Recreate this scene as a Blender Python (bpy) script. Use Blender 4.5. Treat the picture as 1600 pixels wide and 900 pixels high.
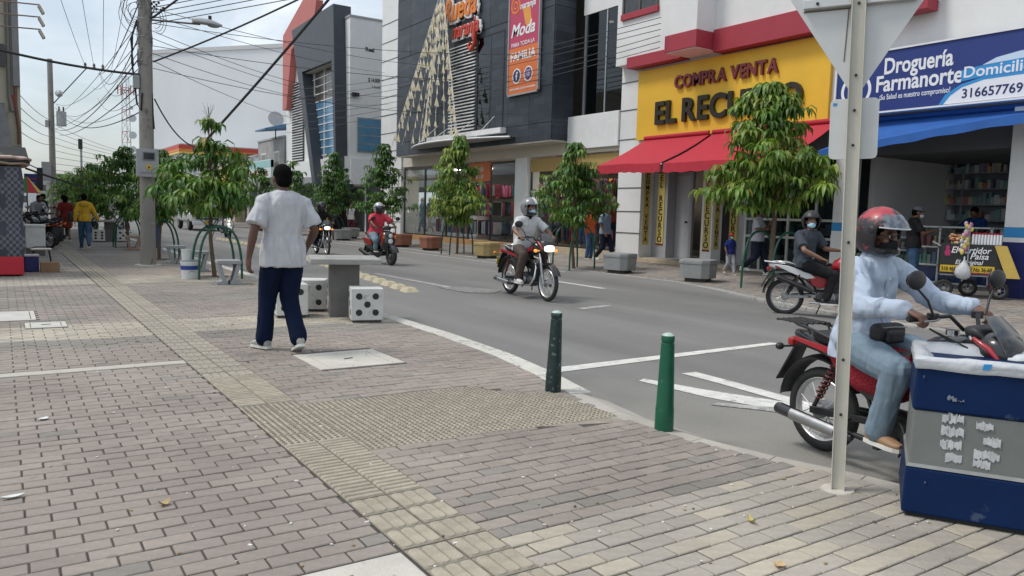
import bpy, bmesh, math, random
from mathutils import Vector, Matrix, Euler, noise as mnoise
R = math.radians
sc = bpy.context.scene
for _o in list(bpy.data.objects): bpy.data.objects.remove(_o)
COL = sc.collection

# ------------------------------------------------------------------ camera
PSI, PITCH, ROLL, CAM_H = 0.58413, 0.09521, 0.028, 1.45
def _cam():
    cd = bpy.data.cameras.new('camera'); co = bpy.data.objects.new('camera', cd); COL.objects.link(co)
    f = Vector((math.sin(PSI)*math.cos(PITCH), math.cos(PSI)*math.cos(PITCH), -math.sin(PITCH)))
    s = Vector((math.cos(PSI), -math.sin(PSI), 0)); u = s.cross(f)
    s2 = s*math.cos(ROLL)+u*math.sin(ROLL); u2 = -s*math.sin(ROLL)+u*math.cos(ROLL)
    m = Matrix(((s2.x,u2.x,-f.x,0),(s2.y,u2.y,-f.y,0),(s2.z,u2.z,-f.z,CAM_H),(0,0,0,1)))
    co.matrix_world = m
    cd.sensor_width = 36; cd.lens = 1210/1600*36; cd.clip_end = 3000; cd.clip_start = .05
    sc.camera = co
_cam()

# ------------------------------------------------------------------ sky, sun, exposure
SUN_EL, SUN_AZ = 58, 300          # compass degrees, from north (+Y) clockwise
w = bpy.data.worlds.new('World'); sc.world = w; w.use_nodes = True
nt = w.node_tree; N = nt.nodes; L = nt.links
bg = N['Background']; bg.inputs[1].default_value = 0.088
sky = N.new('ShaderNodeTexSky'); sky.sky_type = 'NISHITA'; sky.sun_disc = False
sky.sun_elevation = R(SUN_EL); sky.sun_rotation = R(SUN_AZ); sky.dust_density = 2.0; sky.air_density = 1.2
tc = N.new('ShaderNodeTexCoord'); mp = N.new('ShaderNodeMapping'); mp.inputs['Scale'].default_value = (1.0, 1.0, 2.6)
n1 = N.new('ShaderNodeTexNoise'); n1.inputs['Scale'].default_value = 2.3; n1.inputs['Detail'].default_value = 7; n1.inputs['Roughness'].default_value = .55
n1.inputs['Distortion'].default_value = .4
cr = N.new('ShaderNodeValToRGB'); cr.color_ramp.elements[0].position = .40; cr.color_ramp.elements[1].position = .58
cr.color_ramp.elements[0].color = (.36,.36,.36,1); cr.color_ramp.elements[1].color = (.97,.97,.97,1)
cc = N.new('ShaderNodeValToRGB'); cc.color_ramp.elements[0].position = .3; cc.color_ramp.elements[1].position = .7
cc.color_ramp.elements[0].color = (6.9,7.8,8.7,1); cc.color_ramp.elements[1].color = (8.2,8.7,9.2,1)
mx = N.new('ShaderNodeMixRGB')
L.new(tc.outputs['Generated'], mp.inputs[0]); L.new(mp.outputs[0], n1.inputs['Vector'])
L.new(n1.outputs['Fac'], cr.inputs[0]); L.new(n1.outputs['Fac'], cc.inputs[0])
L.new(cr.outputs[0], mx.inputs[0]); L.new(sky.outputs[0], mx.inputs[1]); L.new(cc.outputs[0], mx.inputs[2])
L.new(mx.outputs[0], bg.inputs[0])
sd = bpy.data.lights.new('sun', 'SUN'); sd.energy = 1.5; sd.angle = R(14); sd.color = (1, .96, .9)
so = bpy.data.objects.new('sun', sd); COL.objects.link(so); so.location = (0, 0, 60)
_d = Vector((math.sin(R(SUN_AZ))*math.cos(R(SUN_EL)), math.cos(R(SUN_AZ))*math.cos(R(SUN_EL)), math.sin(R(SUN_EL))))
so.rotation_euler = _d.to_track_quat('Z', 'Y').to_euler()
sc.view_settings.view_transform = 'Standard'; sc.view_settings.look = 'None'
sc.view_settings.exposure = 0.46; sc.view_settings.gamma = 1

# ------------------------------------------------------------------ helpers
def gz(X, Y=0):                       # street cross-section
    if X < 4.4: return 0.
    if X < 8: return -.10+.10*(X-4.4)/3.6
    if X < 10.5: return -.03*(X-8)/2.5
    if X < 12.75: return -.03-.08*(X-10.5)/2.25
    return .02+.025*(X-12.8)
def fz(X): return .02+.025*(X-12.8)   # far pavement

_M = {}
def mat(key, col, rough=.6, metal=0., var=.12, scale=6., bump=0., bscale=60., coat=0., emit=0., alpha=1., attr=None, wear=None, stretch=None, objrand=0., spec=.5, weave=None, fold=0., fscale=10.):
    """Principled material with grime-scale colour variation; wear=(colour, amount, scale) adds chips of another colour."""
    if key in _M: return _M[key]
    m = bpy.data.materials.new(key); m.use_nodes = True; t = m.node_tree; n = t.nodes; l = t.links
    b = n['Principled BSDF']
    b.inputs['Roughness'].default_value = rough; b.inputs['Metallic'].default_value = metal
    b.inputs['Coat Weight'].default_value = coat; b.inputs['Coat Roughness'].default_value = .08
    b.inputs['Specular IOR Level'].default_value = spec
    tcn = n.new('ShaderNodeTexCoord'); vec = tcn.outputs['Object']
    if stretch:
        mpn = n.new('ShaderNodeMapping'); mpn.inputs['Scale'].default_value = stretch; l.new(vec, mpn.inputs[0]); vec = mpn.outputs[0]
    a = n.new('ShaderNodeTexNoise'); a.inputs['Scale'].default_value = scale; a.inputs['Detail'].default_value = 6; a.inputs['Roughness'].default_value = .62
    l.new(vec, a.inputs['Vector'])
    mr = n.new('ShaderNodeMapRange'); mr.inputs[1].default_value = .25; mr.inputs[2].default_value = .75
    mr.inputs[3].default_value = 1-var; mr.inputs[4].default_value = 1+var; l.new(a.outputs['Fac'], mr.inputs[0])
    base = n.new('ShaderNodeMixRGB'); base.blend_type = 'MULTIPLY'; base.inputs[0].default_value = 1
    if attr:
        at = n.new('ShaderNodeAttribute'); at.attribute_name = attr; l.new(at.outputs['Color'], base.inputs[1])
    else: base.inputs[1].default_value = (*col, 1)
    l.new(mr.outputs[0], base.inputs[2]); out = base.outputs[0]
    if objrand:
        oi = n.new('ShaderNodeObjectInfo'); m2 = n.new('ShaderNodeMapRange'); m2.inputs[3].default_value = 1-objrand; m2.inputs[4].default_value = 1+objrand
        l.new(oi.outputs['Random'], m2.inputs[0]); x2 = n.new('ShaderNodeMixRGB'); x2.blend_type = 'MULTIPLY'; x2.inputs[0].default_value = 1
        l.new(out, x2.inputs[1]); l.new(m2.outputs[0], x2.inputs[2]); out = x2.outputs[0]
    if wear:
        wc, wa, ws = wear
        wn = n.new('ShaderNodeTexNoise'); wn.inputs['Scale'].default_value = ws; wn.inputs['Detail'].default_value = 8; wn.inputs['Roughness'].default_value = .7
        l.new(vec, wn.inputs['Vector'])
        wr = n.new('ShaderNodeMapRange'); wr.inputs[1].default_value = .72-wa; wr.inputs[2].default_value = .78-wa; l.new(wn.outputs['Fac'], wr.inputs[0])
        wm = n.new('ShaderNodeMixRGB'); l.new(wr.outputs[0], wm.inputs[0]); l.new(out, wm.inputs[1]); wm.inputs[2].default_value = (*wc, 1); out = wm.outputs[0]
    if weave: out = weave(n, l, tcn, out)
    l.new(out, b.inputs['Base Color'])
    rr = n.new('ShaderNodeMapRange'); rr.inputs[3].default_value = max(.03, rough-.12*min(1, rough*2)); rr.inputs[4].default_value = min(1, rough+.12)
    l.new(a.outputs['Fac'], rr.inputs[0]); l.new(rr.outputs[0], b.inputs['Roughness'])
    if bump:
        c = n.new('ShaderNodeTexNoise'); c.inputs['Scale'].default_value = bscale; c.inputs['Detail'].default_value = 4; l.new(vec, c.inputs['Vector'])
        bp = n.new('ShaderNodeBump'); bp.inputs['Strength'].default_value = bump; bp.inputs['Distance'].default_value = .02
        l.new(c.outputs['Fac'], bp.inputs['Height']); l.new(bp.outputs[0], b.inputs['Normal'])
        if fold:
            fm_ = n.new('ShaderNodeMapping'); fm_.inputs['Scale'].default_value = (1,1,.4); l.new(tcn.outputs['Object'], fm_.inputs[0])
            f1 = n.new('ShaderNodeTexNoise'); f1.inputs['Scale'].default_value = fscale; f1.inputs['Detail'].default_value = 1.2; f1.inputs['Roughness'].default_value = .45; f1.inputs['Distortion'].default_value = .8; l.new(fm_.outputs[0], f1.inputs['Vector'])
            b2 = n.new('ShaderNodeBump'); b2.inputs['Strength'].default_value = fold; b2.inputs['Distance'].default_value = .06; l.new(f1.outputs['Fac'], b2.inputs['Height']); l.new(b2.outputs[0], bp.inputs['Normal'])
    if emit: b.inputs['Emission Color'].default_value = (*col, 1); b.inputs['Emission Strength'].default_value = emit
    _M[key] = m; return m

def glass(key, tint=(.75, .8, .8), refl=.12, rough=.03):
    if key in _M: return _M[key]
    m = bpy.data.materials.new(key); m.use_nodes = True; t = m.node_tree; n = t.nodes; l = t.links
    n.remove(n['Principled BSDF']); o = n['Material Output']
    tr = n.new('ShaderNodeBsdfTransparent'); tr.inputs[0].default_value = (*tint, 1)
    gl = n.new('ShaderNodeBsdfGlossy'); gl.inputs['Roughness'].default_value = rough; gl.inputs[0].default_value = (.9, .95, 1, 1)
    fr = n.new('ShaderNodeLayerWeight'); fr.inputs[0].default_value = .5; pw = n.new('ShaderNodeMath'); pw.operation = 'POWER'; pw.inputs[1].default_value = 4.5; l.new(fr.outputs['Facing'], pw.inputs[0])
    ad = n.new('ShaderNodeMath'); ad.operation = 'MULTIPLY_ADD'; ad.inputs[1].default_value = .8; ad.inputs[2].default_value = refl*.6; ad.use_clamp = True
    ms = n.new('ShaderNodeMixShader'); l.new(pw.outputs[0], ad.inputs[0]); l.new(ad.outputs[0], ms.inputs[0])
    l.new(tr.outputs[0], ms.inputs[1]); l.new(gl.outputs[0], ms.inputs[2]); l.new(ms.outputs[0], o.inputs[0])
    _M[key] = m; return m

def frame_of(d):
    d = Vector(d).normalized(); a = Vector((0, 0, 1)) if abs(d.z) < .9 else Vector((1, 0, 0))
    x = a.cross(d).normalized(); return x, d.cross(x), d

class MB:
    """collects shapes; build() links them as ONE mesh object"""
    def __init__(s): s.v = []; s.f = []; s.c = []; s.col = (1, 1, 1)
    def add(s, vs, fs, m=None):
        k = len(s.v)
        s.v += [tuple(m @ Vector(p)) if m is not None else tuple(p) for p in vs]
        s.f += [tuple(i+k for i in f) for f in fs]; s.c += [s.col]*len(fs); return s
    def box(s, c, d, rz=0., m=None, bot=True):
        x, y, z = d[0]/2, d[1]/2, d[2]/2
        vs = [(-x,-y,-z),(x,-y,-z),(x,y,-z),(-x,y,-z),(-x,-y,z),(x,-y,z),(x,y,z),(-x,y,z)]
        fs = [(4,5,6,7),(0,1,5,4),(1,2,6,5),(2,3,7,6),(3,0,4,7)]+([(3,2,1,0)] if bot else [])
        mm = Matrix.Translation(c) @ Matrix.Rotation(rz, 4, 'Z')
        return s.add(vs, fs, m @ mm if m is not None else mm)
    def span(s, a, b): return s.box([(a[i]+b[i])/2 for i in range(3)], [abs(b[i]-a[i]) for i in range(3)])
    def hexa(s, p): return s.add(p, [(3,2,1,0),(4,5,6,7),(0,1,5,4),(1,2,6,5),(2,3,7,6),(3,0,4,7)])
    def beam(s, p0, p1, w, h):
        x, y, d = frame_of(Vector(p1)-Vector(p0)); p0 = Vector(p0); p1 = Vector(p1)
        q = [(-1,-1),(1,-1),(1,1),(-1,1)]
        return s.hexa([p0+x*(a*w/2)+y*(b*h/2) for a, b in q]+[p1+x*(a*w/2)+y*(b*h/2) for a, b in q])
    def cyl(s, p0, p1, r0, r1=None, n=12, caps=True):
        return s.tube([p0, p1], [r0, r0 if r1 is None else r1], n, caps)
    def tube(s, pts, r, n=6, caps=True):
        pts = [Vector(p) for p in pts]; k = len(pts); r = r if isinstance(r, (list, tuple)) else [r]*k
        vs = []; px = None
        for i, p in enumerate(pts):
            d = (pts[min(i+1, k-1)]-pts[max(i-1, 0)])
            d = d.normalized() if d.length > 1e-9 else Vector((0, 0, 1))
            if px is None: x, y, _ = frame_of(d)
            else:
                x = px-d*px.dot(d); x = x.normalized() if x.length > 1e-6 else frame_of(d)[0]; y = d.cross(x)
            px = x
            for j in range(n):
                a = 2*math.pi*j/n; vs.append(p+x*(r[i]*math.cos(a))+y*(r[i]*math.sin(a)))
        fs = [(i*n+j, i*n+(j+1) % n, (i+1)*n+(j+1) % n, (i+1)*n+j) for i in range(k-1) for j in range(n)]
        if caps: fs += [tuple(range(n-1, -1, -1)), tuple(range((k-1)*n, k*n))]
        return s.add(vs, fs)
    def lathe(s, prof, n=16, m=None):
        vs = [(r*math.cos(2*math.pi*j/n), r*math.sin(2*math.pi*j/n), z) for r, z in prof for j in range(n)]; k = len(prof)
        fs = [(i*n+j, i*n+(j+1) % n, (i+1)*n+(j+1) % n, (i+1)*n+j) for i in range(k-1) for j in range(n)]
        fs += [tuple(range(n-1, -1, -1)), tuple(range((k-1)*n, k*n))]
        return s.add(vs, fs, m)
    def prism(s, poly, h0, h1, m=None):
        """poly in local xy, extruded from z=h0 to h1"""
        k = len(poly); vs = [(x, y, h0) for x, y in poly]+[(x, y, h1) for x, y in poly]
        fs = [tuple(range(k-1, -1, -1)), tuple(range(k, 2*k))]+[(i, (i+1) % k, (i+1) % k+k, i+k) for i in range(k)]
        return s.add(vs, fs, m)
    def side(s, poly, x0, x1):      # poly in (y,z), extruded along x
        return s.prism(poly, x0, x1, Matrix(((0,0,1,0),(1,0,0,0),(0,1,0,0),(0,0,0,1))))
    def lat(s, poly, y0, y1):       # poly in (x,z), extruded along y
        return s.prism(poly, -y1, -y0, Matrix(((1,0,0,0),(0,0,-1,0),(0,1,0,0),(0,0,0,1))))
    def ell(s, c, r, n=14, k=9, m=None):
        vs = [(0, 0, -r[2])]; fs = []
        for i in range(1, k):
            a = -math.pi/2+math.pi*i/k
            vs += [(r[0]*math.cos(a)*math.cos(2*math.pi*j/n), r[1]*math.cos(a)*math.sin(2*math.pi*j/n), r[2]*math.sin(a)) for j in range(n)]
        vs.append((0, 0, r[2])); t = len(vs)-1
        fs += [(0, 1+(j+1) % n, 1+j) for j in range(n)]
        for i in range(k-2): fs += [(1+i*n+j, 1+i*n+(j+1) % n, 1+(i+1)*n+(j+1) % n, 1+(i+1)*n+j) for j in range(n)]
        fs += [(t, 1+(k-2)*n+j, 1+(k-2)*n+(j+1) % n) for j in range(n)]
        mm = Matrix.Translation(c); return s.add(vs, fs, mm @ m if m is not None else mm)
    def torus(s, c, R0, r, n=32, k=10, axis='y', ry=None, arc=(0, 1)):
        full = arc == (0, 1); vs = []; cnt = n if full else n+1
        for i in range(cnt):
            a = 2*math.pi*(arc[0]+(arc[1]-arc[0])*i/n)
            for j in range(k):
                b = 2*math.pi*j/k; q = R0+r*math.cos(b); h = (ry or r)*math.sin(b)
                vs.append((q*math.cos(a), h, q*math.sin(a)) if axis == 'y' else (q*math.cos(a), q*math.sin(a), h) if axis == 'z' else (h, q*math.cos(a), q*math.sin(a)))
        fs = [(i*k+j, ((i+1) % cnt)*k+j, ((i+1) % cnt)*k+(j+1) % k, i*k+(j+1) % k) for i in range(n) for j in range(k)]
        return s.add(vs, fs, Matrix.Translation(c))
    def loft(s, rings, caps=True):
        """rings: lists of equally many points"""
        n = len(rings[0]); vs = [p for r in rings for p in r]; k = len(rings)
        fs = [(i*n+j, i*n+(j+1) % n, (i+1)*n+(j+1) % n, (i+1)*n+j) for i in range(k-1) for j in range(n)]
        if caps: fs += [tuple(range(n-1, -1, -1)), tuple(range((k-1)*n, k*n))]
        return s.add(vs, fs)
    def quad(s, a, b, c, d): return s.add([a, b, c, d], [(0, 1, 2, 3)])
    def mesh(s, name, smooth=None, attr=None):
        me = bpy.data.meshes.new(name); me.from_pydata(s.v, [], s.f); me.validate()
        if attr and len(me.polygons) == len(s.c):
            a = me.attributes.new(attr, 'FLOAT_COLOR', 'FACE'); a.data.foreach_set('color', [x for c in s.c for x in (*c, 1)])
        bm = bmesh.new(); bm.from_mesh(me)
        bmesh.ops.recalc_face_normals(bm, faces=bm.faces); bm.to_mesh(me); bm.free()
        if smooth:
            me.polygons.foreach_set('use_smooth', [True]*len(me.polygons)); me.set_sharp_from_angle(angle=R(smooth))
        return me
    def build(s, name, m, parent=None, smooth=None, bevel=0, seg=2, loc=None, attr=None, **props):
        me = s.mesh(name, smooth, attr); me.materials.append(m)
        return link(name, me, parent, bevel, seg, loc, **props)
def link(name, me, parent=None, bevel=0, seg=2, loc=None, **props):
    o = bpy.data.objects.new(name, me); COL.objects.link(o)
    if parent is not None: o.parent = parent
    if loc is not None: o.location = loc
    if bevel:
        b = o.modifiers.new('bevel', 'BEVEL'); b.width = bevel; b.segments = seg; b.limit_method = 'ANGLE'; b.angle_limit = R(40); b.harden_normals = False
    for k, v in props.items(): o[k] = v
    return o
def thing(name, label, cat, loc=(0, 0, 0), rz=0., group=None):
    o = bpy.data.objects.new(name, None); COL.objects.link(o); o.location = loc; o.rotation_euler = (0, 0, rz); o.empty_display_size = .1
    o['label'] = label; o['category'] = cat
    if group: o['group'] = group
    return o
def kids(o): return [c for c in bpy.data.objects if c.parent == o]
def dup(o, loc=None, rz=None, label=None, parent=None):
    c = o.copy(); COL.objects.link(c)
    if loc is not None: c.location = loc
    if rz is not None: c.rotation_euler = (0, 0, rz)
    if label: c['label'] = label
    if parent is not None: c.parent = parent
    for k in kids(o): dup(k, parent=c)
    return c
def text_mesh(txt, size, depth=.0, bold=0., shear=0., align='LEFT', spacing=1., res=3):
    cu = bpy.data.curves.new('lettering', 'FONT'); cu.body = txt; cu.size = size; cu.extrude = depth; cu.offset = bold*size; cu.shear = shear
    cu.align_x = align; cu.space_character = spacing; cu.resolution_u = res
    o = bpy.data.objects.new('lettering', cu); COL.objects.link(o)
    me = bpy.data.meshes.new_from_object(o.evaluated_get(bpy.context.evaluated_depsgraph_get()))
    bpy.data.objects.remove(o); bpy.data.curves.remove(cu); return me
def text(txt, size, m, parent, origin, right, up, depth=.004, name='lettering', width=None, **kw):
    """lettering standing at origin, running along right, its top along up"""
    me = text_mesh(txt, size, depth, **kw)
    if width:
        xs = [v.co.x for v in me.vertices]; k = width/max(1e-6, max(xs)-min(xs)); x0 = min(xs)
        for v in me.vertices: v.co.x = (v.co.x-x0)*k
    r = Vector(right).normalized(); u = Vector(up).normalized(); nn = r.cross(u)
    me.transform(Matrix(((r.x,u.x,nn.x,origin[0]),(r.y,u.y,nn.y,origin[1]),(r.z,u.z,nn.z,origin[2]),(0,0,0,1))))
    me.materials.clear(); me.materials.append(m); return link(name, me, parent)
rnd = random.Random(7)

# ------------------------------------------------------------------ common materials
concrete = mat('concrete', (.33,.32,.30), .85, var=.2, scale=4, bump=.25, bscale=90)
concrete_d = mat('concrete_dark', (.22,.215,.20), .88, var=.22, scale=5, bump=.25, bscale=80)
white_wall = mat('white_wall', (.74,.74,.73), .8, var=.07, scale=1.2, bump=.05, bscale=30)
black_plastic = mat('black_plastic', (.016,.016,.018), .42, var=.2, scale=20)
black_rubber = mat('black_rubber', (.022,.022,.022), .8, var=.25, scale=30)
black_metal = mat('black_metal', (.025,.025,.027), .4, .3, var=.2, scale=25)
chrome = mat('chrome', (.72,.72,.72), .16, 1., var=.1, scale=15)
alloy = mat('alloy', (.36,.36,.36), .4, .9, var=.2, scale=20)
engine_grey = mat('engine_grey', (.11,.11,.115), .45, .7, var=.3, scale=25)
green_paint = mat('green_paint', (.008,.085,.05), .38, var=.2, scale=12, wear=((.22,.3,.27), .06, 22))
# ================================================================== GROUND
soil = mat('soil', (.09,.08,.07), .95, var=.2, scale=1)
MB().add([(-400,-300,-.4),(500,-300,-.4),(500,900,-.4),(-400,900,-.4)], [(0,1,2,3)]).build('ground', soil, kind='structure')

def asphalt_mat():
    m = mat('asphalt', (.185,.18,.172), .82, var=.1, scale=.45, bump=.5, bscale=140)
    t = m.node_tree; n = t.nodes; l = t.links; b = n['Principled BSDF']
    src = b.inputs['Base Color'].links[0].from_socket
    tcn = n.new('ShaderNodeTexCoord')
    v = n.new('ShaderNodeTexNoise'); v.inputs['Scale'].default_value = 170; l.new(tcn.outputs['Object'], v.inputs['Vector'])
    mr = n.new('ShaderNodeMapRange'); mr.inputs[1].default_value = .3; mr.inputs[2].default_value = .7; mr.inputs[3].default_value = .72; mr.inputs[4].default_value = 1.28; l.new(v.outputs['Fac'], mr.inputs[0])
    x = n.new('ShaderNodeMixRGB'); x.blend_type = 'MULTIPLY'; x.inputs[0].default_value = 1; l.new(src, x.inputs[1]); l.new(mr.outputs[0], x.inputs[2])
    # worn wheel tracks and dust along the street
    mp_ = n.new('ShaderNodeMapping'); mp_.inputs['Scale'].default_value = (.9, .07, 1); l.new(tcn.outputs['Object'], mp_.inputs[0])
    s = n.new('ShaderNodeTexNoise'); s.inputs['Scale'].default_value = 1.1; s.inputs['Detail'].default_value = 5; l.new(mp_.outputs[0], s.inputs['Vector'])
    mr2 = n.new('ShaderNodeMapRange'); mr2.inputs[1].default_value = .35; mr2.inputs[2].default_value = .68; mr2.inputs[3].default_value = .86; mr2.inputs[4].default_value = 1.2; l.new(s.outputs['Fac'], mr2.inputs[0])
    y = n.new('ShaderNodeMixRGB'); y.blend_type = 'MULTIPLY'; y.inputs[0].default_value = 1; l.new(x.outputs[0], y.inputs[1]); l.new(mr2.outputs[0], y.inputs[2])
    # dark oil spots
    o = n.new('ShaderNodeTexVoronoi'); o.inputs['Scale'].default_value = 1.3; o.inputs['Randomness'].default_value = 1; l.new(tcn.outputs['Object'], o.inputs['Vector'])
    mr3 = n.new('ShaderNodeMapRange'); mr3.inputs[1].default_value = .02; mr3.inputs[2].default_value = .09; mr3.inputs[3].default_value = .55; mr3.inputs[4].default_value = 1; l.new(o.outputs['Distance'], mr3.inputs[0])
    z = n.new('ShaderNodeMixRGB'); z.blend_type = 'MULTIPLY'; z.inputs[0].default_value = .22; l.new(y.outputs[0], z.inputs[1]); l.new(mr3.outputs[0], z.inputs[2])
    # pale dust washed over the corner by the ramp
    g_ = n.new('ShaderNodeNewGeometry'); di = n.new('ShaderNodeVectorMath'); di.operation = 'DISTANCE'; di.inputs[1].default_value = (3.9,3.2,-.1); l.new(g_.outputs['Position'], di.inputs[0])
    nn_ = n.new('ShaderNodeTexNoise'); nn_.inputs['Scale'].default_value = 1.6; nn_.inputs['Detail'].default_value = 6; l.new(g_.outputs['Position'], nn_.inputs['Vector'])
    ad = n.new('ShaderNodeMath'); ad.operation = 'MULTIPLY_ADD'; ad.inputs[1].default_value = 2.2; l.new(nn_.outputs['Fac'], ad.inputs[0]); l.new(di.outputs['Value'], ad.inputs[2])
    mr4 = n.new('ShaderNodeMapRange'); mr4.inputs[1].default_value = 1.6; mr4.inputs[2].default_value = 3.8; mr4.inputs[3].default_value = .75; mr4.inputs[4].default_value = 0; l.new(ad.outputs[0], mr4.inputs[0])
    du = n.new('ShaderNodeMixRGB'); du.inputs[2].default_value = (.30,.285,.25,1); l.new(mr4.outputs[0], du.inputs[0]); l.new(z.outputs[0], du.inputs[1])
    l.new(du.outputs[0], b.inputs['Base Color']); return m
mb = MB(); xs = [3.3, 4.4, 5.6, 8, 9.2, 10.5, 11.6, 12.75, 13.3]
zs = [-.13, -.10]+[gz(x) for x in xs[2:8]]+[-.12]
ys = [-25, 0, 10, 30, 60, 120, 420]
for j in range(len(ys)-1):
    for i in range(len(xs)-1):
        mb.quad((xs[i],ys[j],zs[i]),(xs[i+1],ys[j],zs[i+1]),(xs[i+1],ys[j+1],zs[i+1]),(xs[i],ys[j+1],zs[i]))
mb.build('road', asphalt_mat(), kind='structure')

# painted markings: thin sheets draped 4 mm above the asphalt
paint = mat('road_paint', (.62,.61,.57), .7, var=.18, scale=9, wear=((.36,.355,.34), .14, 7))
paint_worn = mat('road_paint_worn', (.44,.43,.41), .75, var=.2, scale=9, wear=((.25,.245,.235), .24, 9))
def marking(poly, m=None, name='road_marking', z=.005):
    bm = bmesh.new(); vs = [bm.verts.new((x, y, 0)) for x, y in poly]; bm.faces.new(vs)
    for k in range(1, 40):
        c = k*.45+3.6
        bmesh.ops.bisect_plane(bm, geom=bm.verts[:]+bm.edges[:]+bm.faces[:], plane_co=(c, 0, 0), plane_no=(1, 0, 0))
    for v in bm.verts: v.co.z = roadz(v.co.x)+z
    bmesh.ops.recalc_face_normals(bm, faces=bm.faces)
    me = bpy.data.meshes.new(name); bm.to_mesh(me); bm.free(); me.materials.append(m or paint)
    o = link(name, me); o['kind'] = 'structure'; return o
def roadz(x):
    for i in range(len(xs)-1):
        if xs[i] <= x <= xs[i+1]: return zs[i]+(zs[i+1]-zs[i])*(x-xs[i])/(xs[i+1]-xs[i])
    return zs[-1]
marking([(4.55,6.22),(7.7,5.98),(7.75,5.86),(4.5,6.02)])                      # stop line
# turn arrow: shaft towards the camera's right with two strokes that fork towards the kerb
marking([(4.98,5.32),(5.08,5.36),(5.24,4.75),(5.50,4.05),(5.62,3.45),(5.44,3.40),(5.22,3.95),(5.05,4.55)], paint)
marking([(5.55,5.33),(5.72,5.30),(5.70,4.75),(5.66,4.15),(5.62,3.46),(5.46,3.42),(5.50,4.3),(5.54,4.85)], paint, z=.0055)
marking([(5.50,3.62),(5.26,4.02),(4.98,4.36),(4.88,4.35),(5.10,4.02),(5.36,3.52)], paint_worn, z=.006)
marking([(7.2,16.8),(7.31,16.8),(7.42,12.5),(7.28,12.5)], paint_worn)
marking([(7.1,13.4),(7.6,13.2),(7.9,12.3),(7.55,12.0),(7.15,12.3)], mat('road_paint_faint', (.30,.295,.28), .8, var=.2, scale=5, wear=((.20,.195,.188), .3, 5)), z=.009)
marking([(10.32,15.0),(10.46,15.0),(10.42,12.2),(10.25,12.2)])
for y0 in (22, 28, 35): marking([(10.3,y0+3),(10.43,y0+3),(10.43,y0),(10.3,y0)], paint_worn)
marking([(12.2,60),(12.3,60),(12.3,16),(12.2,16)], paint_worn)
marking([(7.6,9.6),(8.3,9.7),(8.3,9.55),(7.6,9.45)], paint_worn)

# yellow rubber lane studs in a row, lumps with sloping sides
stud_m = mat('stud_yellow', (.47,.415,.28), .75, var=.25, scale=12, wear=((.26,.24,.2), .12, 14))
mb = MB()
for a, b, c, d, z in ((.15,.24,.15,.24,0),(.15,.24,.09,.12,.055)): mb.v += [(-a,-b,z),(a,-b,z),(a,b,z),(-a,b,z)]
mb.v = [(-.14,-.19,-.01),(.14,-.19,-.01),(.14,.19,-.01),(-.14,.19,-.01),(-.07,-.10,.075),(.07,-.10,.075),(.07,.10,.075),(-.07,.10,.075)]
mb.f = [(4,5,6,7),(0,1,5,4),(1,2,6,5),(2,3,7,6),(3,0,4,7)]
me_stud = mb.mesh('lane_stud'); me_stud.materials.append(stud_m)
for i in range(38):
    y = 13.1+i*.6; x = 6.36+(y-13.1)*.114; x = min(x, 7.95)
    o = link('lane_stud', me_stud, loc=(x, y, roadz(x)+.004))
    o.rotation_euler = (0, 0, -.07+rnd.uniform(-.06, .06)); o['category'] = 'lane divider'
    o['label'] = 'pale yellow worn rubber stud in the row dividing the asphalt lanes'; o['group'] = 'yellow lane studs along the road'
    if i == 0: o['label'] = 'nearest yellow lane stud, at the end of the row by the domino table'

# ------------------------------------------------------------------ near plaza of clay pavers
EDGE = [(4.42,420),(4.42,10.2),(4.40,8.2),(4.30,6.7),(4.12,5.6),(3.95,4.9),(3.84,4.3),(3.86,3.5),(3.98,3.0),(4.15,2.5),(4.27,1.9),(4.35,0),(4.35,-12)]
def edge_x(y):
    for (x0,y0),(x1,y1) in zip(EDGE, EDGE[1:]):
        if y1 <= y <= y0: return x0+(x1-x0)*(y-y0)/(y1-y0)
    return 4.35
joint = mat('joint_sand', (.085,.075,.065), .95, var=.25, scale=8, bump=.4, bscale=120)
PAVE_FAR = 25.0
poly = [(-4,-12)]+[(4.35,-12)]+[(x, y) for x, y in reversed(EDGE[1:-1])]+[(4.42,PAVE_FAR),(-4,PAVE_FAR)]
plaza = MB().prism(poly, -.2, -.008).build('plaza_pavement', joint, kind='structure')
TONES = {'mauve': [(.262,.225,.200),(.250,.216,.193),(.275,.238,.210),(.238,.207,.187),(.262,.228,.206),(.225,.195,.178)],
         'grey': [(.215,.197,.178),(.20,.185,.17),(.228,.209,.19),(.207,.19,.174)],
         'cream': [(.375,.335,.275),(.36,.325,.27),(.39,.35,.29),(.345,.31,.262),(.325,.295,.25)],
         'beige': [(.315,.286,.252),(.33,.30,.264),(.292,.268,.238),(.305,.28,.248)]}
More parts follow.
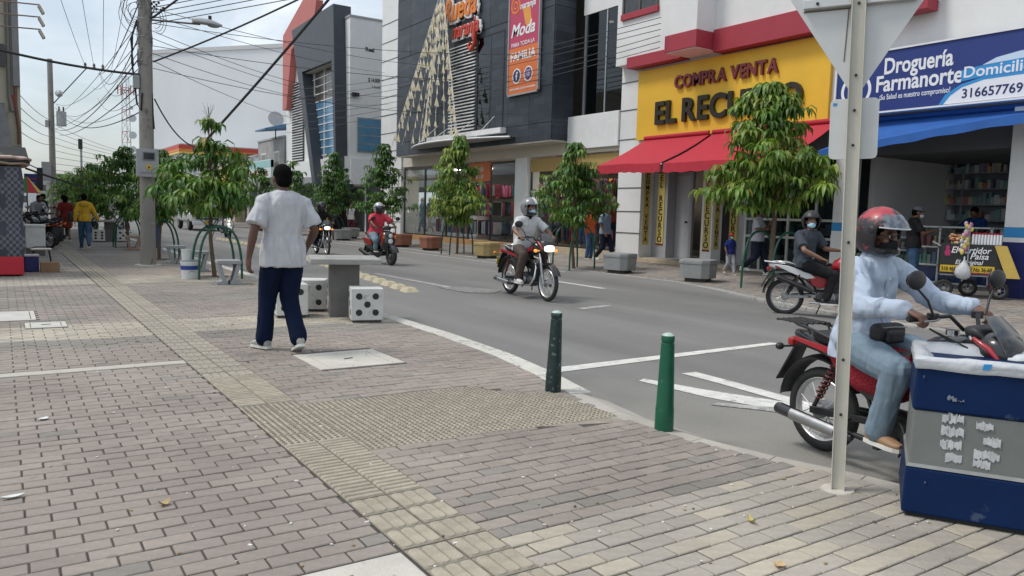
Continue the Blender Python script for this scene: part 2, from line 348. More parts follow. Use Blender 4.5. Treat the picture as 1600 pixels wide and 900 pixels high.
def tone(x, y):
    y = y+.04*math.sin(x*2)
    if y < 2.76 and x > 1.8: k = 'beige' if rnd.random() < .75 else 'cream'
    elif y < 2.6: k = 'mauve'
    elif y < 3.35 and x > 1.8: k = 'grey' if rnd.random() < .62-(y-2.76)*.9 else 'mauve'
    elif y < 8.75: k = 'mauve' if rnd.random() < .975 else 'grey'
    elif y < 9.3: k = 'grey'
    elif y < 10.4: k = 'cream' if rnd.random() < .8 else 'beige'
    elif y < 12.3: k = 'mauve' if rnd.random() < .7 else 'grey'
    elif y < 13.4: k = 'grey'
    elif y < 15.5: k = 'mauve' if rnd.random() < .4 else 'grey'
    elif y < 17.2: k = 'beige' if rnd.random() < .7 else 'cream'
    elif y < 19: k = 'mauve'
    elif y < 22: k = 'grey'
    else: k = 'beige' if int(y/3) % 3 == 0 else 'grey'
    c = rnd.choice(TONES[k]); mean_ = [sum(t[i] for t in TONES[k])/len(TONES[k]) for i in range(3)]; q = 1.16*rnd.uniform(.955, 1.045); return tuple((v*.6+m_*.4)*q*w_ for v, m_, w_ in zip(c, mean_, (1.0,.995,.96)))
paver_m = mat('paver_clay', (1,1,1), .86, var=.16, scale=16, bump=.35, bscale=150, attr='tone')
_t = paver_m.node_tree
# dust and dirt blots that run over many pavers (world-size stains)
_n = _t.nodes; _l = _t.links; _b = _n['Principled BSDF']; _src = _b.inputs['Base Color'].links[0].from_socket
_g = _n.new('ShaderNodeNewGeometry'); _q = _n.new('ShaderNodeTexNoise'); _q.inputs['Scale'].default_value = .8; _q.inputs['Detail'].default_value = 6; _l.new(_g.outputs['Position'], _q.inputs['Vector'])
_r = _n.new('ShaderNodeMapRange'); _r.inputs[1].default_value = .3; _r.inputs[2].default_value = .72; _r.inputs[3].default_value = .8; _r.inputs[4].default_value = 1.17; _l.new(_q.outputs['Fac'], _r.inputs[0])
_x = _n.new('ShaderNodeMixRGB'); _x.blend_type = 'MULTIPLY'; _x.inputs[0].default_value = 1; _l.new(_src, _x.inputs[1]); _l.new(_r.outputs[0], _x.inputs[2])
_v = _n.new('ShaderNodeTexVoronoi'); _v.inputs['Scale'].default_value = 3.2; _l.new(_g.outputs['Position'], _v.inputs['Vector'])
_vr = _n.new('ShaderNodeMapRange'); _vr.inputs[1].default_value = .05; _vr.inputs[2].default_value = .10; _vr.inputs[3].default_value = .72; _vr.inputs[4].default_value = 1; _l.new(_v.outputs['Distance'], _vr.inputs[0])
_y = _n.new('ShaderNodeMixRGB'); _y.blend_type = 'MULTIPLY'; _y.inputs[0].default_value = .8; _l.new(_x.outputs[0], _y.inputs[1]); _l.new(_vr.outputs[0], _y.inputs[2]); _l.new(_y.outputs[0], _b.inputs['Base Color'])

def in_poly(x, y, P):
    c = False
    for (x0,y0),(x1,y1) in zip(P, P[1:]+P[:1]):
        if (y0 > y) != (y1 > y) and x < (x1-x0)*(y-y0)/(y1-y0)+x0: c = not c
    return c
WARN = [(1.83,4.28),(2.9,4.28),(3.70,4.05),(3.74,4.7),(3.2,5.55),(1.83,5.55)]
COVERS = [  # concrete covers let into the paving: x0,y0,x1,y1,name
    (2.38,6.70,3.22,7.50), (-.75,11.05,.33,11.98), (.20,10.32,.62,10.80), (.55,2.05,1.385,2.90)]
def blocked(x0, y0, x1, y1):
    if x1 > 1.40 and x0 < 1.825: return True
    cx, cy = (x0+x1)/2, (y0+y1)/2
    if in_poly(cx, cy, WARN): return True
    if cx < 1.40 and y1 > 7.50 and y0 < 7.655: return True
    return any(x1 > a+.01 and x0 < c-.01 and y1 > b+.01 and y0 < d-.01 for a, b, c, d in COVERS)
PL, PW = .205, .106
def paver_shape(x0, y0, x1, y1, z0=0., zf=None, gap=.0045):
    a, b, c, d = x0+gap, y0+gap, x1-gap, y1-gap; t = z0+rnd.uniform(-.0025, .0025); ch = .004; dz = rnd.uniform(-.0012, .0012)
    zz = lambda x, h: (zf(x)+h if zf else h)
    v = [(a,b,zz(a,-.02)),(c,b,zz(c,-.02)),(c,d,zz(c,-.02)),(a,d,zz(a,-.02)),(a,b,zz(a,t-ch)),(c,b,zz(c,t-ch)),(c,d,zz(c,t-ch)),(a,d,zz(a,t-ch)),
         (a+ch,b+ch,zz(a,t-dz)),(c-ch,b+ch,zz(c,t+dz)),(c-ch,d-ch,zz(c,t+dz)),(a+ch,d-ch,zz(a,t-dz))]
    f = [(8,9,10,11),(4,5,9,8),(5,6,10,9),(6,7,11,10),(7,4,8,11),(0,1,5,4),(1,2,6,5),(2,3,7,6),(3,0,4,7)]
    return v, f
cells = []
row = 0; y = .9
while y < PAVE_FAR:
    if True:
        x = -2.2+(PL/2 if row % 2 else 0)
        # left of the strip the first joint stays in line: stretcher bond
        while x < edge_x(y+PW/2)-.12:
            parts = [(x, x+PL)]
            if x < 1.40 < x+PL: parts = [(x, 1.40)]
            elif x < 1.825 < x+PL: parts = [(1.825, x+PL)]
            for a_, b_, c_, d_ in COVERS:
                if y+PW > b_+.01 and y < d_-.01:
                    parts = [w for p, q in parts for w in ([(p, min(q, a_))] if p < a_ else [])+([(max(p, c_), q)] if q > c_ else [])]
            for p, q in parts:
                q = min(q, edge_x(y+PW/2)-.10)
                if q-p > .035 and not blocked(p, y, q, y+PW): cells.append((p, y, q, y+PW))
            x += PL
    row += 1; y += PW
# the pavers that show largest stand alone, the rest is one part
def seen(c):
    x, yy = (c[0]+c[2])/2, (c[1]+c[3])/2
    f = x*math.sin(PSI)+yy*math.cos(PSI); s = x*math.cos(PSI)-yy*math.sin(PSI)
    zc = f*math.cos(PITCH)+1.45*math.sin(PITCH); v = (f*math.sin(PITCH)-1.45*math.cos(PITCH))
    return zc > .5 and abs(s/zc) < .68 and v/zc > -.385, zc
near = sorted([c for c in cells if seen(c)[0]], key=lambda c: seen(c)[1]); single = set(near[:300])
rest = MB()
for c in cells:
    v, f = paver_shape(*c); col = tone(c[0], c[1])
    if c in single:
        ox, oy = c[0], c[1]; one = MB(); one.col = col; one.add([(p[0]-ox, p[1]-oy, p[2]) for p in v], f)
        one.build('paver', paver_m, plaza, loc=(ox, oy, 0), attr='tone')
    else: rest.col = col; rest.add(v, f)
rest.build('paver_field', paver_m, plaza, attr='tone', kind='stuff')
# light concrete band across the left half
band_m = mat('concrete_band', (.46,.43,.37), .85, var=.15, scale=5, bump=.2)
MB().span((-2.2,7.50,-.02),(1.395,7.655,.002)).build('concrete_band', band_m, plaza, bevel=.006)
# far part: brick-textured sheet (pavers too small to tell apart)
def brick_mat(key, sc_, c1, c2, mo):
    m = bpy.data.materials.new(key); m.use_nodes = True; t = m.node_tree; n = t.nodes; l = t.links; b = n['Principled BSDF']; b.inputs['Roughness'].default_value = .88
    tcn = n.new('ShaderNodeTexCoord'); br = n.new('ShaderNodeTexBrick'); br.inputs['Scale'].default_value = sc_
    br.inputs['Color1'].default_value = (*c1,1); br.inputs['Color2'].default_value = (*c2,1); br.inputs['Mortar'].default_value = (*mo,1); br.inputs['Mortar Size'].default_value = .02; br.inputs['Brick Width'].default_value = .5; br.inputs['Row Height'].default_value = .26
    no = n.new('ShaderNodeTexNoise'); no.inputs['Scale'].default_value = .7; no.inputs['Detail'].default_value = 7
    mr = n.new('ShaderNodeMapRange'); mr.inputs[1].default_value = .3; mr.inputs[2].default_value = .7; mr.inputs[3].default_value = .75; mr.inputs[4].default_value = 1.2
    x = n.new('ShaderNodeMixRGB'); x.blend_type = 'MULTIPLY'; x.inputs[0].default_value = 1
    l.new(tcn.outputs['Object'], br.inputs['Vector']); l.new(tcn.outputs['Object'], no.inputs['Vector']); l.new(no.outputs['Fac'], mr.inputs[0]); l.new(br.outputs['Color'], x.inputs[1]); l.new(mr.outputs[0], x.inputs[2]); l.new(x.outputs[0], b.inputs['Base Color'])
    return m
pave_tex = brick_mat('paving_far', 2.45, (.26,.23,.205), (.22,.205,.195), (.10,.09,.08))
MB().span((-4,PAVE_FAR,-.2),(4.42,420,-.001)).build('plaza_far_pavement', pave_tex, kind='structure')

# ------------------------------------------------------------------ tactile guide strip
tact = MB().span((1.40,.9,-.03),(1.825,PAVE_FAR+40,-.004)).build('tactile_path', joint, kind='structure')
tact_m = mat('tactile_yellow', (.37,.328,.255), .85, var=.25, scale=9, bump=.35, bscale=110, objrand=.1, wear=((.24,.22,.18), .1, 10))
tact_far_m = mat('tactile_worn', (.33,.298,.245), .85, var=.25, scale=9, bump=.35, bscale=110, objrand=.1, wear=((.22,.2,.17), .1, 10))
TS = .2125
tact_shade_dirt = mat('tactile_shade_dirt', (.245,.222,.178), .9, var=.25, scale=9, bump=.3, bscale=110)  # groove dirt together with groove and dot shade put into the colour
def tile_mesh(kind, tm=None):
    m = MB(); h = TS/2-.004
    m.add([(-h,-h,-.02),(h,-h,-.02),(h,h,-.02),(-h,h,-.02),(-h,-h,0),(h,-h,0),(h,h,0),(-h,h,0)], [(4,5,6,7),(0,1,5,4),(1,2,6,5),(2,3,7,6),(3,0,4,7)])
    nb = len(m.f)
    def bar(cx, cy, lx, ly, z):
        e = .30; d = min(lx,ly)*e
        m.add([(cx-lx,cy-ly,0),(cx+lx,cy-ly,0),(cx+lx,cy+ly,0),(cx-lx,cy+ly,0),(cx-lx+d,cy-ly+d,z),(cx+lx-d,cy-ly+d,z),(cx+lx-d,cy+ly-d,z),(cx-lx+d,cy+ly-d,z)],
              [(4,5,6,7),(0,1,5,4),(1,2,6,5),(2,3,7,6),(3,0,4,7)])
    if kind == 'along':
        for i in (-1, 0, 1):
            c = i*.067; ow = .0285; L_ = .094
            out = [(c-ow,-L_+.02),(c-ow*.7,-L_+.005),(c,-L_),(c+ow*.7,-L_+.005),(c+ow,-L_+.02),(c+ow,L_-.02),(c+ow*.7,L_-.005),(c,L_),(c-ow*.7,L_-.005),(c-ow,L_-.02)]
            k = len(out); m.add([(x,y,0) for x,y in out]+[(c+(x-c)*.82,y*.96,.0065) for x,y in out], [tuple(range(k,2*k))]+[(q,(q+1)%k,(q+1)%k+k,q+k) for q in range(k)])
    elif kind == 'across':
        for i in range(4): bar(0, (i-1.5)*.052, .098, .0195, .008)
    else:
        for i in range(5):
            for j in range(5):
                cx, cy = (i-2)*.041, (j-2)*.041; r = .0135
                vs = [(cx+r*k*math.cos(a*math.pi/3), cy+r*k*math.sin(a*math.pi/3), z) for k, z in ((1,0),(.62,.008)) for a in range(6)]
                m.add(vs, [tuple(range(6,12))]+[(a,(a+1)%6,(a+1)%6+6,a+6) for a in range(6)])
    me = m.mesh('tactile_tile'); me.materials.append(tm or tact_m); me.materials.append(tact_shade_dirt)
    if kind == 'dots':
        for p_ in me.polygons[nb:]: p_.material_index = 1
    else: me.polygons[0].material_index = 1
    return me
TM = {k: tile_mesh(k) for k in ('along','across','dots')}; TM_FAR = tile_mesh('along', tact_far_m)
def kind_at(y): return 'along' if y < 3.52 else 'across' if y < 4.62 else 'dots' if y < 5.62 else 'across' if y < 6.75 else 'along'
far_t = MB(); y = 1.0; i = 0
while y < PAVE_FAR+20:
    for k in (0, 1):
        cx, cy = 1.402+TS*(k+.5)-.002, y+TS/2
        if y < 15:
            o = link('tactile_tile', TM_FAR if cy > 6.75 else TM[kind_at(cy)], tact, loc=(cx, cy, rnd.uniform(-.0015, .0015)))
        else:
            far_t.add([(cx-TS/2+.003,cy-TS/2+.002,0),(cx+TS/2-.003,cy-TS/2+.002,0),(cx+TS/2-.003,cy+TS/2-.002,0),(cx-TS/2+.003,cy+TS/2-.002,0)], [(0,1,2,3)])
            for q in (-1, 0, 1): far_t.box((cx+q*.066, cy, .004), (.05, .2, .010), bot=False)
    y += TS; i += 1
ft_ = far_t.build('tactile_tile_run', tact_far_m, tact, kind='stuff'); ft_.data.materials.append(tact_shade_dirt)
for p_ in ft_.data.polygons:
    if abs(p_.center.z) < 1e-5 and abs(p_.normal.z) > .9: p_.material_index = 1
warn = MB().prism(WARN, -.03, -.003).build('warning_paving', tact_far_m, kind='structure')
for i in range(10):
    for j in range(7):
        cx, cy = 1.83+TS*(i+.5), 4.28+TS*(j+.5)-.02*i*.5
        if in_poly(cx, cy, [(p[0]+.06*(1 if p[0] > 2.5 else 0), p[1]) for p in WARN]):
            link('warning_tile', TM['dots'], warn, loc=(cx, cy, rnd.uniform(-.001, .002)))
# covers
cover_m = mat('cover_concrete', (.54,.51,.45), .88, var=.2, scale=3, bump=.3, bscale=70, wear=((.25,.24,.22), .1, 5))
cover_w = mat('cover_pale', (.52,.51,.48), .85, var=.15, scale=3, bump=.2)
for k, (a, b, c, d) in enumerate(COVERS):
    m_ = cover_w if k in (1, 2) else cover_m
    fr = .11 if k == 0 else .05 if k in (1, 2) else .0
    o = thing('manhole_cover' if k != 3 else 'concrete_slab',
        ['square concrete inspection cover let into the pavers behind the walking man', 'large pale concrete cover at the edge of the pavers left of the tactile strip',
         'small pale concrete cover just in front of the larger pale one', 'plain concrete slab beside the tactile strip at the bottom of the pavement'][k], 'cover', (a, b, 0))
    if fr:
        mb = MB(); W, D = c-a, d-b
        mb.span((0,0,-.05),(W,fr,.001)).span((0,D-fr,-.05),(W,D,.001)).span((0,fr,-.05),(fr,D-fr,.001)).span((W-fr,fr,-.05),(W,D-fr,.001)); mb.build('frame', cover_m, o, bevel=.003)
        MB().span((fr+.008,fr+.008,-.05),(W-fr-.008,D-fr-.008,.0)).build('lid', m_, o, bevel=.004)
        MB().box((W/2,D/2,.002),(.10,.018,.006),rz=.3).build('lifting_slot', black_metal, o)
    else: MB().span((0,0,-.05),(c-a,d-b,.003)).build('slab', m_, o, bevel=.008)
# near kerb: flush stones following the edge; ramp apron of plain concrete
kerb_m = mat('kerb_white', (.56,.54,.49), .85, var=.15, scale=4, bump=.25, objrand=.08, wear=((.30,.285,.255), .16, 7))
kerb = bpy.data.objects.new('kerb', None); COL.objects.link(kerb); kerb['kind'] = 'structure'
pts = [(4.42,62)]; 
def walk(P, step, y_stop):
    out = [Vector((*P[0], 0))]
    for a, b in zip(P, P[1:]):
        a = Vector((*a, 0)); b = Vector((*b, 0)); L_ = (b-a).length; n_ = max(1, round(L_/step))
        out += [a.lerp(b, (i+1)/n_) for i in range(n_)]
    return out
line = walk([(4.42,40)]+EDGE[1:6], .8, 0)
def normals(P):
    out = []
    for i in range(len(P)):
        d = (P[min(i+1,len(P)-1)]-P[max(i-1,0)]).normalized(); out.append(Vector((-d.y, d.x, 0)))
    return out
nl = normals(line)
for i, (a, b) in enumerate(zip(line, line[1:])):
    d = (b-a).normalized(); a2, b2 = a+d*.004, b-d*.004; n0, n1 = nl[i], nl[i+1]
    mb = MB(); mb.hexa([p+Vector((0,0,z)) for z in (-.15,.006+rnd.uniform(-.003,.003)) for p in (a2-n0*.10, b2-n1*.10, b2+n1*.10, a2+n0*.10)])
    mb.build('kerb_stone', kerb_m, kerb, bevel=.008)
apron_m = mat('apron_concrete', (.40,.375,.33), .88, var=.18, scale=3, bump=.25)
ap = walk(EDGE[5:12], .7, 0)
na = normals(ap)
for i, (a, b) in enumerate(zip(ap, ap[1:])):
    d = (b-a).normalized(); a2, b2 = a+d*.003, b-d*.003; n0, n1 = na[i], na[i+1]; dz = Vector((0,0,-.25)); q = Vector((0,0,-.085))
    up4 = Vector((0,0,-.0045)); MB().hexa([a2-n0*.27+dz, b2-n1*.27+dz, b2+n1*.0+dz, a2+n0*.0+dz, a2-n0*.27+up4, b2-n1*.27+up4, b2+n1*.0+up4, a2+n0*.0+up4]).build('apron_bed', apron_m, kerb)
    MB().hexa([a2+dz, b2+dz, b2+n1*.26+dz, a2+n0*.26+dz, a2+Vector((0,0,-.002)), b2+Vector((0,0,-.002)), b2+n1*.26+q, a2+n0*.26+q]).build('apron_slab', apron_m, kerb, bevel=.006)
# ------------------------------------------------------------------ far pavement with kerb stones
FE = [(12.78,300),(12.78,12.6),(12.35,10.9),(11.75,9.3),(11.3,7.2),(11.05,5.0),(10.95,0),(10.95,-14)]
walk_base = MB(); 
P = FE+[(17.6,-14),(17.6,300)]
k = len(P)
walk_m = mat('walk_grey', (.20,.19,.18), .85, var=.2, scale=.8, bump=.2)
walk_base.add([(x, y, fz(x)-.012) for x, y in P]+[(x, y, -.3) for x, y in P], [tuple(range(k))]+[(i, (i+1) % k, (i+1) % k+k, i+k) for i in range(k)])
fw = walk_base.build('far_pavement', walk_m, kind='structure')
def fe_x(y):
    for (x0,y0),(x1,y1) in zip(FE, FE[1:]):
        if y1 <= y <= y0: return x0+(x1-x0)*(y-y0)/(y1-y0)
    return 12.78
mb = MB(); row = 0; y = 1.0
fpt = [(.30,.26,.225),(.27,.235,.205),(.24,.22,.20),(.32,.28,.24),(.26,.24,.22)]
while y < 24:
    x = fe_x(y)+.14+(PL/2 if row % 2 else 0)
    while x < 16.6:
        mb.col = rnd.choice(fpt); v, f = paver_shape(x, y, x+PL, y+PW, 0., fz); mb.add(v, f[:5]+f[5:6]); x += PL
    y += PW; row += 1
mb.build('far_paver_field', paver_m, fw, attr='tone', kind='stuff')
ft = brick_mat('paving_across', 2.45, (.24,.215,.195), (.20,.19,.18), (.10,.09,.08))
MB().add([(12.95,24,fz(12.95)+.001),(17,24,fz(17)+.001),(17,300,fz(17)+.001),(12.95,300,fz(12.95)+.001)], [(0,1,2,3)]).build('far_paving_surface', ft, kind='structure')
fkm = mat('kerb_grey', (.33,.32,.30), .88, var=.2, scale=5, bump=.3, objrand=.1, wear=((.16,.155,.145), .14, 6))
fline = walk([(12.78,60)]+FE[1:7], .9, 0)
for a, b in zip(fline, fline[1:]):
    d = (b-a).normalized(); s_ = Vector((-d.y, d.x, 0)); a2, b2 = a+d*.006, b-d*.006
    if s_.x < 0: s_ = -s_
    zt = lambda p: Vector((p.x, p.y, fz(p.x)+.006))
    lo = [Vector((p.x, p.y, -.3)) for p in (a2-s_*.02, b2-s_*.02, b2+s_*.15, a2+s_*.15)]; hi = [zt(p) for p in (a2-s_*.0, b2-s_*.0, b2+s_*.15, a2+s_*.15)]
    MB().hexa(lo+hi).build('kerb_stone', fkm, kerb, bevel=.015)
# ================================================================== RIGHT-HAND BUILDINGS (facade line X = 16.5)
red_trim = mat('red_trim', (.36,.035,.055), .6, var=.1, scale=3, bump=.05)
red_cloth = mat('red_cloth', (.44,.02,.04), .75, var=.12, scale=3, bump=.15, bscale=200)
blue_cloth = mat('blue_cloth', (.016,.10,.36), .75, var=.15, scale=3, bump=.15, bscale=200)
yellow_sign = mat('yellow_sign', (.80,.475,.035), .55, var=.06, scale=1.5)
maroon = mat('maroon_letters', (.17,.025,.03), .45, var=.1)
black_letters = mat('black_letters', (.022,.02,.012), .4, var=.1)
white_paint = mat('white_paint', (.78,.78,.77), .5, var=.06, scale=5)
grey_paint = mat('grey_paint', (.36,.36,.37), .6, var=.08, scale=4)
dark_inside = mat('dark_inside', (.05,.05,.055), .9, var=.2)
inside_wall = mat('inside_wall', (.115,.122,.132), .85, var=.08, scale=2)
inside_floor = mat('inside_floor', (.30,.29,.27), .4, var=.12, scale=3)
beige_step = mat('beige_step', (.46,.38,.26), .7, var=.15, scale=5, bump=.1)
blue_sign = mat('blue_sign', (.016,.036,.19), .45, var=.08, scale=2)
print_white = mat('print_white', (.80,.80,.82), .5, var=.03)
cyan_print = mat('cyan_print', (.03,.27,.60), .5, var=.05)
navy_print = mat('navy_print', (.012,.018,.11), .5, var=.05)
alu = mat('aluminium', (.52,.53,.54), .35, .8, var=.1, scale=15)
clear_glass = glass('clear_glass', (.86,.89,.89), .045)
shop_glass = glass('shop_glass', (.55,.60,.62), .06)
dark_glass = glass('dark_glass', (.20,.21,.22), .10)
blue_glass = mat('blue_glass', (.11,.27,.43), .15, .2, var=.25, scale=1.5)
RT, UP = (0,-1,0), (0,0,1)     # lettering on a facade that faces -X

def wall_piece(mb, x0, x1, y0, y1, z0, z1): mb.span((x0,y0,z0),(x1,y1,z1)); return mb

# ---------------------------------------------------------------- pharmacy (Y 4 .. 11)
b = thing('pharmacy_building', 'white building with an open pharmacy on the ground floor at the right edge', 'building', (16.5, 7, 0))
o = b.location; P = lambda *a: tuple(a[i]-o[i] for i in range(3))
mb = MB()
mb.span(P(16.45,-12,3.75),P(24,11.0,9.0)); mb.span(P(22,-12,0),P(22.3,11,3.75)); mb.span(P(16.45,-12,0),P(22,3.6,3.75)); mb.span(P(17.5,10.85,.1),P(22,11.0,3.75))
mb.build('wall', white_wall, b)
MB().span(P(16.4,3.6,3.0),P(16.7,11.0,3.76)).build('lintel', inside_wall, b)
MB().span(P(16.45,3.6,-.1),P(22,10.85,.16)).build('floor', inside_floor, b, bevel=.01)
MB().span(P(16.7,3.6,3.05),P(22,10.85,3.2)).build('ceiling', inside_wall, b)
for (y0, y1, lab) in ((6.9,7.32,'white and blue corner pillar'),(10.72,11.05,'white and blue pillar between the shops')):
    MB().span(P(16.2,y0,1.46),P(16.7,y1,3.75)).build('pillar', white_paint, b, label=lab, bevel=.01)
    MB().span(P(16.197,y0-.003,1.27),P(16.7,y1+.003,1.457)).build('pillar_band', cyan_print, b)
    MB().span(P(16.2,y0,1.18),P(16.7,y1,1.268)).build('pillar_white_band', white_paint, b)
    MB().span(P(16.192,y0-.006,.02),P(16.7,y1+.006,1.178)).build('pillar_base', navy_print if y0 < 7 else white_paint, b)
# sign
s = thing('pharmacy_sign', 'long dark blue fascia sign reading Droguería Farmanorte above the blue awning', 'sign', (15.95, 11.0, 3.88))
MB().box((.1,-3.2,.63),(.2,6.4,1.26)).build('board', blue_sign, s, bevel=.01)
fr = MB()
for z in (-.02, 1.28): fr.box((.085,-3.2,z),(.23,6.44,.035))
for y in (.0, -6.4): fr.box((.085,y,.63),(.23,.035,1.30))
fr.build('frame', white_paint, s)
f = -.005
def T(txt, size, m, y, z, width=None, **k): return text(txt, size, m, s, (f, y-11.0, z-3.88), RT, UP, .004, width=width, **k)
T('Droguería', .47, print_white, 9.86, 4.66, 1.45, bold=.022)
T('Farmanorte', .47, print_white, 10.02, 4.30, 1.82, bold=.022)
T('¡Su Salud es nuestro compromiso!', .16, print_white, 9.93, 4.12, 1.50, bold=.008)
# round emblem and phone badge, flat print
mb = MB(); mb.torus((f,-.50,.50),.33,.035,n=40,k=6,axis='x',ry=.004); mb.build('emblem', print_white, s)
def curve_poly(pts): return [(y-11.0, z-3.88) for y, z in pts]
mb = MB(); mb.side(curve_poly([(8.55,3.89),(8.42,4.06),(8.2,4.20),(7.8,4.30),(6.0,4.34),(6.0,3.89)]), -.006, .0); mb.build('badge_panel', print_white, s)
mb = MB(); mb.side(curve_poly([(8.64,3.89),(8.52,4.08),(8.22,4.25),(7.8,4.35),(6.0,4.40),(6.0,4.335),(7.8,4.29),(8.2,4.19),(8.42,4.05),(8.55,3.89)]), -.009, -.0065); mb.build('badge_edge', cyan_print, s)
mb = MB(); mb.side(curve_poly([(8.23,4.30),(8.23,4.52),(7.9,4.56),(6.0,4.66),(6.0,4.40),(7.8,4.35)]), -.012, -.009); mb.build('badge_ribbon', cyan_print, s)
mb = MB(); mb.side(curve_poly([(7.85,4.57),(7.6,4.68),(7.2,4.74),(6.2,4.8),(6.0,4.66)]), -.008, -.004); mb.build('badge_cap', mat('pale_print',(.55,.68,.82),.5,var=.05), s)
text('Domicilios', .30, print_white, s, (-.014, 8.18-11.0, 4.37-3.88), RT, UP, .002, width=1.36, bold=.015)
text('3166577699', .25, navy_print, s, (-.0085, 8.19-11.0, 3.98-3.88), RT, UP, .002, width=1.22, bold=.015)

# awnings: cloth sheet with a hanging valance, arms underneath
def awning(name, label, y0, y1, x_wall, z_wall, x_front, z0, z1, cloth, val=.25, sag=.06, roller=True):
    a = thing(name, label, 'awning', (x_wall, (y0+y1)/2, z_wall)); n = 10
    mb = MB(); r0 = []; 
    def pt(u, v):   # u along street, v from wall to front
        z = z_wall+(z0+(z1-z0)*u-z_wall)*v-sag*math.sin(math.pi*v)+.012*math.sin(u*9+v*3)*v
        return Vector((x_wall+(x_front-x_wall)*v, y0+(y1-y0)*u, z))-a.location
    g = [[pt(i/n, j/6) for j in range(7)] for i in range(n+1)]
    vs = [p for r in g for p in r]; k = len(vs); dn = Vector((0,0,-.012))
    vs2 = vs+[p+dn for p in vs]; fs = []
    for i in range(n):
        for j in range(6):
            q = (i*7+j, (i+1)*7+j, (i+1)*7+j+1, i*7+j+1); fs += [q, tuple(x+k for x in reversed(q))]
    mb.add(vs2, fs); mb.build('cloth', cloth, a, smooth=60)
    mb = MB(); m2 = n*4; wav = lambda i: .012*math.sin(i*1.7)
    top = [pt(i/m2, 1) for i in range(m2+1)]; vs = []; fs = []
    for i, p in enumerate(top):
        lo = p+Vector((-.01+wav(i), 0, -val+.012*math.sin(i*1.1)))
        vs += [p, p+Vector((.012,0,0)), lo, lo+Vector((.01,0,0))]
    for i in range(m2): c = 4*i; fs += [(c,c+4,c+6,c+2),(c+1,c+3,c+7,c+5),(c+2,c+6,c+7,c+3)]
    mb.add(vs, fs); mb.build('valance', cloth, a, smooth=50)
    mb = MB(); mb.tube([pt(0,1)+Vector((.03,-.02 if y1>y0 else .02,-.03)), pt(1,1)+Vector((.03,0,-.03))], .025, 8); mb.build('front_bar', white_paint, a)
    for u in (.04, .96):
        e = pt(u,1)+Vector((.03,0,-.05)); w_ = Vector((x_wall+.05, y0+(y1-y0)*u, z_wall-.85))-a.location
        MB().tube([w_, e], .016, 6).build('arm', black_metal, a)
    if roller: MB().tube([pt(0,0)+Vector((-.05,0,.03)), pt(1,0)+Vector((-.05,0,.03))], .06, 10).build('roller', cloth, a)
    return a
awning('shop_awning', 'big blue fabric awning hanging below the pharmacy sign', 4.2, 10.62, 16.35, 3.74, 14.9, 3.68, 3.02, blue_cloth, .0+.16, .10)
awning('shop_awning', 'red fabric awning nearest the white pilaster, under the yellow sign', 15.05, 17.62, 16.35, 3.80, 14.5, 2.90, 2.92, red_cloth, .24)
awning('shop_awning', 'red fabric awning behind the big tree, next to the blue one', 11.15, 14.93, 16.35, 3.80, 14.5, 2.86, 2.89, red_cloth, .24)

# ---------------------------------------------------------------- pharmacy inside
shelf_grey = mat('shelf_grey',(.33,.34,.36),.5,var=.06)
sh = thing('medicine_shelves', 'tall white wall shelves full of medicine boxes inside the pharmacy', 'shelves', (20.9, 9.6, .16))
mb = MB()
for i in range(5): mb.box((0, 2.0-i*1.15, 1.4),(.35,.05,2.8))
mb.build('upright', shelf_grey, sh)
mb = MB()
for j in range(7): mb.box((0.0, -.3, .25+j*.40),(.35,4.65,.03))
mb.build('shelf', shelf_grey, sh)
MB().box((.2,-.3,1.4),(.03,4.7,2.9)).build('back_panel', mat('shelf_back',(.22,.25,.28),.7,var=.1), sh)
goods_cols = [(.5,.5,.5),(.25,.35,.5),(.55,.5,.4),(.5,.2,.2),(.2,.4,.35),(.65,.65,.65),(.6,.55,.25),(.3,.3,.4)]
goods_m = mat('goods', (1,1,1), .5, var=.15, attr='tone')
mb = MB()
for j in range(7):
    y = 1.95
    while y > -2.6:
        wd = rnd.uniform(.05,.14); h = rnd.uniform(.12,.30); mb.col = rnd.choice(goods_cols)
        if rnd.random() < .92: mb.box((-.04-rnd.random()*.06, y-wd/2, .265+j*.40+h/2),(.18, wd*.92, h))
        y -= wd
mb.build('medicine_boxes', goods_m, sh, attr='tone', kind='stuff')
ct = thing('pharmacy_counter', 'white framed glass counter with goods in front of the shelves', 'counter', (17.75, 8.95, .16))
mb = MB()
for y in (.82, .28, -.28, -.80): 
    for x in (-.22, .22): mb.box((x,y,.64),(.04,.04,1.28))
for z in (.03,.42,.82,1.27): mb.box((0,0,z),(.48,1.68,.035))
mb.build('frame', white_paint, ct)
MB().box((-.235,0,.65),(.008,1.62,1.2)).build('glass_front', clear_glass, ct)
MB().box((-.20,0,.2),(.03,1.6,.36)).build('kick_panel', blue_sign, ct)
mb = MB()
for z in (.44,.84):
    y = .78
    while y > -.8:
        wd = rnd.uniform(.05,.12); h = rnd.uniform(.08,.28); mb.col = rnd.choice(goods_cols); mb.box((rnd.uniform(-.12,.02), y-wd/2, z+h/2),(.15,wd*.9,h)); y -= wd+rnd.uniform(0,.03)
mb.build('counter_goods', goods_m, ct, attr='tone', kind='stuff')
c2 = thing('pharmacy_counter', 'low glass counter beside the customer in the black shirt', 'counter', (18.1, 10.2, .16))
mb = MB()
for y in (.6,-.2): 
    for x in (-.22,.22): mb.box((x,y,.5),(.04,.04,1.0))
for z in (.03,.4,.7,1.0): mb.box((0,.2,z),(.48,.84,.035))
mb.build('frame', white_paint, c2); MB().box((-.235,.2,.5),(.008,.8,.95)).build('glass_front', clear_glass, c2)
MB().box((-.2,.2,.2),(.03,.8,.3)).build('kick_panel', blue_sign, c2)
mb = MB()
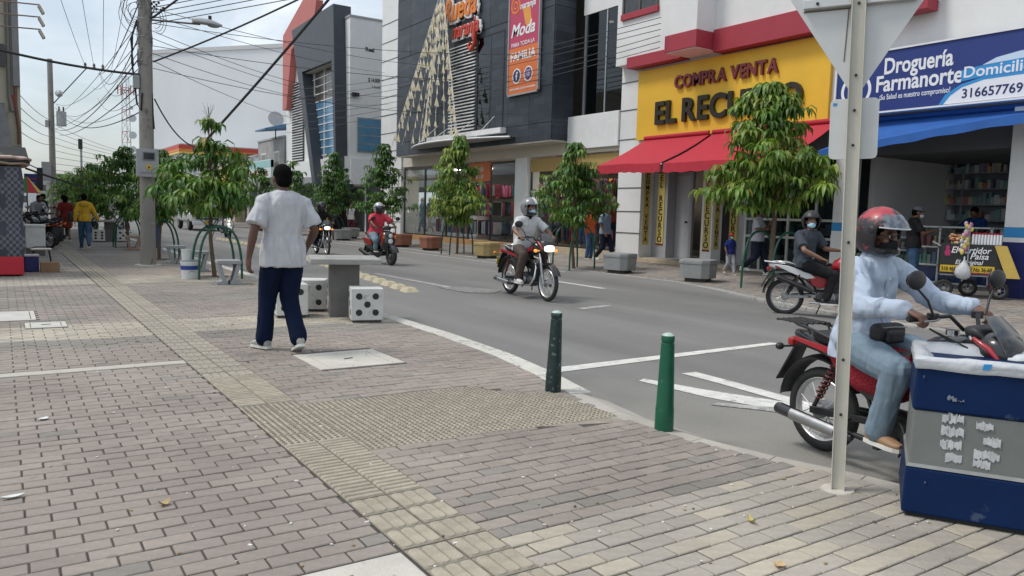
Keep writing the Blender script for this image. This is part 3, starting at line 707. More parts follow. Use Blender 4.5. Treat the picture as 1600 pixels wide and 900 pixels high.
for z in (.42,.72):
    for k in range(7): mb.col = rnd.choice(goods_cols); mb.box((0,.55-k*.1,z+.09),(.16,.08,.16))
mb.build('counter_goods', goods_m, c2, attr='tone', kind='stuff')
# wall fan
fn = thing('wall_fan', 'round white caged fan on the pharmacy wall beside the shelves', 'fan', (20.6, 11.2, 2.75)); 
fm = mat('fan_grey', (.55,.55,.57), .5, var=.1)
mb = MB()
for k in range(14):
    a = 2*math.pi*k/14; mb.tube([(-.02,.05*math.cos(a),.05*math.sin(a)),(-.09,.24*math.cos(a),.24*math.sin(a)),(0,.32*math.cos(a),.32*math.sin(a))], .006, 5)
mb.torus((0,0,0),.32,.012,axis='x'); mb.torus((-.07,0,0),.2,.007,axis='x'); mb.build('cage', fm, fn)
MB().ell((-.04,0,0),(.1,.07,.07)).build('motor', mat('fan_dark',(.12,.12,.13),.5), fn, smooth=60)
for k in range(3):
    a = 2*math.pi*k/3; mb = MB(); mb.hexa([Vector((x_, 0, 0))+Vector((t*.03,.05*math.cos(a+q)+0,.05*math.sin(a+q))) if h == 0 else Vector((x_+t*.03,.27*math.cos(a+q),.27*math.sin(a+q))) for x_ in (-.03,-.025) for h, q, t in ((0,-.3,0),(1,-.45,0),(1,.45,1),(0,.3,1))])
    mb.build('blade', fm, fn)
MB().tube([(0,0,-.05),(.2,0,-.25),(.35,0,-.25)], .03, 8).build('bracket', fm, fn)
# ice-cream freezer
fz_ = thing('ice_cream_freezer', 'white and red ice cream chest freezer behind the snack cart', 'freezer', (17.0, 7.55, .11), 0)
wf = mat('freezer_white', (.72,.72,.72), .35, var=.05); rf = mat('freezer_red', (.38,.02,.03), .4, var=.1)
MB().box((.25,0,.68),(.55,.72,.70)).build('cabinet', wf, fz_, bevel=.03); MB().box((.25,0,.20),(.53,.70,.27)).build('base', rf, fz_, bevel=.02)
mb = MB(); mb.side([(-.38,1.03),(.38,1.03),(.38,1.10),(.2,1.19),(-.2,1.19),(-.38,1.10)], -.04, .54); mb.build('lid', mat('freezer_lid',(.45,.46,.47),.3,var=.1), fz_, bevel=.015)
mb = MB(); mb.ell((-.028,-.02,.72),(.008,.27,.16),n=20,k=8); mb.build('emblem', rf, fz_, smooth=50)
text('Crem', .15, print_white, fz_, (-.04,.13,.73), RT, UP, .003, width=.30, bold=.01, shear=.2); text('Helado', .15, print_white, fz_, (-.04,.17,.60), RT, UP, .003, width=.36, bold=.01, shear=.2)
for y in (-.28,.28):
    for x in (.05,.45): MB().cyl((x,y,0),(x,y,.07),.03).build('foot', black_rubber, fz_)

# ---------------------------------------------------------------- El Recurso building (Y 11 .. 18.9)
b = thing('pawn_shop_building', 'white building with red bands and a bay, above the yellow sign', 'building', (16.5, 15, 0)); o = b.location
mb = MB()
mb.span(P(16.4,11.02,3.78),P(24,17.82,6.9)); mb.span(P(16.12,9.05,6.1),P(24,18.88,12))
mb.span(P(20.5,11.02,0),P(20.8,18.8,3.78)); mb.span(P(17.0,14.0,0),P(20.5,14.1,3.4))
mb.build('wall', white_wall, b)
# entrance floor, step and recess
MB().span(P(16.55,14.1,-.1),P(20.5,17.82,.25)).build('floor', inside_floor, b)
MB().span(P(16.35,14.3,-.1),P(16.56,17.82,.22)).build('step', beige_step, b, bevel=.01)
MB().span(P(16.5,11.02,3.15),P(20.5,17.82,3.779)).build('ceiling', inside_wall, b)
MB().span(P(17.32,16.62,.25),P(17.36,17.46,2.75)).build('door', mat('door_grey',(.46,.47,.49),.5,var=.05), b, bevel=.008)
mb = MB(); mb.span(P(17.30,17.46,.25),P(17.40,17.56,2.85)).span(P(17.30,16.52,.25),P(17.40,16.62,2.85)).span(P(17.30,16.62,2.75),P(17.40,17.46,2.85)); mb.build('door_frame', grey_paint, b)
MB().cyl(P(17.31,16.72,1.35),P(17.24,16.72,1.35),.03).build('door_handle', black_metal, b)
MB().span(P(17.33,16.62,2.86),P(17.40,17.5,3.15)).build('transom', inside_wall, b)
mb = MB(); mb.span(P(16.95,17.2,.25),P(17.3,17.815,3.15)); mb.build('entrance_panel', grey_paint, b, bevel=.005)
MB().span(P(17.9,15.5,.25),P(18.0,16.5,3.15)).build('inner_partition', dark_inside, b)
mb = MB(); mb.span(P(16.5,14.98,.1),P(16.9,15.38,3.78)); mb.build('pillar', white_paint, b, bevel=.006)
MB().span(P(17.2,14.1,.25),P(17.3,14.97,3.15)).build('side_panel', grey_paint, b)
def vsign(name, label, loc, rz, wd, z0, z1, txt, size, bands=True, skip=0):
    s_ = thing(name, label, 'sign', loc, rz)
    MB().box((0,0,(z0+z1)/2),(.012,wd,z1-z0)).build('board', mat('strip_yellow',(.58,.46,.14),.5,var=.08), s_)
    if bands:
        for z in (z0+.03, z1-.03): MB().box((-.002,0,z),(.012,wd+.002,.05)).build('band', maroon, s_)
    n_ = len(txt); st = (z1-z0-.16)/n_
    for i, chh in enumerate(txt):
        if chh == ' ': continue
        me = text_mesh(chh, size, .004, bold=.02, align='CENTER')
        me.transform(Matrix(((0,0,-1,-.010),(-1,0,0,0),(0,1,0,z1-.09-st*(i+.84)),(0,0,0,1)))); me.materials.clear(); me.materials.append(black_letters)
        link('letter', me, s_)
vsign('vertical_sign', 'tall yellow strip sign spelling EL RECURSO beside the grey door', (16.94,17.47,0), 0, .30, .62, 2.86, 'EL RECURSO', .25)
vsign('vertical_sign', 'narrow yellow strip spelling COMPRA VENTA on the white pilaster corner', (16.68,17.822,0), math.pi/2, .24, .62, 2.9, 'COMPRA VENTA', .20, False)
vsign('vertical_sign', 'yellow strip sign on the white pillar right of the grey door, partly behind leaves', (16.49,15.16,0), 0, .26, .55, 2.75, 'EL RECURSO', .25)
vsign('vertical_sign', 'narrow yellow strip with black letters on the side of the second pillar', (16.68,14.972,0), math.pi/2, .20, .62, 2.7, 'COMPRA VENTA', .18, False)
vsign('vertical_sign', 'yellow strip sign on the recessed panel behind the child in the red cap', (17.19,14.82,0), 0, .28, .64, 2.75, 'EL RECURSO', .25)
# display windows right of the entrance
mb = MB()
for y in (14.05,13.55,12.7,11.9,11.1): mb.span(P(16.76,y-.03,.12),P(16.84,y+.03,3.15))
for z in (1.50,1.05,.14): mb.span(P(16.765,11.1,z-.03),P(16.835,14.05,z+.03))
mb.build('window_frame', mat('pale_frame',(.50,.52,.47),.5,var=.1), b)
MB().span(P(16.795,11.1,.14),P(16.805,14.05,3.15)).build('window_glass', shop_glass, b)
MB().span(P(18.2,11.05,.12),P(18.25,14.0,3.15)).build('display_back', mat('display_dark',(.07,.075,.085),.7,var=.2), b)
MB().span(P(17.0,11.1,1.12),P(18.1,13.9,1.15)).build('display_shelf', mat('display_green',(.12,.26,.20),.5), b)
mb = MB()
for k in range(12): mb.col = rnd.choice(goods_cols); h = rnd.uniform(.1,.26); mb.box(P(17.3+rnd.uniform(0,.3),11.3+k*.22,1.15+h/2),(.18,.15,h))
for k in range(6): mb.col = rnd.choice([(.5,.5,.5),(.3,.33,.36),(.4,.4,.42)]); h = rnd.uniform(.35,.6); mb.box(P(17.3,11.4+k*.46,.16+h/2),(.35,.36,h))
mb.build('display_goods', goods_m, b, attr='tone', kind='stuff')
# red bands, bay
mb = MB(); mb.span(P(16.0,16.02,5.93),P(16.4,18.25,6.26)); mb.build('red_band', red_trim, b, bevel=.012)
mb = MB(); mb.span(P(16.0,9.05,5.89),P(16.4,14.82,6.48)); mb.build('red_band', red_trim, b, bevel=.012)
mb = MB(); mb.span(P(15.37,14.83,5.97),P(16.1,16.0,6.42)); mb.build('bay_band', red_trim, b, bevel=.012)
mb = MB(); mb.span(P(15.42,14.88,6.42),P(16.12,15.95,12)); mb.build('bay', white_wall, b, bevel=.01)
MB().span(P(15.40,14.86,5.95),P(16.39,15.97,5.972)).build('bay_soffit', white_wall, b)
mb = MB(); mb.span(P(16.04,17.05,7.42),P(16.2,18.66,7.60)); mb.build('window_sill', red_trim, b, bevel=.01)
mb = MB()
for y in (17.12,17.85,18.58): mb.span(P(16.06,y-.04,7.6),P(16.12,y+.04,9.2))
mb.span(P(16.06,17.12,9.2),P(16.12,18.58,9.28)); mb.build('window_frame', mat('frame_bronze',(.12,.10,.085),.4,.5), b)
MB().span(P(16.085,17.12,7.6),P(16.115,18.58,9.2)).build('window_pane', mat('window_dark',(.05,.055,.06),.15,var=.3), b)
# yellow sign
s = thing('pawn_shop_sign', 'big yellow fascia sign reading COMPRA VENTA EL RECURSO in raised letters', 'sign', (16.3, 18.02, 3.80))
MB().box((.05,-3.30,1.02),(.1,6.6,2.06)).build('board', yellow_sign, s, bevel=.008)
def letters(txt, y0, y1, z, h, m, depth):
    ws = []; 
    for ch_ in txt:
        if ch_ == ' ': ws.append(None); continue
        me = text_mesh(ch_, h/.69, depth/2, bold=.028, res=4); xs_ = [v.co.x for v in me.vertices]; ws.append((me, min(xs_), max(xs_)))
    tot = sum(.32*h if w_ is None else (w_[2]-w_[1])+.11*h for w_ in ws)-.11*h; k = (y0-y1)/tot; x = 0
    for w_ in ws:
        if w_ is None: x += .32*h; continue
        me, a, c = w_
        me.transform(Matrix(((0,0,-1,-depth/2-.012),(-k,0,0,y0-18.02-k*(x-a)),(0,1,0,z-3.80),(0,0,0,1)))); me.materials.clear(); me.materials.append(m); link('letter', me, s); x += (c-a)+.11*h
letters('COMPRA VENTA', 16.42, 12.86, 5.16, .34, maroon, .07)
letters('EL RECURSO', 17.14, 12.10, 4.21, .62, black_letters, .09)

# ---------------------------------------------------------------- white pilaster and dark clothing store (Y 17.8 .. 37.4)
b = thing('clothing_store_building', 'dark tiled clothing store with white pilasters and big display windows', 'building', (16.5, 28, 0)); o = b.location
mb = MB(); mb.span(P(16.42,17.83,-.1),P(17.6,18.9,14)); mb.build('pilaster', white_wall, b)
gr = mat('groove_dark', (.10,.10,.10), .8)
mb = MB()
for z in (.95,1.62,2.35,3.1,3.85,4.75,5.6,6.5,7.4,8.3): mb.span(P(16.405,17.80,z),P(16.43,18.93,z+.028))
mb.build('groove', gr, b, kind='stuff')
mb = MB(); mb.span(P(16.42,34.95,-.1),P(17.4,37.4,13.5)); mb.build('pilaster', white_wall, b)
mb = MB()
for z in (.9,1.75,2.6,3.45,4.4,5.3,6.2,7.1,8.0,8.9,9.8,10.7): mb.span(P(16.405,34.92,z),P(16.43,37.42,z+.03))
mb.build('groove', gr, b, kind='stuff')
mb = MB(); mb.span(P(16.5,18.9,3.56),P(24,34.95,4.02)); mb.build('fascia', mat('fascia_cream',(.62,.58,.50),.7,var=.05,scale=1), b, bevel=.01)
mb = MB(); mb.span(P(16.42,24.05,0),P(17.0,24.85,3.56)); mb.build('pillar', white_wall, b, bevel=.006)
mb = MB(); mb.span(P(16.35,18.93,3.70),P(17.0,21.55,4.80)); mb.build('parapet', white_paint, b, bevel=.01)
mb = MB(); mb.span(P(16.62,18.9,8.16),P(24,21.2,14)); mb.build('upper_wall', white_wall, b)
mb = MB(); mb.span(P(18.8,18.9,4.02),P(24,37.0,13)); mb.span(P(22.0,18.9,0),P(22.2,37.0,3.56)); mb.build('back_wall', mat('store_inside',(.30,.27,.24),.85,var=.1), b)
MB().span(P(16.6,18.9,4.75),P(18.8,21.2,4.82)).build('upper_floor', inside_floor, b); MB().span(P(16.7,18.9,8.1),P(18.8,21.2,8.15)).build('upper_ceiling', inside_wall, b)
for y in (19.5,20.3,20.95,):
    for z, x in ((8.09,17.6),):
        MB().cyl(P(x,y,z),P(x,y,z-.03),.09,n=14).build('downlight', mat('downlight',(1,.85,.6),.5,emit=4), b)
mb = MB(); mb.span(P(16.60,21.02,4.82),P(16.70,21.10,8.14)).span(P(16.60,18.93,4.82),P(16.70,18.99,8.14)).span(P(16.62,19.95,4.82),P(16.68,20.0,8.14)); mb.build('window_frame', alu, b)
MB().span(P(16.645,18.99,4.82),P(16.655,21.02,8.14)).build('window_glass', dark_glass, b)
# dark cladding box, made of panels with pale seams
def tile_weave(n, l, tcn, src):
    sp = n.new('ShaderNodeSeparateXYZ'); cb = n.new('ShaderNodeCombineXYZ'); l.new(tcn.outputs['Object'], sp.inputs[0]); l.new(sp.outputs['Y'], cb.inputs[0]); l.new(sp.outputs['Z'], cb.inputs[1])
    br = n.new('ShaderNodeTexBrick'); br.inputs['Scale'].default_value = 1.6; br.inputs['Color1'].default_value = (.72,.74,.78,1); br.inputs['Color2'].default_value = (1.25,1.24,1.22,1); br.inputs['Mortar'].default_value = (.55,.55,.55,1); br.inputs['Mortar Size'].default_value = .012; br.inputs['Brick Width'].default_value = 1.0; br.inputs['Row Height'].default_value = .42
    l.new(cb.outputs[0], br.inputs['Vector']); x = n.new('ShaderNodeMixRGB'); x.blend_type = 'MULTIPLY'; x.inputs[0].default_value = 1; l.new(src, x.inputs[1]); l.new(br.outputs['Color'], x.inputs[2]); return x.outputs[0]
dark_tile = mat('dark_tile', (.040,.049,.061), .42, var=.22, scale=2.2, bump=.06, bscale=30, objrand=.14, spec=.35, wear=((.15,.16,.175), .045, 9), weave=tile_weave)
seam = mat('seam_grey', (.30,.30,.31), .8)
mb = MB(); mb.span(P(15.74,21.62,4.04),P(16.55,33.95,13.9)); mb.span(P(15.74,21.6,13.9),P(24,34,14.0)); mb.build('cladding_core', seam, b)
openings = [(26.75,28.9,4.72,8.22),(24.7,26.7,4.68,8.2)]
rows = [4.0,4.62,5.85,7.15,8.45,9.75,11.05,12.35,13.9]; ncol = 9; cw = (33.97-21.6)/ncol
hidden_win = []
for r0, r1 in zip(rows, rows[1:]):
    for c_ in range(ncol):
        y0, y1 = 21.6+c_*cw, 21.6+(c_+1)*cw; zz0, zz1 = r0+.012, r1-.012
        if y0 >= 24.6 and y1 <= 29.1 and 4.6 < r0 < 8.0: continue
        d = rnd.uniform(-.004,.004)
        MB().span(P(15.695+d,y0+.008,zz0),P(15.75,y1-.008,zz1)).build('panel', dark_tile, b)
for r0, r1 in zip(rows, rows[1:]): MB().span(P(15.72,21.565,r0+.012),P(16.56,21.625,r1-.012)).build('panel', dark_tile, b); MB().span(P(15.72,33.96,r0+.012),P(16.5,34.0,r1-.012)).build('panel', dark_tile, b)
MB().span(P(15.72,21.6,3.96),P(16.55,33.97,4.04)).build('soffit', mat('soffit_cream',(.55,.52,.46),.7), b)
# panelled zone with louvre and window: infill round them
y_a, y_b = 24.35, 29.85
mb = MB(); z0 = 4.62
mb.span(P(15.70,28.92,4.63),P(15.745,28.475+1.0,8.44)); mb.span(P(15.70,24.35,4.63),P(15.745,24.68,8.44)); mb.span(P(15.70,24.68,8.22),P(15.745,28.92,8.44)); mb.span(P(15.70,26.64,4.63),P(15.745,26.74,8.22)); mb.build('panel', dark_tile, b)
lv = MB()
for k in range(27):
    z = 4.74+k*.129; lv.hexa([Vector(P(x,y,z+dz)) for y, in ((26.76,),(28.88,)) for x, dz in ((15.66,0),(15.72,.05),(15.72,.075),(15.66,.025))])
louv = thing('wall_louvre', 'white slatted louvre panel on the dark facade beside the window', 'louvre', (15.74, 27.8, 4.7))
wht = mat('louvre_white',(.75,.75,.74),.5,var=.06)
mb_s = MB(); mb_s.hexa([Vector((x,y,dz)) for y in (-1.05,1.05) for x, dz in ((-.09,0),(-.02,.045),(-.02,.075),(-.09,.03))]); me_s = mb_s.mesh('slat'); me_s.materials.append(wht)
for k in range(27): link('slat', me_s, louv, loc=(0,0,.04+k*.129))
MB().span((-.012,-1.05,0),(-.004,1.05,3.5)).build('backing', black_metal, louv)
mb = MB(); mb.span(P(15.745,24.7,4.68),P(15.75,26.64,8.2)); mb.build('window_back', mat('window_room',(.10,.11,.12),.4,var=.5,scale=1.2), b)
MB().span(P(15.70,24.72,4.72),P(15.706,26.60,8.18)).build('window_pane', dark_glass, b)
mb = MB(); mb.span(P(15.68,26.58,4.68),P(15.742,26.65,8.22)).span(P(15.68,24.67,4.68),P(15.742,24.73,8.22)).span(P(15.68,24.73,8.16),P(15.742,26.58,8.22)).span(P(15.685,25.6,4.68),P(15.742,25.64,8.16)); mb.build('window_frame', black_metal, b)
MB().span(P(15.45,24.45,4.42),P(15.72,30.4,4.62)).build('ledge', white_paint, b, bevel=.01)
# curved canopy
cn = thing('entrance_canopy', 'thin grey metal canopy with a wavy edge under the dark facade', 'canopy', (15.7, 27.8, 4.2))
mb = MB(); prof = []
for i in range(17): u = i/16; prof.append((u*8-4.0, -.25-.95*math.sin(math.pi*u)**.8))
vs = [(x, y, .03) for y, x in prof]+[(x, y, 0) for y, x in prof]+[(0,y,.03) for y, x in prof]+[(0,y,0) for y, x in prof]; k = 17; fs = []
for i in range(16): fs += [(i,i+1,i+1+2*k,i+2*k),(i+k,i+3*k,i+1+3*k,i+1+k),(i,i+k,i+1+k,i+1)]
mb.add(vs, fs); mb.build('roof_sheet', grey_paint, cn)
mb = MB(); mb.tube([(x,y,.03) for y, x in prof], .035, 6); mb.build('edge_pipe', white_paint, cn)
for i in (3,6,9,12): MB().tube([(prof[i][1],prof[i][0],.04),(0,prof[i][0],.9)], .012, 5).build('hanger', white_paint, cn)
# string-pennant tree on the facade
pt_ = thing('pennant_tree', 'tall cone of strings with small cream pennants hung on the dark facade', 'decoration', (15.55, 29.0, 4.3))
pen_m = mat('pennant_cream',(.66,.58,.40),.7,var=.15); mb = MB(); fl = MB(); apex = Vector((-.3,-.2,6.3))
for k in range(15):
    foot = Vector((-.75-.25*math.sin(k*.9), 3.5-k*.43, .02)); mb.tube([apex, foot], .008, 4)
    for j in range(13):
        t = .10+j*.068+rnd.uniform(-.02,.02); p = apex.lerp(foot, t); s_ = rnd.uniform(.15,.25)
        a = rnd.uniform(-.5,.5); q = Vector((math.sin(a)*s_, math.cos(a)*s_, 0))
        fl.add([p, p+Vector((0,0,-.02))-q*.6+Vector((0,0,-s_*1.7)), p+q*.6+Vector((0,0,-s_*1.5)), p+Vector((-.03,0,-s_*.9))], [(0,1,3),(0,3,2),(1,2,3),(0,2,1)])
mb.build('string', white_paint, pt_, kind='stuff'); fl.build('pennant', pen_m, pt_, kind='stuff')
# logo sign: orange script name, white backing
lg = thing('store_logo', 'orange and white script logo sign high on the dark facade', 'sign', (15.6, 29.0, 8.2))
og = mat('logo_orange',(.72,.22,.03),.45,var=.15); rd = mat('logo_red',(.55,.06,.03),.45,var=.12)
for tx, z, h, m_, w0, yy, sz in (('Rueda', 1.0, 1.3, og, 2.6, .15, 1.25), ('naranja', .25, .9, rd, 2.1, -.55, .85)):
    text(tx, sz, white_paint, lg, (.0,yy+.06,z-.04), RT, UP, .03, width=w0+.22, bold=.085, shear=.25, name='backing')
    text(tx, sz, m_, lg, (-.05,yy,z), RT, UP, .025, width=w0, bold=.02, shear=.25, name='lettering')
mb = MB(); mb.tube([(-.06,-2.35,.35),(-.06,-2.4,-.2),(-.06,-2.15,-.42),(-.06,-1.9,-.25),(-.06,-2.05,-.1)], [.09,.09,.08,.07,.04], 8); mb.build('flourish', rd, lg, smooth=60)
# hanging banner
bn = thing('hanging_banner', 'tall orange and magenta banner reading Moda para toda la familia', 'banner', (15.62, 23.3, 5.75))
bm_ = mat('banner_magenta',(.50,.045,.11),.5,var=.08); bo = mat('banner_orange',(.70,.17,.035),.5,var=.08)
MB().box((0,0,2.6),(.04,1.86,1.95)).build('upper_print', bm_, bn); MB().box((0,0,.81),(.04,1.86,1.62)).build('lower_print', bo, bn)
mb = MB(); mb.side([(-.93,3.58),(-.93,5.2),(.93,5.2),(.93,3.58)], -.02, .02); mb.build('top_print', bm_, bn)
mb = MB()
for y in (-.96,.96): mb.box((0,y,2.55),(.09,.06,5.2))
mb.box((0,0,-.03),(.09,1.98,.06)); mb.build('frame', grey_paint, bn)
def TB(t_, sz, y, z, w_, m_=print_white, **k): text(t_, sz, m_, bn, (-.025,y,z), RT, UP, .004, width=w_, **k)
TB('Moda', .62, .80, 2.02, 1.5, shear=.3, bold=.02); TB('PARA TODA LA', .2, .76, 1.66, 1.46, bold=.01); TB('FAMILIA', .40, .80, 1.18, 1.58, bold=.03)
TB('ALMACENES RUEDA NARANJA', .1, .84, .13, 1.66, bold=.01); TB('naranja', .32, .25, 2.92, .95, shear=.1, bold=.02)
for y, m_, t_ in ((.38, navy_print, 'f'), (-.35, mat('badge_purple',(.12,.02,.14),.5), '')):
    mb = MB(); mb.cyl((-.021,y,.62),(-.024,y,.62),.27,n=24); mb.build('badge_ring', print_white, bn); mb = MB(); mb.cyl((-.0245,y,.62),(-.027,y,.62),.22,n=24); mb.build('badge', m_, bn)
    if t_: text('f', .40, print_white, bn, (-.03,y+.05,.48), RT, UP, .003, bold=.03)
    else:
        mb = MB(); mb.torus((-.029,y,.62),.06,.016,n=18,k=5,axis='x',ry=.004)
        for q in range(4): a = math.pi/4+q*math.pi/2; c_ = math.cos(a)*.17; s_ = math.sin(a)*.17; a2 = a+math.pi/2; mb.beam((-.029,y+c_,.62+s_),(-.029,y+math.cos(a2)*.17,.62+math.sin(a2)*.17),.008,.02)
        mb.build('badge_mark', print_white, bn)
mb = MB()
mb.torus((-.026,.55,3.1),.26,.05,n=26,k=6,axis='x',ry=.006); mb.torus((-.026,.55,3.1),.12,.04,n=20,k=6,axis='x',ry=.006); mb.build('emblem', bo, bn)
mb = MB(); mb.side([(.1,2.95),(-.35,2.95),(-.55,2.1),(-.1,2.35)], -.023, -.021); mb.build('swoosh', mat('banner_amber',(.75,.33,.05),.5), bn)
mb = MB()
for y0, c_ in ((.25,(.10,.14,.22)),(-.05,(.40,.33,.25)),(-.4,(.08,.08,.1))):
    mb.col = c_
    for q in (0,.13): mb.side([(y0-q,3.5),(y0-q-.11,3.5),(y0-q-.13,4.35),(y0-q+.02,4.35)], -.026, -.022)
mb.col = (.75,.75,.75); mb.side([(.4,4.35),(-.5,4.35),(-.5,5.1),(.4,5.1)], -.025, -.022); mb.build('printed_people', goods_m, bn, attr='tone')

# ground-floor shop windows of the clothing store, real rooms behind glass
store_floor = mat('store_floor',(.35,.30,.25),.3,var=.1)
MB().span(P(16.55,18.9,0),P(22,34.9,.30)).build('floor', store_floor, b)
MB().span(P(16.5,18.95,0),P(16.62,24.0,.34)).build('plinth', beige_step, b, bevel=.01); MB().span(P(16.5,24.9,0),P(16.62,34.9,.34)).build('plinth', mat('plinth_orange',(.42,.24,.10),.5,var=.2), b, bevel=.01)
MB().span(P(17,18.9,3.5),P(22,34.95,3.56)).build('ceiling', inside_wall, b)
dm = mat('mullion_dark',(.05,.045,.04),.4,.4)
for (y0, y1) in ((18.95,20.6),(20.6,22.3),(22.3,24.02),(24.88,26.9),(28.6,30.6),(30.6,32.7),(32.7,34.92)):
    w_ = MB(); w_.span(P(16.58,y0,.34),P(16.64,y0+.06,3.5)).span(P(16.58,y1-.06,.34),P(16.64,y1,3.5)).span(P(16.58,y0+.06,3.42),P(16.64,y1-.06,3.5)).span(P(16.58,y0+.06,.34),P(16.64,y1-.06,.40))
    fr_ = w_.build('shop_window', dm, b); MB().span(P(16.607,y0+.06,.40),P(16.613,y1-.06,3.42)).build('pane', clear_glass, fr_)
mb = MB(); mb.span(P(16.55,18.95,3.02),P(16.60,24.0,3.5)); mb.build('valance_panel', mat('straw_panel',(.42,.29,.10),.7,var=.3,scale=12,stretch=(1,1,8)), b)
mb = MB(); mb.span(P(16.55,26.95,2.75),P(16.62,28.6,3.5)); mb.build('door_header', bo, b)
text('Rueda', .36, print_white, b, P(16.545,28.2,3.15), RT, UP, .003, width=.8, shear=.25); text('naranja', .28, print_white, b, P(16.545,28.1,2.88), RT, UP, .003, width=.7, shear=.2)
mb = MB(); mb.span(P(16.66,28.7,2.9),P(16.68,34.8,3.15)); mb.build('banner_strip', mat('strip_tan',(.42,.30,.16),.6,var=.3,scale=3), b)
# clothes on rails and shelves inside: one mass
cl = MB(); cl_cols = [(.5,.05,.12),(.05,.06,.12),(.55,.5,.45),(.08,.12,.3),(.5,.2,.05),(.05,.05,.05),(.6,.6,.6),(.55,.1,.3),(.1,.25,.3)]
for x, yy0, yy1 in ((18.0,19.2,23.6),(19.5,19.2,26.5),(18.4,25.2,26.8),(19.2,28.8,34.5),(18.3,29.0,34.5)):
    for z in (.5,1.35,2.15):
        y = yy0
        while y < yy1:
            w_ = rnd.uniform(.05,.12); cl.col = rnd.choice(cl_cols); cl.box(P(x+rnd.uniform(-.05,.05),y,z+.3),(.38,w_,rnd.uniform(.45,.68))); y += w_+.01
cl.build('clothes_on_rails', goods_m, b, attr='tone', kind='stuff')
for y in (20.2, 22.5, 30.2, 32.8, 25.8): MB().box(P(18.2,y,3.47),(.9,.25,.05)).build('ceiling_light', mat('store_light',(1,.9,.75),.5,emit=30), b)
# ================================================================== FARTHER BUILDINGS, LEFT SIDE, MASTS AND CABLES
wedge_dark = mat('wedge_dark', (.050,.058,.072), .5, var=.15, scale=1.5, bump=.03)
pink = mat('pink_accent', (.50,.15,.13), .6, var=.08, scale=1)
b = thing('wedge_front_building', 'white building with a tall tilted dark frame and a pink point at its front', 'building', (16.5, 46, 0)); o = b.location
YZ = lambda pts: [(y-o.y, z) for y, z in pts]
mb = MB(); mb.span(P(16.6,42.2,2.9),P(27,53.8,12.15)); mb.span(P(16.6,53.5,0),P(17.3,53.8,2.9)); mb.span(P(20,42.2,0),P(20.3,53.8,2.9)); mb.span(P(17.7,42.2,0),P(20,42.5,2.9))
mb.build('wall', white_wall, b)
MB().span(P(16.55,42.15,12.15),P(27,53.85,12.26)).build('coping', grey_paint, b)
mb = MB(); mb.side(YZ([(50.5,12.75),(43.0,12.9),(42.35,2.6),(42.62,2.6),(43.25,9.8),(48.4,9.85),(45.75,2.6),(46.3,2.6)]), 15.9-o.x, 16.95-o.x); mb.build('dark_frame', wedge_dark, b, bevel=.02)
MB().span(P(16.1,43.3,9.78),P(16.9,48.35,9.82)).build('frame_soffit', mat('soffit_tan',(.45,.42,.37),.7), b)
mb = MB(); 
for i in range(12):
    z = 4.7+i*.47; mb.span(P(16.52,43.4,z-.025),P(16.62,48.3,z+.025))
for y in (43.5,44.4,46.1,47.9): mb.span(P(16.51,y-.04,4.7),P(16.62,y+.04,9.8))
mb.build('window_grid', white_paint, b)
wdark = mat('window_brown', (.11,.095,.085), .2, .2, var=.4, scale=1)
for i in range(11):
    for y0, y1 in ((43.54,44.36),(44.44,46.06),(46.14,47.86)):
        z = 4.725+i*.47; MB().span(P(16.56,y0,z),P(16.59,y1,z+.42)).build('pane', blue_glass if i < 7 else wdark, b)
lv = thing('wall_louvre', 'black and white slatted louvre left of the dark tilted frame', 'louvre', (16.58, 51.2, 4.5))
MB().box((0,0,2.6),(.06,2.4,5.2)).build('backing', black_metal, lv)
ms = MB(); ms.hexa([Vector((x,y,dz)) for y in (-1.18,1.18) for x, dz in ((-.12,0),(-.03,.05),(-.03,.08),(-.12,.03))]); ms = ms.mesh('slat'); ms.materials.append(wht)
for k in range(30): link('slat', ms, lv, loc=(0,0,.08+k*.172))
mb = MB(); mb.side(YZ([(53.1,12.9),(49.0,14.4),(46.5,13.9),(46.9,12.9),(51.3,11.7),(52.4,8),(53.2,8)]), 16.15-o.x, 16.58-o.x); mb.build('pink_point', pink, b, bevel=.01)
mb = MB(); mb.span(P(16.4,42.25,3.42),P(16.6,53.6,4.45)); mb.build('white_band', white_paint, b); mb = MB(); mb.span(P(16.3,42.3,2.9),P(16.6,53.6,3.40)); mb.build('grey_band', mat('band_grey',(.30,.31,.33),.6), b)
# side wall details (faces the camera)
fr_ = MB().span(P(17.05,42.14,4.72),P(18.52,42.21,6.68)).build('side_window', alu, b)
for k in range(4): MB().span(P(17.1,42.12,4.77+k*.475),P(18.46,42.145,5.19+k*.475)).build('pane', blue_glass, fr_)
MB().span(P(16.65,42.05,2.9),P(19.0,42.2,4.35)).build('side_ledge', white_paint, b); MB().span(P(16.7,42.0,7.8),P(17.1,42.2,8.0)).build('lamp_bracket', black_metal, b)
text('Real', .32, black_letters, b, P(17.5,42.19,10.4), (1,0,0), UP, .003, bold=.03); text('$ 14.000', .32, black_letters, b, P(17.7,42.19,8.72), (1,0,0), UP, .003, width=.72, bold=.02); text('1 hora', .2, black_letters, b, P(17.9,42.19,8.4), (1,0,0), UP, .003, bold=.01)
MB().span(P(17.6,37.45,0),P(17.7,42.1,3.2)).build('passage_dark_sheet', mat('passage_dark',(.02,.022,.03),.7), b)  # no door: near-black sheet painted as the dark inside the passage
mb = MB(); mb.span(P(17.2,46.8,0),P(17.3,53.4,2.9)); mb.build('shop_shutter', mat('shutter_dark',(.07,.07,.075),.5,var=.3,stretch=(1,1,6)), b)
MB().span(P(16.6,37.4,0),P(20,53.8,.14)).build('floor', inside_floor, b)

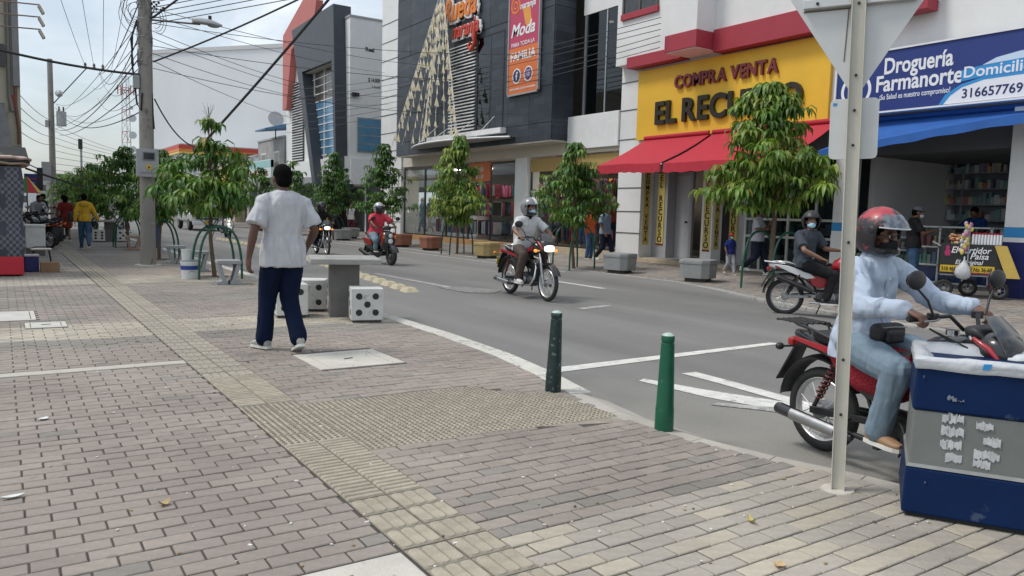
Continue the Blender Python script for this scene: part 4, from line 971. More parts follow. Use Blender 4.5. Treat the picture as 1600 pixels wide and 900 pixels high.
# shops further up the street
def shop(name, label, y0, y1, h, wallm, z_sign=None, signm=None, x=16.5, floor_m=None, depth=8, rows_=1):
    b = thing(name, label, 'building', (x,(y0+y1)/2,0)); w = y1-y0
    mb = MB(); mb.span((.0,-w/2+.02,2.9),(depth,w/2-.02,h)); mb.span((.9,-w/2+.02,0),(depth,w/2-.02,2.9))
    mb.span((0,-w/2+.02,0),(.9,-w/2+.3,2.9)); mb.span((0,w/2-.3,0),(.9,w/2-.02,2.9)); mb.build('wall', wallm, b)
    MB().span((.86,-w/2+.35,.1),(.895,w/2-.35,2.7)).build('shopfront', mat('shopfront_dark',(.06,.065,.07),.35,var=.5,scale=2), b)
    n_ = max(1, int(w/2.2))
    for r in range(rows_):
        zc = 4.2+r*2.6
        if zc+1 > h: break
        for i in range(n_):
            y = -w/2+w*(i+.5)/n_; f_ = MB().span((-.04,y-.62,zc-.1),(.02,y+.62,zc+1.2)).build('window', white_paint, b); MB().span((-.05,y-.54,zc),(-.035,y+.54,zc+1.12)).build('pane', wdark, f_)
    if z_sign: MB().span((-.15,-w/2+.1,z_sign[0]),(-.005,w/2-.1,z_sign[1])).build('fascia', signm, b)
    MB().span((-.06,-w/2,h),(depth,w/2,h+.12)).build('coping', grey_paint, b)
    return b
cream_wall = mat('cream_wall',(.55,.47,.33),.8,var=.12,scale=.8); brown_wall = mat('brown_wall',(.16,.075,.05),.7,var=.15); grey_wall = mat('rough_grey_wall',(.33,.32,.31),.9,var=.3,scale=1.5); white_far = mat('white_far_wall',(.66,.66,.65),.8,var=.1,scale=.7)
teal = mat('teal_sign',(.30,.52,.52),.5,var=.1)
b = shop('small_shop', 'narrow shop with a white and teal fascia sign and unfinished grey wall above', 54.0, 60.5, 6.3, grey_wall, None, None)
MB().span((-.9,-3.2,3.5),(-.7,3.2,4.75)).build('sign_board', mat('sign_pale',(.62,.70,.68),.5), b)
MB().span((-.905,-3.2,4.2),(-.695,3.2,4.7)).build('sign_band', teal, b)
text('VARIEDADES', .5, mat('sign_red',(.5,.05,.08),.5), b, (-.91,3.0,3.62), RT, UP, .003, width=5.6, bold=.02)
mb = MB(); mb.hexa([Vector(p) for p in ((-1.2,-2.9,6.75),(1.5,-2.9,7.1),(1.5,-.4,7.1),(-1.2,-.4,6.75),(-1.2,-2.9,6.85),(1.5,-2.9,7.6),(1.5,-.4,7.6),(-1.2,-.4,6.85))]); mb.build('blue_roof', mat('roof_blue',(.09,.22,.38),.6,var=.15), b)
ds = thing('satellite_dish', 'pale wire satellite dish on the roof by the blue sheet', 'dish', (16.3,55.3,7.0)); MB().tube([(0,0,-.8),(0,0,.3),(.1,0,.5)], .04, 6).build('mast', black_metal, ds)
mb = MB(); mb.lathe([(.02,0),(.3,.05),(.55,.18)], 18, Matrix.Translation((-.05,-.1,.55)) @ Matrix.Rotation(R(75),4,'X')); mb.build('dish', mat('dish_grey',(.5,.5,.5),.6), ds, smooth=60)
shop('small_shop', 'plain grey and white two storey shop past the teal sign', 60.5, 63.4, 5.3, mat('grey_blue_wall',(.40,.42,.45),.8,var=.1), (2.9,3.5), grey_paint)
b = shop('small_shop', 'cream shop with a dark brown band along its top', 63.4, 68, 4.5, cream_wall, None, None); MB().span((-.12,-2.3,4.5),(.5,2.3,5.6)).build('brown_band', brown_wall, b)
b = shop('hardware_store', 'distant white store with an orange, red and yellow striped fascia', 90.8, 106, 7.95, white_far, None, None, depth=9)
for z0, z1, m_ in ((7.5,7.95,mat('stripe_red',(.50,.05,.025),.5)),(7.2,7.5,mat('stripe_orange',(.65,.22,.03),.5)),(7.0,7.2,mat('stripe_yellow',(.70,.50,.10),.5))):
    MB().span((-.2,-7.7,z0),(9.0,7.6,z1)).build('stripe', m_, b)
b = shop('corner_shop', 'low cream shop with a yellow fascia beyond the brown band', 68, 74, 5.0, cream_wall, (3.2,4.4), mat('fascia_yellow',(.6,.42,.08),.6)); 
shop('corner_shop', 'low grey shop with a blue fascia further along the street', 74.5, 84, 4.6, mat('grey_shop',(.42,.41,.39),.8,var=.1), (3.1,4.1), blue_sign)
for i, (y0, y1, h, m_, lab) in enumerate(((107,122,6.5,mat('far_wall_a',(.5,.44,.36),.8,var=.1),'tan building far up the right side of the street'),(122,140,8.5,mat('far_wall_b',(.55,.55,.54),.8,var=.1),'white building far up the right side of the street'),(140,175,6,mat('far_wall_c',(.40,.38,.36),.8,var=.1),'grey building at the far end of the right side of the street'))):
    shop('far_building', lab, y0, y1, h, m_, (3.2,4.2), grey_paint, rows_=2)
for i, (x0, x1, y0, h, lab) in enumerate(((-9,7,210,6.5,'low white building closing the far end of the street'),(7.5,19,230,8.5,'grey building closing the far end of the street behind the trees'))):
    b = thing('far_building', lab, 'building', ((x0+x1)/2, y0, 0)); w_ = x1-x0
    MB().span((-w_/2,0,0),(w_/2,14,h)).build('wall', white_far if i == 0 else mat('far_wall_d',(.38,.38,.38),.8,var=.1), b)
    for r in range(int(h/3)):
        for k in range(int(w_/2.5)): f_ = MB().span((-w_/2+1+k*2.4,-.05,1+r*3),(-w_/2+2.3+k*2.4,.02,2.5+r*3)).build('window', wdark, b)
# big blank wall
b = thing('blank_walled_building', 'huge windowless pale grey building rising behind the small shops', 'building', (17.4,114.9,0))
d = Vector((30.0-17.4, 98.8-114.9, 0)).normalized(); ang = math.atan2(d.y, d.x)
b.rotation_euler = (0,0,ang); Lw = (Vector((30.0,98.8))-Vector((17.4,114.9))).length
bw = mat('blank_wall',(.74,.76,.77),.85,var=.08,scale=.12,bump=.1,bscale=2, wear=((.62,.64,.65),.10,.25))
MB().span((0,0,0),(Lw+4,30,21.3)).build('wall', bw, b); MB().span((-.15,-.15,21.3),(Lw+4.15,30,21.8)).build('coping', mat('coping_pale',(.60,.60,.60),.8), b)
# lattice mast with dishes
t = thing('radio_mast', 'distant red and white lattice mast with round dishes', 'mast', (39.0,315,0)); rw = [mat('mast_red',(.42,.22,.20),.6), mat('mast_white',(.6,.6,.62),.6)]
for s_ in range(12):
    mb = MB(); z0, z1 = s_*3.9, s_*3.9+3.9; r0, r1 = 2.0-s_*.06, 2.0-(s_+1)*.06
    c0 = [Vector((r0*math.cos(a), r0*math.sin(a), z0)) for a in (.5,2.6,4.7)]; c1 = [Vector((r1*math.cos(a), r1*math.sin(a), z1)) for a in (.5,2.6,4.7)]
    for k in range(3): mb.tube([c0[k],c1[k]],.13,4); mb.tube([c0[k],c1[(k+1)%3]],.08,4); mb.tube([c1[k],c1[(k+1)%3]],.08,4)
    mb.build('lattice_section', rw[s_ % 2], t)
for z, r, y in ((21,1.1,-1.8),(26,1.3,-1.8),(32,1.3,-1.8),(36,.7,1.2)): mb = MB(); mb.cyl((1.8,y-.4,z),(1.8,y,z),r,n=16); mb.build('dish', rw[1], t)
mb = MB()
for k in range(6): a = k*math.pi/3; mb.box((2.6*math.cos(a),2.6*math.sin(a),42),(.35,.35,3.2)); mb.tube([(0,0,42),(2.6*math.cos(a),2.6*math.sin(a),42)],.08,4)
mb.tube([(0,0,46),(0,0,52)],.06,4); mb.build('antenna', rw[0], t)

# ---------------------------------------------------------------- left side
stain_wall = mat('stained_cream_wall',(.58,.53,.41),.85,var=.22,scale=1.1,stretch=(1,1,.25),bump=.1,bscale=20,wear=((.30,.26,.20),.13,2.2))
b = thing('left_corner_building', 'stained cream building edge with drain pipes at the left border', 'building', (.56,26,0)); o = b.location
MB().span(P(-9,26.0,2.95),P(.56,48,9.5)).build('wall', stain_wall, b)
MB().span(P(-9,27.2,0),P(.1,48,2.95)).build('ground_floor', grey_wall, b)
mb = MB(); mb.tube([P(.44,25.93,9.4),P(.44,25.93,4.1),P(.50,25.9,3.4),P(.50,25.9,3.0)],.045,8); mb.build('drain_pipe', mat('pipe_brown',(.20,.10,.07),.6,var=.2), b)
mb = MB(); mb.tube([P(.30,25.93,9.4),P(.30,25.93,4.3),P(.36,25.9,3.9)],.05,8); mb.build('drain_pipe', mat('pipe_grey',(.22,.22,.21),.6), b)
MB().span(P(.06,25.9,5.1),P(.22,26.02,5.7)).build('vent_box', mat('vent_dark',(.10,.10,.10),.6), b); MB().span(P(.32,25.9,3.95),P(.42,26.0,4.35)).build('red_box', mat('rust_red',(.32,.06,.04),.7), b)
MB().span(P(.40,25.86,4.6),P(.56,26.0,9.5)).build('corner_strip', mat('grey_strip',(.30,.30,.31),.7), b)
mb = MB(); mb.hexa([Vector(P(*p)) for p in ((-6,24.7,2.55),(.34,24.7,2.55),(.16,26,4.05),(-6,26,4.05),(-6,24.7,2.62),(.36,24.7,2.62),(.18,26.0,4.12),(-6,26,4.12))]); mb.build('corrugated_awning', mat('corrugated_grey',(.20,.20,.20),.7,var=.25,scale=3), b)
al = [('topmost of three thin sign lamps on arms at the left edge',6.28),('middle of three thin sign lamps on arms at the left edge',5.98),('lowest of three thin sign lamps on arms at the left edge',5.68)]
for lab, z in al:
    a = thing('sign_lamp', lab, 'lamp', (.2,23.3,z)); 
    MB().tube([(-1.5,0,.02),(0,0,.02),(.78,0,.06)],.018,6).build('arm', mat('arm_rust',(.25,.17,.14),.6), a); mb = MB(); mb.hexa([Vector(p) for p in ((.72,-.08,.02),(.78,-.08,.05),(.78,.08,.05),(.72,.08,.02),(.82,-.09,-.17),(.88,-.09,-.14),(.88,.09,-.14),(.82,.09,-.17))]); mb.build('lamp_head', mat('lamp_cream',(.50,.46,.36),.5), a, bevel=.01)
# arms are carried by a wall further left
b = thing('left_facade', 'grey facade at the left border that carries the sign lamps', 'building', (-1.6,24.5,0)); MB().span((-6,-2.5,0),(.3,1.4,9)).build('wall', grey_wall, b); MB().span((.28,-2.3,.1),(.34,-.2,2.4)).build('shutter', mat('shutter_grey',(.25,.26,.27),.6), b)
m_ = thing('flat_canopy', 'dark grey slab canopy sticking out over the left stalls', 'canopy', (-.5,22,2.36)); MB().hexa([Vector(p) for p in ((-2,-.8,0),(1.09,-.8,0),(1.16,1.2,0),(-2,1.2,0),(-2,-.8,.30),(1.02,-.8,.30),(1.08,1.2,.30),(-2,1.2,.30))]).build('slab', mat('slab_grey',(.17,.165,.155),.85,var=.2,scale=3), m_, bevel=.01)
MB().tube([(.9,1.0,.0),(.9,1.0,-2.36)],.04,6).build('post', black_metal, m_)
# vendor stall wrapped in checked cloth
def check_weave(n, l, tcn, src):
    sp = n.new('ShaderNodeSeparateXYZ'); l.new(tcn.outputs['Object'], sp.inputs[0]); outs = []
    for ax, f1 in (('X',9.5),('Z',8.0)):
        a = n.new('ShaderNodeMath'); a.operation = 'MULTIPLY'; a.inputs[1].default_value = f1; l.new(sp.outputs[ax], a.inputs[0])
        s1 = n.new('ShaderNodeMath'); s1.operation = 'SINE'; m3 = n.new('ShaderNodeMath'); m3.operation = 'MULTIPLY'; m3.inputs[1].default_value = 6.283; l.new(a.outputs[0], m3.inputs[0]); l.new(m3.outputs[0], s1.inputs[0])
        g = n.new('ShaderNodeMath'); g.operation = 'GREATER_THAN'; g.inputs[1].default_value = .1; l.new(s1.outputs[0], g.inputs[0]); outs.append(g)
        s2 = n.new('ShaderNodeMath'); s2.operation = 'SINE'; m4 = n.new('ShaderNodeMath'); m4.operation = 'MULTIPLY'; m4.inputs[1].default_value = 6.283*.24; l.new(a.outputs[0], m4.inputs[0]); l.new(m4.outputs[0], s2.inputs[0])
        g2 = n.new('ShaderNodeMath'); g2.operation = 'GREATER_THAN'; g2.inputs[1].default_value = .0; l.new(s2.outputs[0], g2.inputs[0]); outs.append(g2)
    x1 = n.new('ShaderNodeMath'); x1.operation = 'COMPARE'; x1.inputs[2].default_value = .5; l.new(outs[0].outputs[0], x1.inputs[0]); l.new(outs[2].outputs[0], x1.inputs[1])
    x2 = n.new('ShaderNodeMath'); x2.operation = 'MAXIMUM'; l.new(outs[1].outputs[0], x2.inputs[0]); l.new(outs[3].outputs[0], x2.inputs[1])
    x3 = n.new('ShaderNodeMath'); x3.operation = 'MULTIPLY'; l.new(x1.outputs[0], x3.inputs[0]); l.new(x2.outputs[0], x3.inputs[1])
    mx_ = n.new('ShaderNodeMixRGB'); l.new(x3.outputs[0], mx_.inputs[0]); l.new(src, mx_.inputs[1]); mx_.inputs[2].default_value = (.15,.15,.175,1); return mx_.outputs[0]
stall_cloth = mat('stall_cloth',(.055,.058,.075),.85,var=.15,scale=3,bump=.2,bscale=100,weave=check_weave)
st = thing('vendor_stall', 'closed street stall wrapped in dark checked cloth over a red base', 'stall', (-.35,17.5,0))
MB().span((-1.4,0,0.03),(.70,1.5,.38)).build('base', mat('stall_red',(.48,.012,.03),.55,var=.1), st, bevel=.015)
mb = MB(); rings = []
for i in range(9):
    z = .36+i*.215; ring = []
    for (x0,y0),(x1,y1) in (((-1.42,0),(.72,0)),((.72,0),(.72,1.5)),((.72,1.5),(-1.42,1.5)),((-1.42,1.5),(-1.42,0))):
        for k in range(12):
            u = k/12; x = x0+(x1-x0)*u; y = y0+(y1-y0)*u; q = .022*math.sin(k*1.9+i*.5)+.02*math.sin(z*5+x*3); s_ = 1+.02*math.sin(i*1.3)-(.02 if i == 0 else 0)
            ring.append((-.35+(x+.35)*s_, .75+(y-.75)*s_+q, z))
    rings.append(ring)
mb.loft(rings); mb.build('cloth_wrap', stall_cloth, st, smooth=60)
for k, (z, cx, cy, r, m_) in enumerate(((2.14,-.3,.75,.03,mat('tarp_tan',(.36,.27,.20),.7)),(2.19,-.3,.75,.03,mat('tarp_dark',(.05,.05,.055),.7)),(2.24,-.28,.7,.03,mat('tarp_pink',(.45,.33,.28),.7)))):
    mb = MB(); rr_ = []
    for zz, s_ in ((-.03,.97),(-.012,1.03),(.015,1.03),(.035,.96)):
        rr_.append([(cx+s_*1.12*x+.02*math.sin(i*3+k), cy+s_*.82*y, z+zz+.012*math.sin(i*2.1+k*2)) for i, (x, y) in enumerate([(math.copysign(abs(math.cos(a))**.35, math.cos(a)), math.copysign(abs(math.sin(a))**.35, math.sin(a))) for a in [2*math.pi*j/28 for j in range(28)]])])
    mb.loft(rr_); mb.build('folded_tarp', m_, st, smooth=60)
mb = MB(); rr_ = []
for zz, s_ in ((2.25,1),(2.32,.95),(2.42,.7),(2.5,.25)): rr_.append([(-.4+s_*.85*math.cos(a)+.05*math.sin(3*a), .7+s_*.6*math.sin(a), zz+.05*math.sin(4*a+zz*9)) for a in [2*math.pi*j/24 for j in range(24)]])
mb.loft(rr_); mb.build('bundled_tarp', mat('tarp_grey',(.12,.125,.14),.6,var=.4,scale=6), st, smooth=60)
MB().tube([(-.55,-.03,2.25),(-.25,.1,2.7),(.05,.4,3.2)],.012,5).build('rope', white_paint, st)
# things beside the stall
cb = mat('cardboard',(.30,.19,.11),.85,var=.15,scale=6); bb = mat('crate_blue',(.012,.02,.13),.5,var=.1)
c = thing('cardboard_box', 'brown cardboard box on the paving behind the stool', 'box', (.82,18.55,.0)); MB().box((0,0,.10),(.34,.3,.20)).build('box', cb, c, bevel=.006); mb = MB(); mb.hexa([Vector(p) for p in ((.17,-.15,.19),(.22,-.15,.12),(.22,.15,.12),(.17,.15,.19),(.175,-.15,.2),(.23,-.15,.13),(.23,.15,.13),(.175,.15,.2))]); mb.build('flap', mat('flap_white',(.6,.58,.52),.8), c)
c = thing('blue_crate', 'dark blue crate between the stall and the cardboard box', 'crate', (.50,18.75,0)); MB().box((0,0,.16),(.26,.4,.32)).build('crate', bb, c, bevel=.02); MB().box((.0,0,.33),(.28,.42,.03)).build('rim', mat('crate_rim',(.5,.5,.52),.5), c, bevel=.008)
c = thing('stool', 'black metal stool with a flat pale seat beside the stall', 'stool', (.70,19.2,0)); MB().box((0,0,.43),(.38,.34,.03)).build('seat', mat('seat_cream',(.42,.40,.33),.6), c, bevel=.01)
for sx in (-1,1):
    for sy in (-1,1): MB().tube([(sx*.14,sy*.12,.42),(sx*.19,sy*.17,0)],.012,6).build('leg', black_metal, c)
mb = MB(); mb.tube([(-.17,-.15,.445),(-.17,.15,.445),(-.1,.2,.47),(.1,.2,.47),(.17,.15,.445)],.012,6); mb.build('rim_tube', black_metal, c)
c = thing('cooler_box', 'dirty white foam cooler box on a stand behind the checked stall', 'cooler', (.75,24.2,0)); fw_ = mat('foam_white',(.66,.66,.63),.7,var=.12,scale=5,wear=((.42,.38,.3),.08,6)); MB().box((0,0,.48),(.46,.5,.56)).build('box', fw_, c, bevel=.03); MB().box((0,0,.79),(.49,.53,.07)).build('lid', fw_, c, bevel=.02); MB().box((0,0,.1),(.42,.44,.2)).build('stand', mat('stand_dark',(.12,.1,.09),.8), c)
sg = thing('hanging_box_sign', 'dark blue lightbox sign jutting from the left shops', 'sign', (.9,31,1.85)); MB().span((-.2,0,0),(.18,.12,.5)).build('face', blue_sign, sg); MB().span((.185,-.02,-.05),(.34,.5,.72)).build('side_box', mat('sign_black',(.02,.02,.025),.5), sg, bevel=.01); MB().span((-.2,-.006,.32),(.18,-.001,.35)).build('red_line', rf, sg)
text('CLARO', .1, print_white, sg, (-.16,-.006,.15), (1,0,0), UP, .003, width=.24); MB().tube([(.2,.3,.7),(-.8,.6,1.2)],.02,6).build('bracket', black_metal, sg)
u = thing('umbrella', 'red and yellow striped umbrella over a far left stall', 'umbrella', (.75,30.2,0)); uc = [mat('umb_red',(.5,.03,.04),.7), mat('umb_yellow',(.6,.45,.08),.7), mat('umb_green',(.08,.3,.1),.7)]
for k in range(8):
    a0, a1 = 2*math.pi*k/8, 2*math.pi*(k+1)/8; mb = MB(); ap = Vector((0,0,2.25)); p0 = Vector((.42*math.cos(a0),.42*math.sin(a0),1.72)); p1 = Vector((.42*math.cos(a1),.42*math.sin(a1),1.72)); dz = Vector((0,0,-.02))
    mb.add([ap,p0,p1,ap+dz,p0+dz,p1+dz], [(0,1,2),(3,5,4),(1,4,5,2)]); mb.build('canopy_panel', uc[k % 3], u)
MB().tube([(0,0,0),(0,0,2.25)],.02,6).build('pole', black_metal, u)
mb = MB(); b = thing('far_left_building', 'pale shopfronts far along the left side of the street', 'building', (.4,60,0)); MB().span((-9,-10,0),(.0,70,4.5)).build('wall', mat('far_left_wall',(.55,.53,.5),.8,var=.15), b)
for k in range(9): MB().span((-.02,-8+k*7,.1),(.05,-4+k*7,2.6)).build('shutter', mat('shutter_grey',(.25,.26,.27),.6), b)

# ---------------------------------------------------------------- utility pole
pole_m = mat('pole_concrete',(.26,.245,.22),.9,var=.2,scale=2.5,stretch=(1,1,.5),bump=.35,bscale=60,wear=((.13,.12,.105),.14,3))
up = thing('utility_pole', 'thick round concrete utility pole with a grey meter box', 'utility pole', (2.91,20.14,0))
MB().cyl((0,0,-.1),(.02,0,10.5),.172,.125,n=24).build('shaft', pole_m, up, smooth=50)
MB().cyl((0,0,-.05),(0,0,.012),.30,.29,n=20).build('footing', cover_m, up)
bx = MB().box((-.02,-.24,2.39),(.47,.17,.64)).build('meter_box', mat('box_grey',(.33,.34,.35),.55,var=.12,scale=4,wear=((.18,.13,.12),.08,6)), up, bevel=.008)
mb = MB(); mb.box((0,-.335,2.55),(.27,.02,.20)); mb.build('window_rim', mat('rim_grey',(.2,.2,.21),.5), bx, bevel=.02); MB().box((0,-.347,2.55),(.22,.008,.15)).build('window_glass', mat('meter_glass',(.02,.022,.025),.1), bx, bevel=.004)
MB().box((.0,-.333,2.30),(.11,.008,.11)).build('warning_sticker', mat('sticker_yellow',(.65,.40,.02),.5), bx); mb = MB(); mb.add([(-.03,-.339,2.27),(.03,-.339,2.27),(0,-.339,2.33)],[(0,1,2)]); mb.build('sticker_mark', black_letters, bx)
mb = MB(); gpts = [(-.19+i*.018, -.332, 2.17+.022*math.sin(i*2.3)+.012*math.sin(i*5)) for i in range(20)]; mb.tube(gpts,.005,4); mb.build('graffiti', mat('graffiti_pink',(.40,.16,.28),.6), bx)
mb = MB()
for z in (1.0,3.45,4.6,4.75,4.95,5.3,5.7,5.95): mb.torus((.006,0,z),.158-.0045*z+.006,.009,n=24,k=5,axis='z')
mb.build('strap', mat('strap_steel',(.42,.42,.42),.5,.6), up, kind='stuff')
MB().box((-.20,-.05,4.25),(.13,.14,.30)).build('junction_box', mat('junction_grey',(.30,.33,.31),.6), up, bevel=.01)
mb = MB(); mb.tube([(-.16,-.02,5.65),(-.26,-.02,5.3),(-.28,-.02,4.7),(-.24,-.03,4.3),(-.2,-.1,3.75),(-.12,-.12,3.6),(-.09,-.14,4.0)],.022,6); mb.tube([(-.16,-.05,5.6),(-.30,-.05,5.2),(-.25,-.05,4.6)],.016,6); mb.tube([(.13,-.08,4.0),(.14,-.09,3.5),(.16,-.09,3.2)],.02,6); mb.build('cable_drop', black_rubber, up)
mb = MB(); rr2 = random.Random(3)
for k in range(26):
    z = 4.2+rr2.random()*2.0; a = rr2.uniform(0,6.28); q = []
    for i in range(8): a += rr2.uniform(.1,.5); q.append(((.15+rr2.random()*.02)*math.cos(a), (.15+rr2.random()*.02)*math.sin(a), z+rr2.uniform(-.06,.06)+i*.03*rr2.choice((-1,1))))
    mb.tube(q, .006, 4)
mb.build('tangled_wire', mat('wire_grey',(.16,.16,.16),.6,var=.4), up, kind='stuff')
mb = MB()
for k in range(7):
    r = .18+.05*k; cz = 5.75+.1*(k % 3)
    mb.tube([(-.15-r*abs(math.sin(t_))*.8, -.03, cz+r*.9*math.cos(t_)) for t_ in [math.pi*i/10 for i in range(11)]], .006, 4)
for k in range(3):
    r = .2+.06*k; mb.tube([(.15+r*(1+math.cos(t_))*.5, -.03, 5.72+r*math.sin(t_)) for t_ in [2*math.pi*i/14-2 for i in range(13)]], .006, 4)
mb.build('wire_loop', black_rubber, up, kind='stuff')
mb = MB()
for i in range(9): mb.ell((.15+.05*i%.3, -.08, 5.95+.05*(i % 4)),(.03,.03,.03),n=8,k=6)
mb.build('insulator', black_rubber, up)
mb = MB(); mb.tube([(.1,-.02,5.70),(1.2,-.14,5.74)],.022,8); mb.build('lamp_arm', mat('arm_steel',(.16,.16,.16),.5,.5), up)
lh = MB(); rg = []
for i in range(9):
    u = i/8; w_ = .09*math.sin(math.pi*min(1,u*.9+.1))+.035; h = .10*math.sin(math.pi*min(1,u*.75+.22))+.02; x = 1.02+.68*u
    rg.append([(x, -.14+w_*math.cos(a), 5.78+(h if math.sin(a) > 0 else .03)*math.sin(a)) for a in [2*math.pi*j/12 for j in range(12)]])
lh.loft(rg); lh.build('lamp_head', mat('lamp_grey',(.45,.46,.46),.5,var=.1), up, smooth=50); MB().cyl((1.42,-.14,5.88),(1.42,-.14,5.97),.04).build('photocell', black_plastic, up)
MB().ell((1.5,-.14,5.755),(.15,.075,.05)).build('lamp_lens', mat('lens_grey',(.25,.26,.27),.2), up, smooth=60)

p2 = thing('utility_pole', 'slim distant concrete pole with a cross arm and transformer', 'utility pole', (2.85,57.5,0))
MB().cyl((0,0,-.1),(.0,0,10.3),.20,.15,n=16).build('shaft', pole_m, p2, smooth=50); MB().beam((0,0,10.15),(3.05,-.1,9.95),.09,.09).build('cross_arm', black_metal, p2); MB().tube([(0,0,7.4),(2.0,-.1,9.95)],.035,6).build('brace', black_metal, p2)
for x in (1.95,2.45,2.95): mb = MB(); mb.lathe([(.05,0),(.10,.05),(.06,.12),(.09,.18),(.04,.3)],10,Matrix.Translation((x,-.08,10.02))); mb.build('insulator', mat('insulator_brown',(.12,.07,.06),.3), p2)
MB().cyl((.55,-.1,6.2),(.55,-.1,7.1),.28,n=16).build('transformer', mat('transformer_grey',(.40,.41,.42),.5), p2, smooth=50)
mb = MB()
for q in (-.12,.12): mb.cyl((.55+q,-.1,7.1),(.55+q,-.1,7.4),.05)
mb.build('bushing', mat('insulator_brown',(.12,.07,.06),.3), p2); MB().box((-.25,-.1,6.3),(.2,.2,.4)).build('fuse_box', grey_paint, p2); MB().ell((.45,-.2,8.2),(.22,.22,.22)).build('coil', alu, p2)
MB().span((-.62,-.3,2.7),(-.1,-.25,3.9)).build('sign_plate', grey_paint, p2)
p3 = thing('street_lamp', 'far thin lamp post seen above the left row of trees', 'street lamp', (6.2,80,0)); MB().cyl((0,0,0),(0,0,7.0),.11,.09,n=10).build('shaft', mat('post_grey',(.3,.3,.31),.6), p3); MB().box((-.05,0,6.6),(.34,.2,.9)).build('head', black_metal, p3)

# ---------------------------------------------------------------- cables
cab = mat('cable_black',(.015,.015,.016),.6); cab_t = mat('cable_grey',(.055,.057,.06),.6)
def cable(a, c, sag, r, label, group=None, m=None, n=18):
    a = Vector(a); c = Vector(c); pts = [a.lerp(c, i/n)-Vector((0,0,sag*4*(i/n)*(1-i/n))) for i in range(n+1)]
    mb = MB(); mb.tube([p-a for p in pts], r, 5, False); oo = mb.build('cable', m or cab, None, loc=a, smooth=60); oo['label'] = label; oo['category'] = 'cable'
    if group: oo['group'] = group
    return oo
PT = Vector((2.93,20.1,0)); z_ = lambda z: PT+Vector((0,-.02,z))
cable(z_(4.42)+Vector((-.15,0,0)), (-2.5,19.0,5.05), .22, .028, 'thick black cable bundle from the pole to the left border')
cable((3.9,19.4,2.75), (8.2,14.6,9.3), .15, .03, 'thick black cable slanting up past the tree to the top edge')
cable(z_(3.9)+Vector((.16,0,0)), (4.0,19.3,2.78), .30, .017, 'black cable drooping from the pole to a splice box by the tree')
sb = thing('splice_box', 'small black cable splice box hanging beside the treetop', 'splice box', (3.95,19.35,2.74)); MB().tube([(-.16,.02,-.02),(.16,-.02,.04)],.055,10).build('case', black_rubber, sb, bevel=.01); mb = MB(); mb.tube([(-.1+.05*math.sin(i),0,-.03-.012*i) for i in range(8)],.008,4); mb.build('clamp', black_metal, sb)
cable(z_(4.75)+Vector((.15,0,0)), (9.2,9.2,8.4), .35, .02, 'black twin cable rising from the pole to the upper right')
cable(z_(5.75)+Vector((.15,0,0)), (6.5,14.5,8.9), .12, .024, 'black service cable running steeply up from the pole top')
far_g = 'thin wires strung along the street'; far_l = 'thin dark wire strung along the street between the two poles'
rc = random.Random(11)
for i in range(13):
    za = 3.6+i*.2; zb = rc.uniform(5.2,9.9); off = rc.uniform(-.2,.5)
    cable(z_(za)+Vector((rc.uniform(-.15,-.1),0,0)), (2.9+(off if zb < 8 else off+2.2),57.4,zb), rc.uniform(.3,1.3), .009 if i % 3 else .014, far_l, far_g, cab_t if i % 2 else cab, 24)
for i, x in enumerate((.6,1.3,2.0,2.7)):
    cable((4.8+.5*i,57.4,10.1), (-1.0+1.2*i,12,10.6+.2*i), .5, .012, 'thin high wire running from the far cross arm over the left side', 'high wires to the cross arm', cab_t, 20)
cr_g = 'thin wires crossing the street to the dark store'; cr_l = 'thin wire crossing the street from the pole to the dark store front'
for i in range(9):
    zb = 5.0+i*.32+rc.uniform(-.1,.1); za = 4.6+i*.17
    yb = (24.0,46.0,36.5,22.0,40.0,33.0,21.5,37.0,30.0)[i]
    cable(z_(za)+Vector((.14,0,0)), (15.65 if yb < 34 else 16.4,yb,zb+1.2*(yb > 35)), rc.uniform(.15,.6), .008, cr_l, cr_g, cab_t, 22)
ac_g = 'wires hanging along the right facades'
for i in range(6):
    cable((15.35,50,6.2+i*.55), (15.2,16.0,6.1+i*.16), .25+.1*(i % 3), .011, 'thin wire running along the right facades over the dark store', ac_g, cab_t, 26)
far2 = 'low wires across the far street'
for i in range(8):
    cable((2.9,57.5,3.4+i*.42), (16.2,58+i*4,4.8+i*.35), .5+.1*i, .013, 'low wire sagging across the far street from the distant pole', far2, cab_t, 20)
for i in range(4):
    cable((2.85,57.4,5.0+i*.5), (-.4,27,4.4+i*.5), .4, .014, 'wire from the distant pole back to the left building', 'wires to the left building', cab_t if i else cab, 18)
cable((.6,24.5,2.3),(12.5,72,4.6), 1.2, .03, 'sagging black cable low over the far left trees')
for i in range(5):
    cable(z_(5.6+.12*i)+Vector((.1,0,0)), (14.5-i,2.5+3*i,7.6+.3*i), .25, .010, 'thin wire from the pole top to the upper right corner buildings', 'wires to the upper right', cab_t, 20)
# ================================================================== STREET FURNITURE AND TREES
# bollards
def bollard(label, x, y, m, tilt=0):
    t = thing('bollard', label, 'bollard', (x, y, 0)); t.rotation_euler = (0, tilt, 0)
    mb = MB(); mb.lathe([(.067,-.05),(.066,.02),(.064,.15),(.062,.16),(.046,.600),(.041,.604),(.041,.612)], 20); mb.build('shaft', m, t, smooth=40)
    mb = MB(); mb.lathe([(.045,.612),(.046,.616),(.046,.650),(.044,.654)], 20); mb.build('cap', m, t, smooth=40)
    mb = MB(); mb.lathe([(.044,.654),(.034,.664),(.018,.671),(.002,.674)], 16); mb.build('cap_top', mat('bollard_top',(.42,.52,.47),.5,var=.3,scale=30), t, smooth=60)
    return t
bollard('dark, scuffed green bollard at the end of the pale kerb', 3.78, 5.06, mat('bollard_dark',(.004,.022,.02),.4,var=.3,scale=9,wear=((.12,.17,.15),.14,30)), .02)
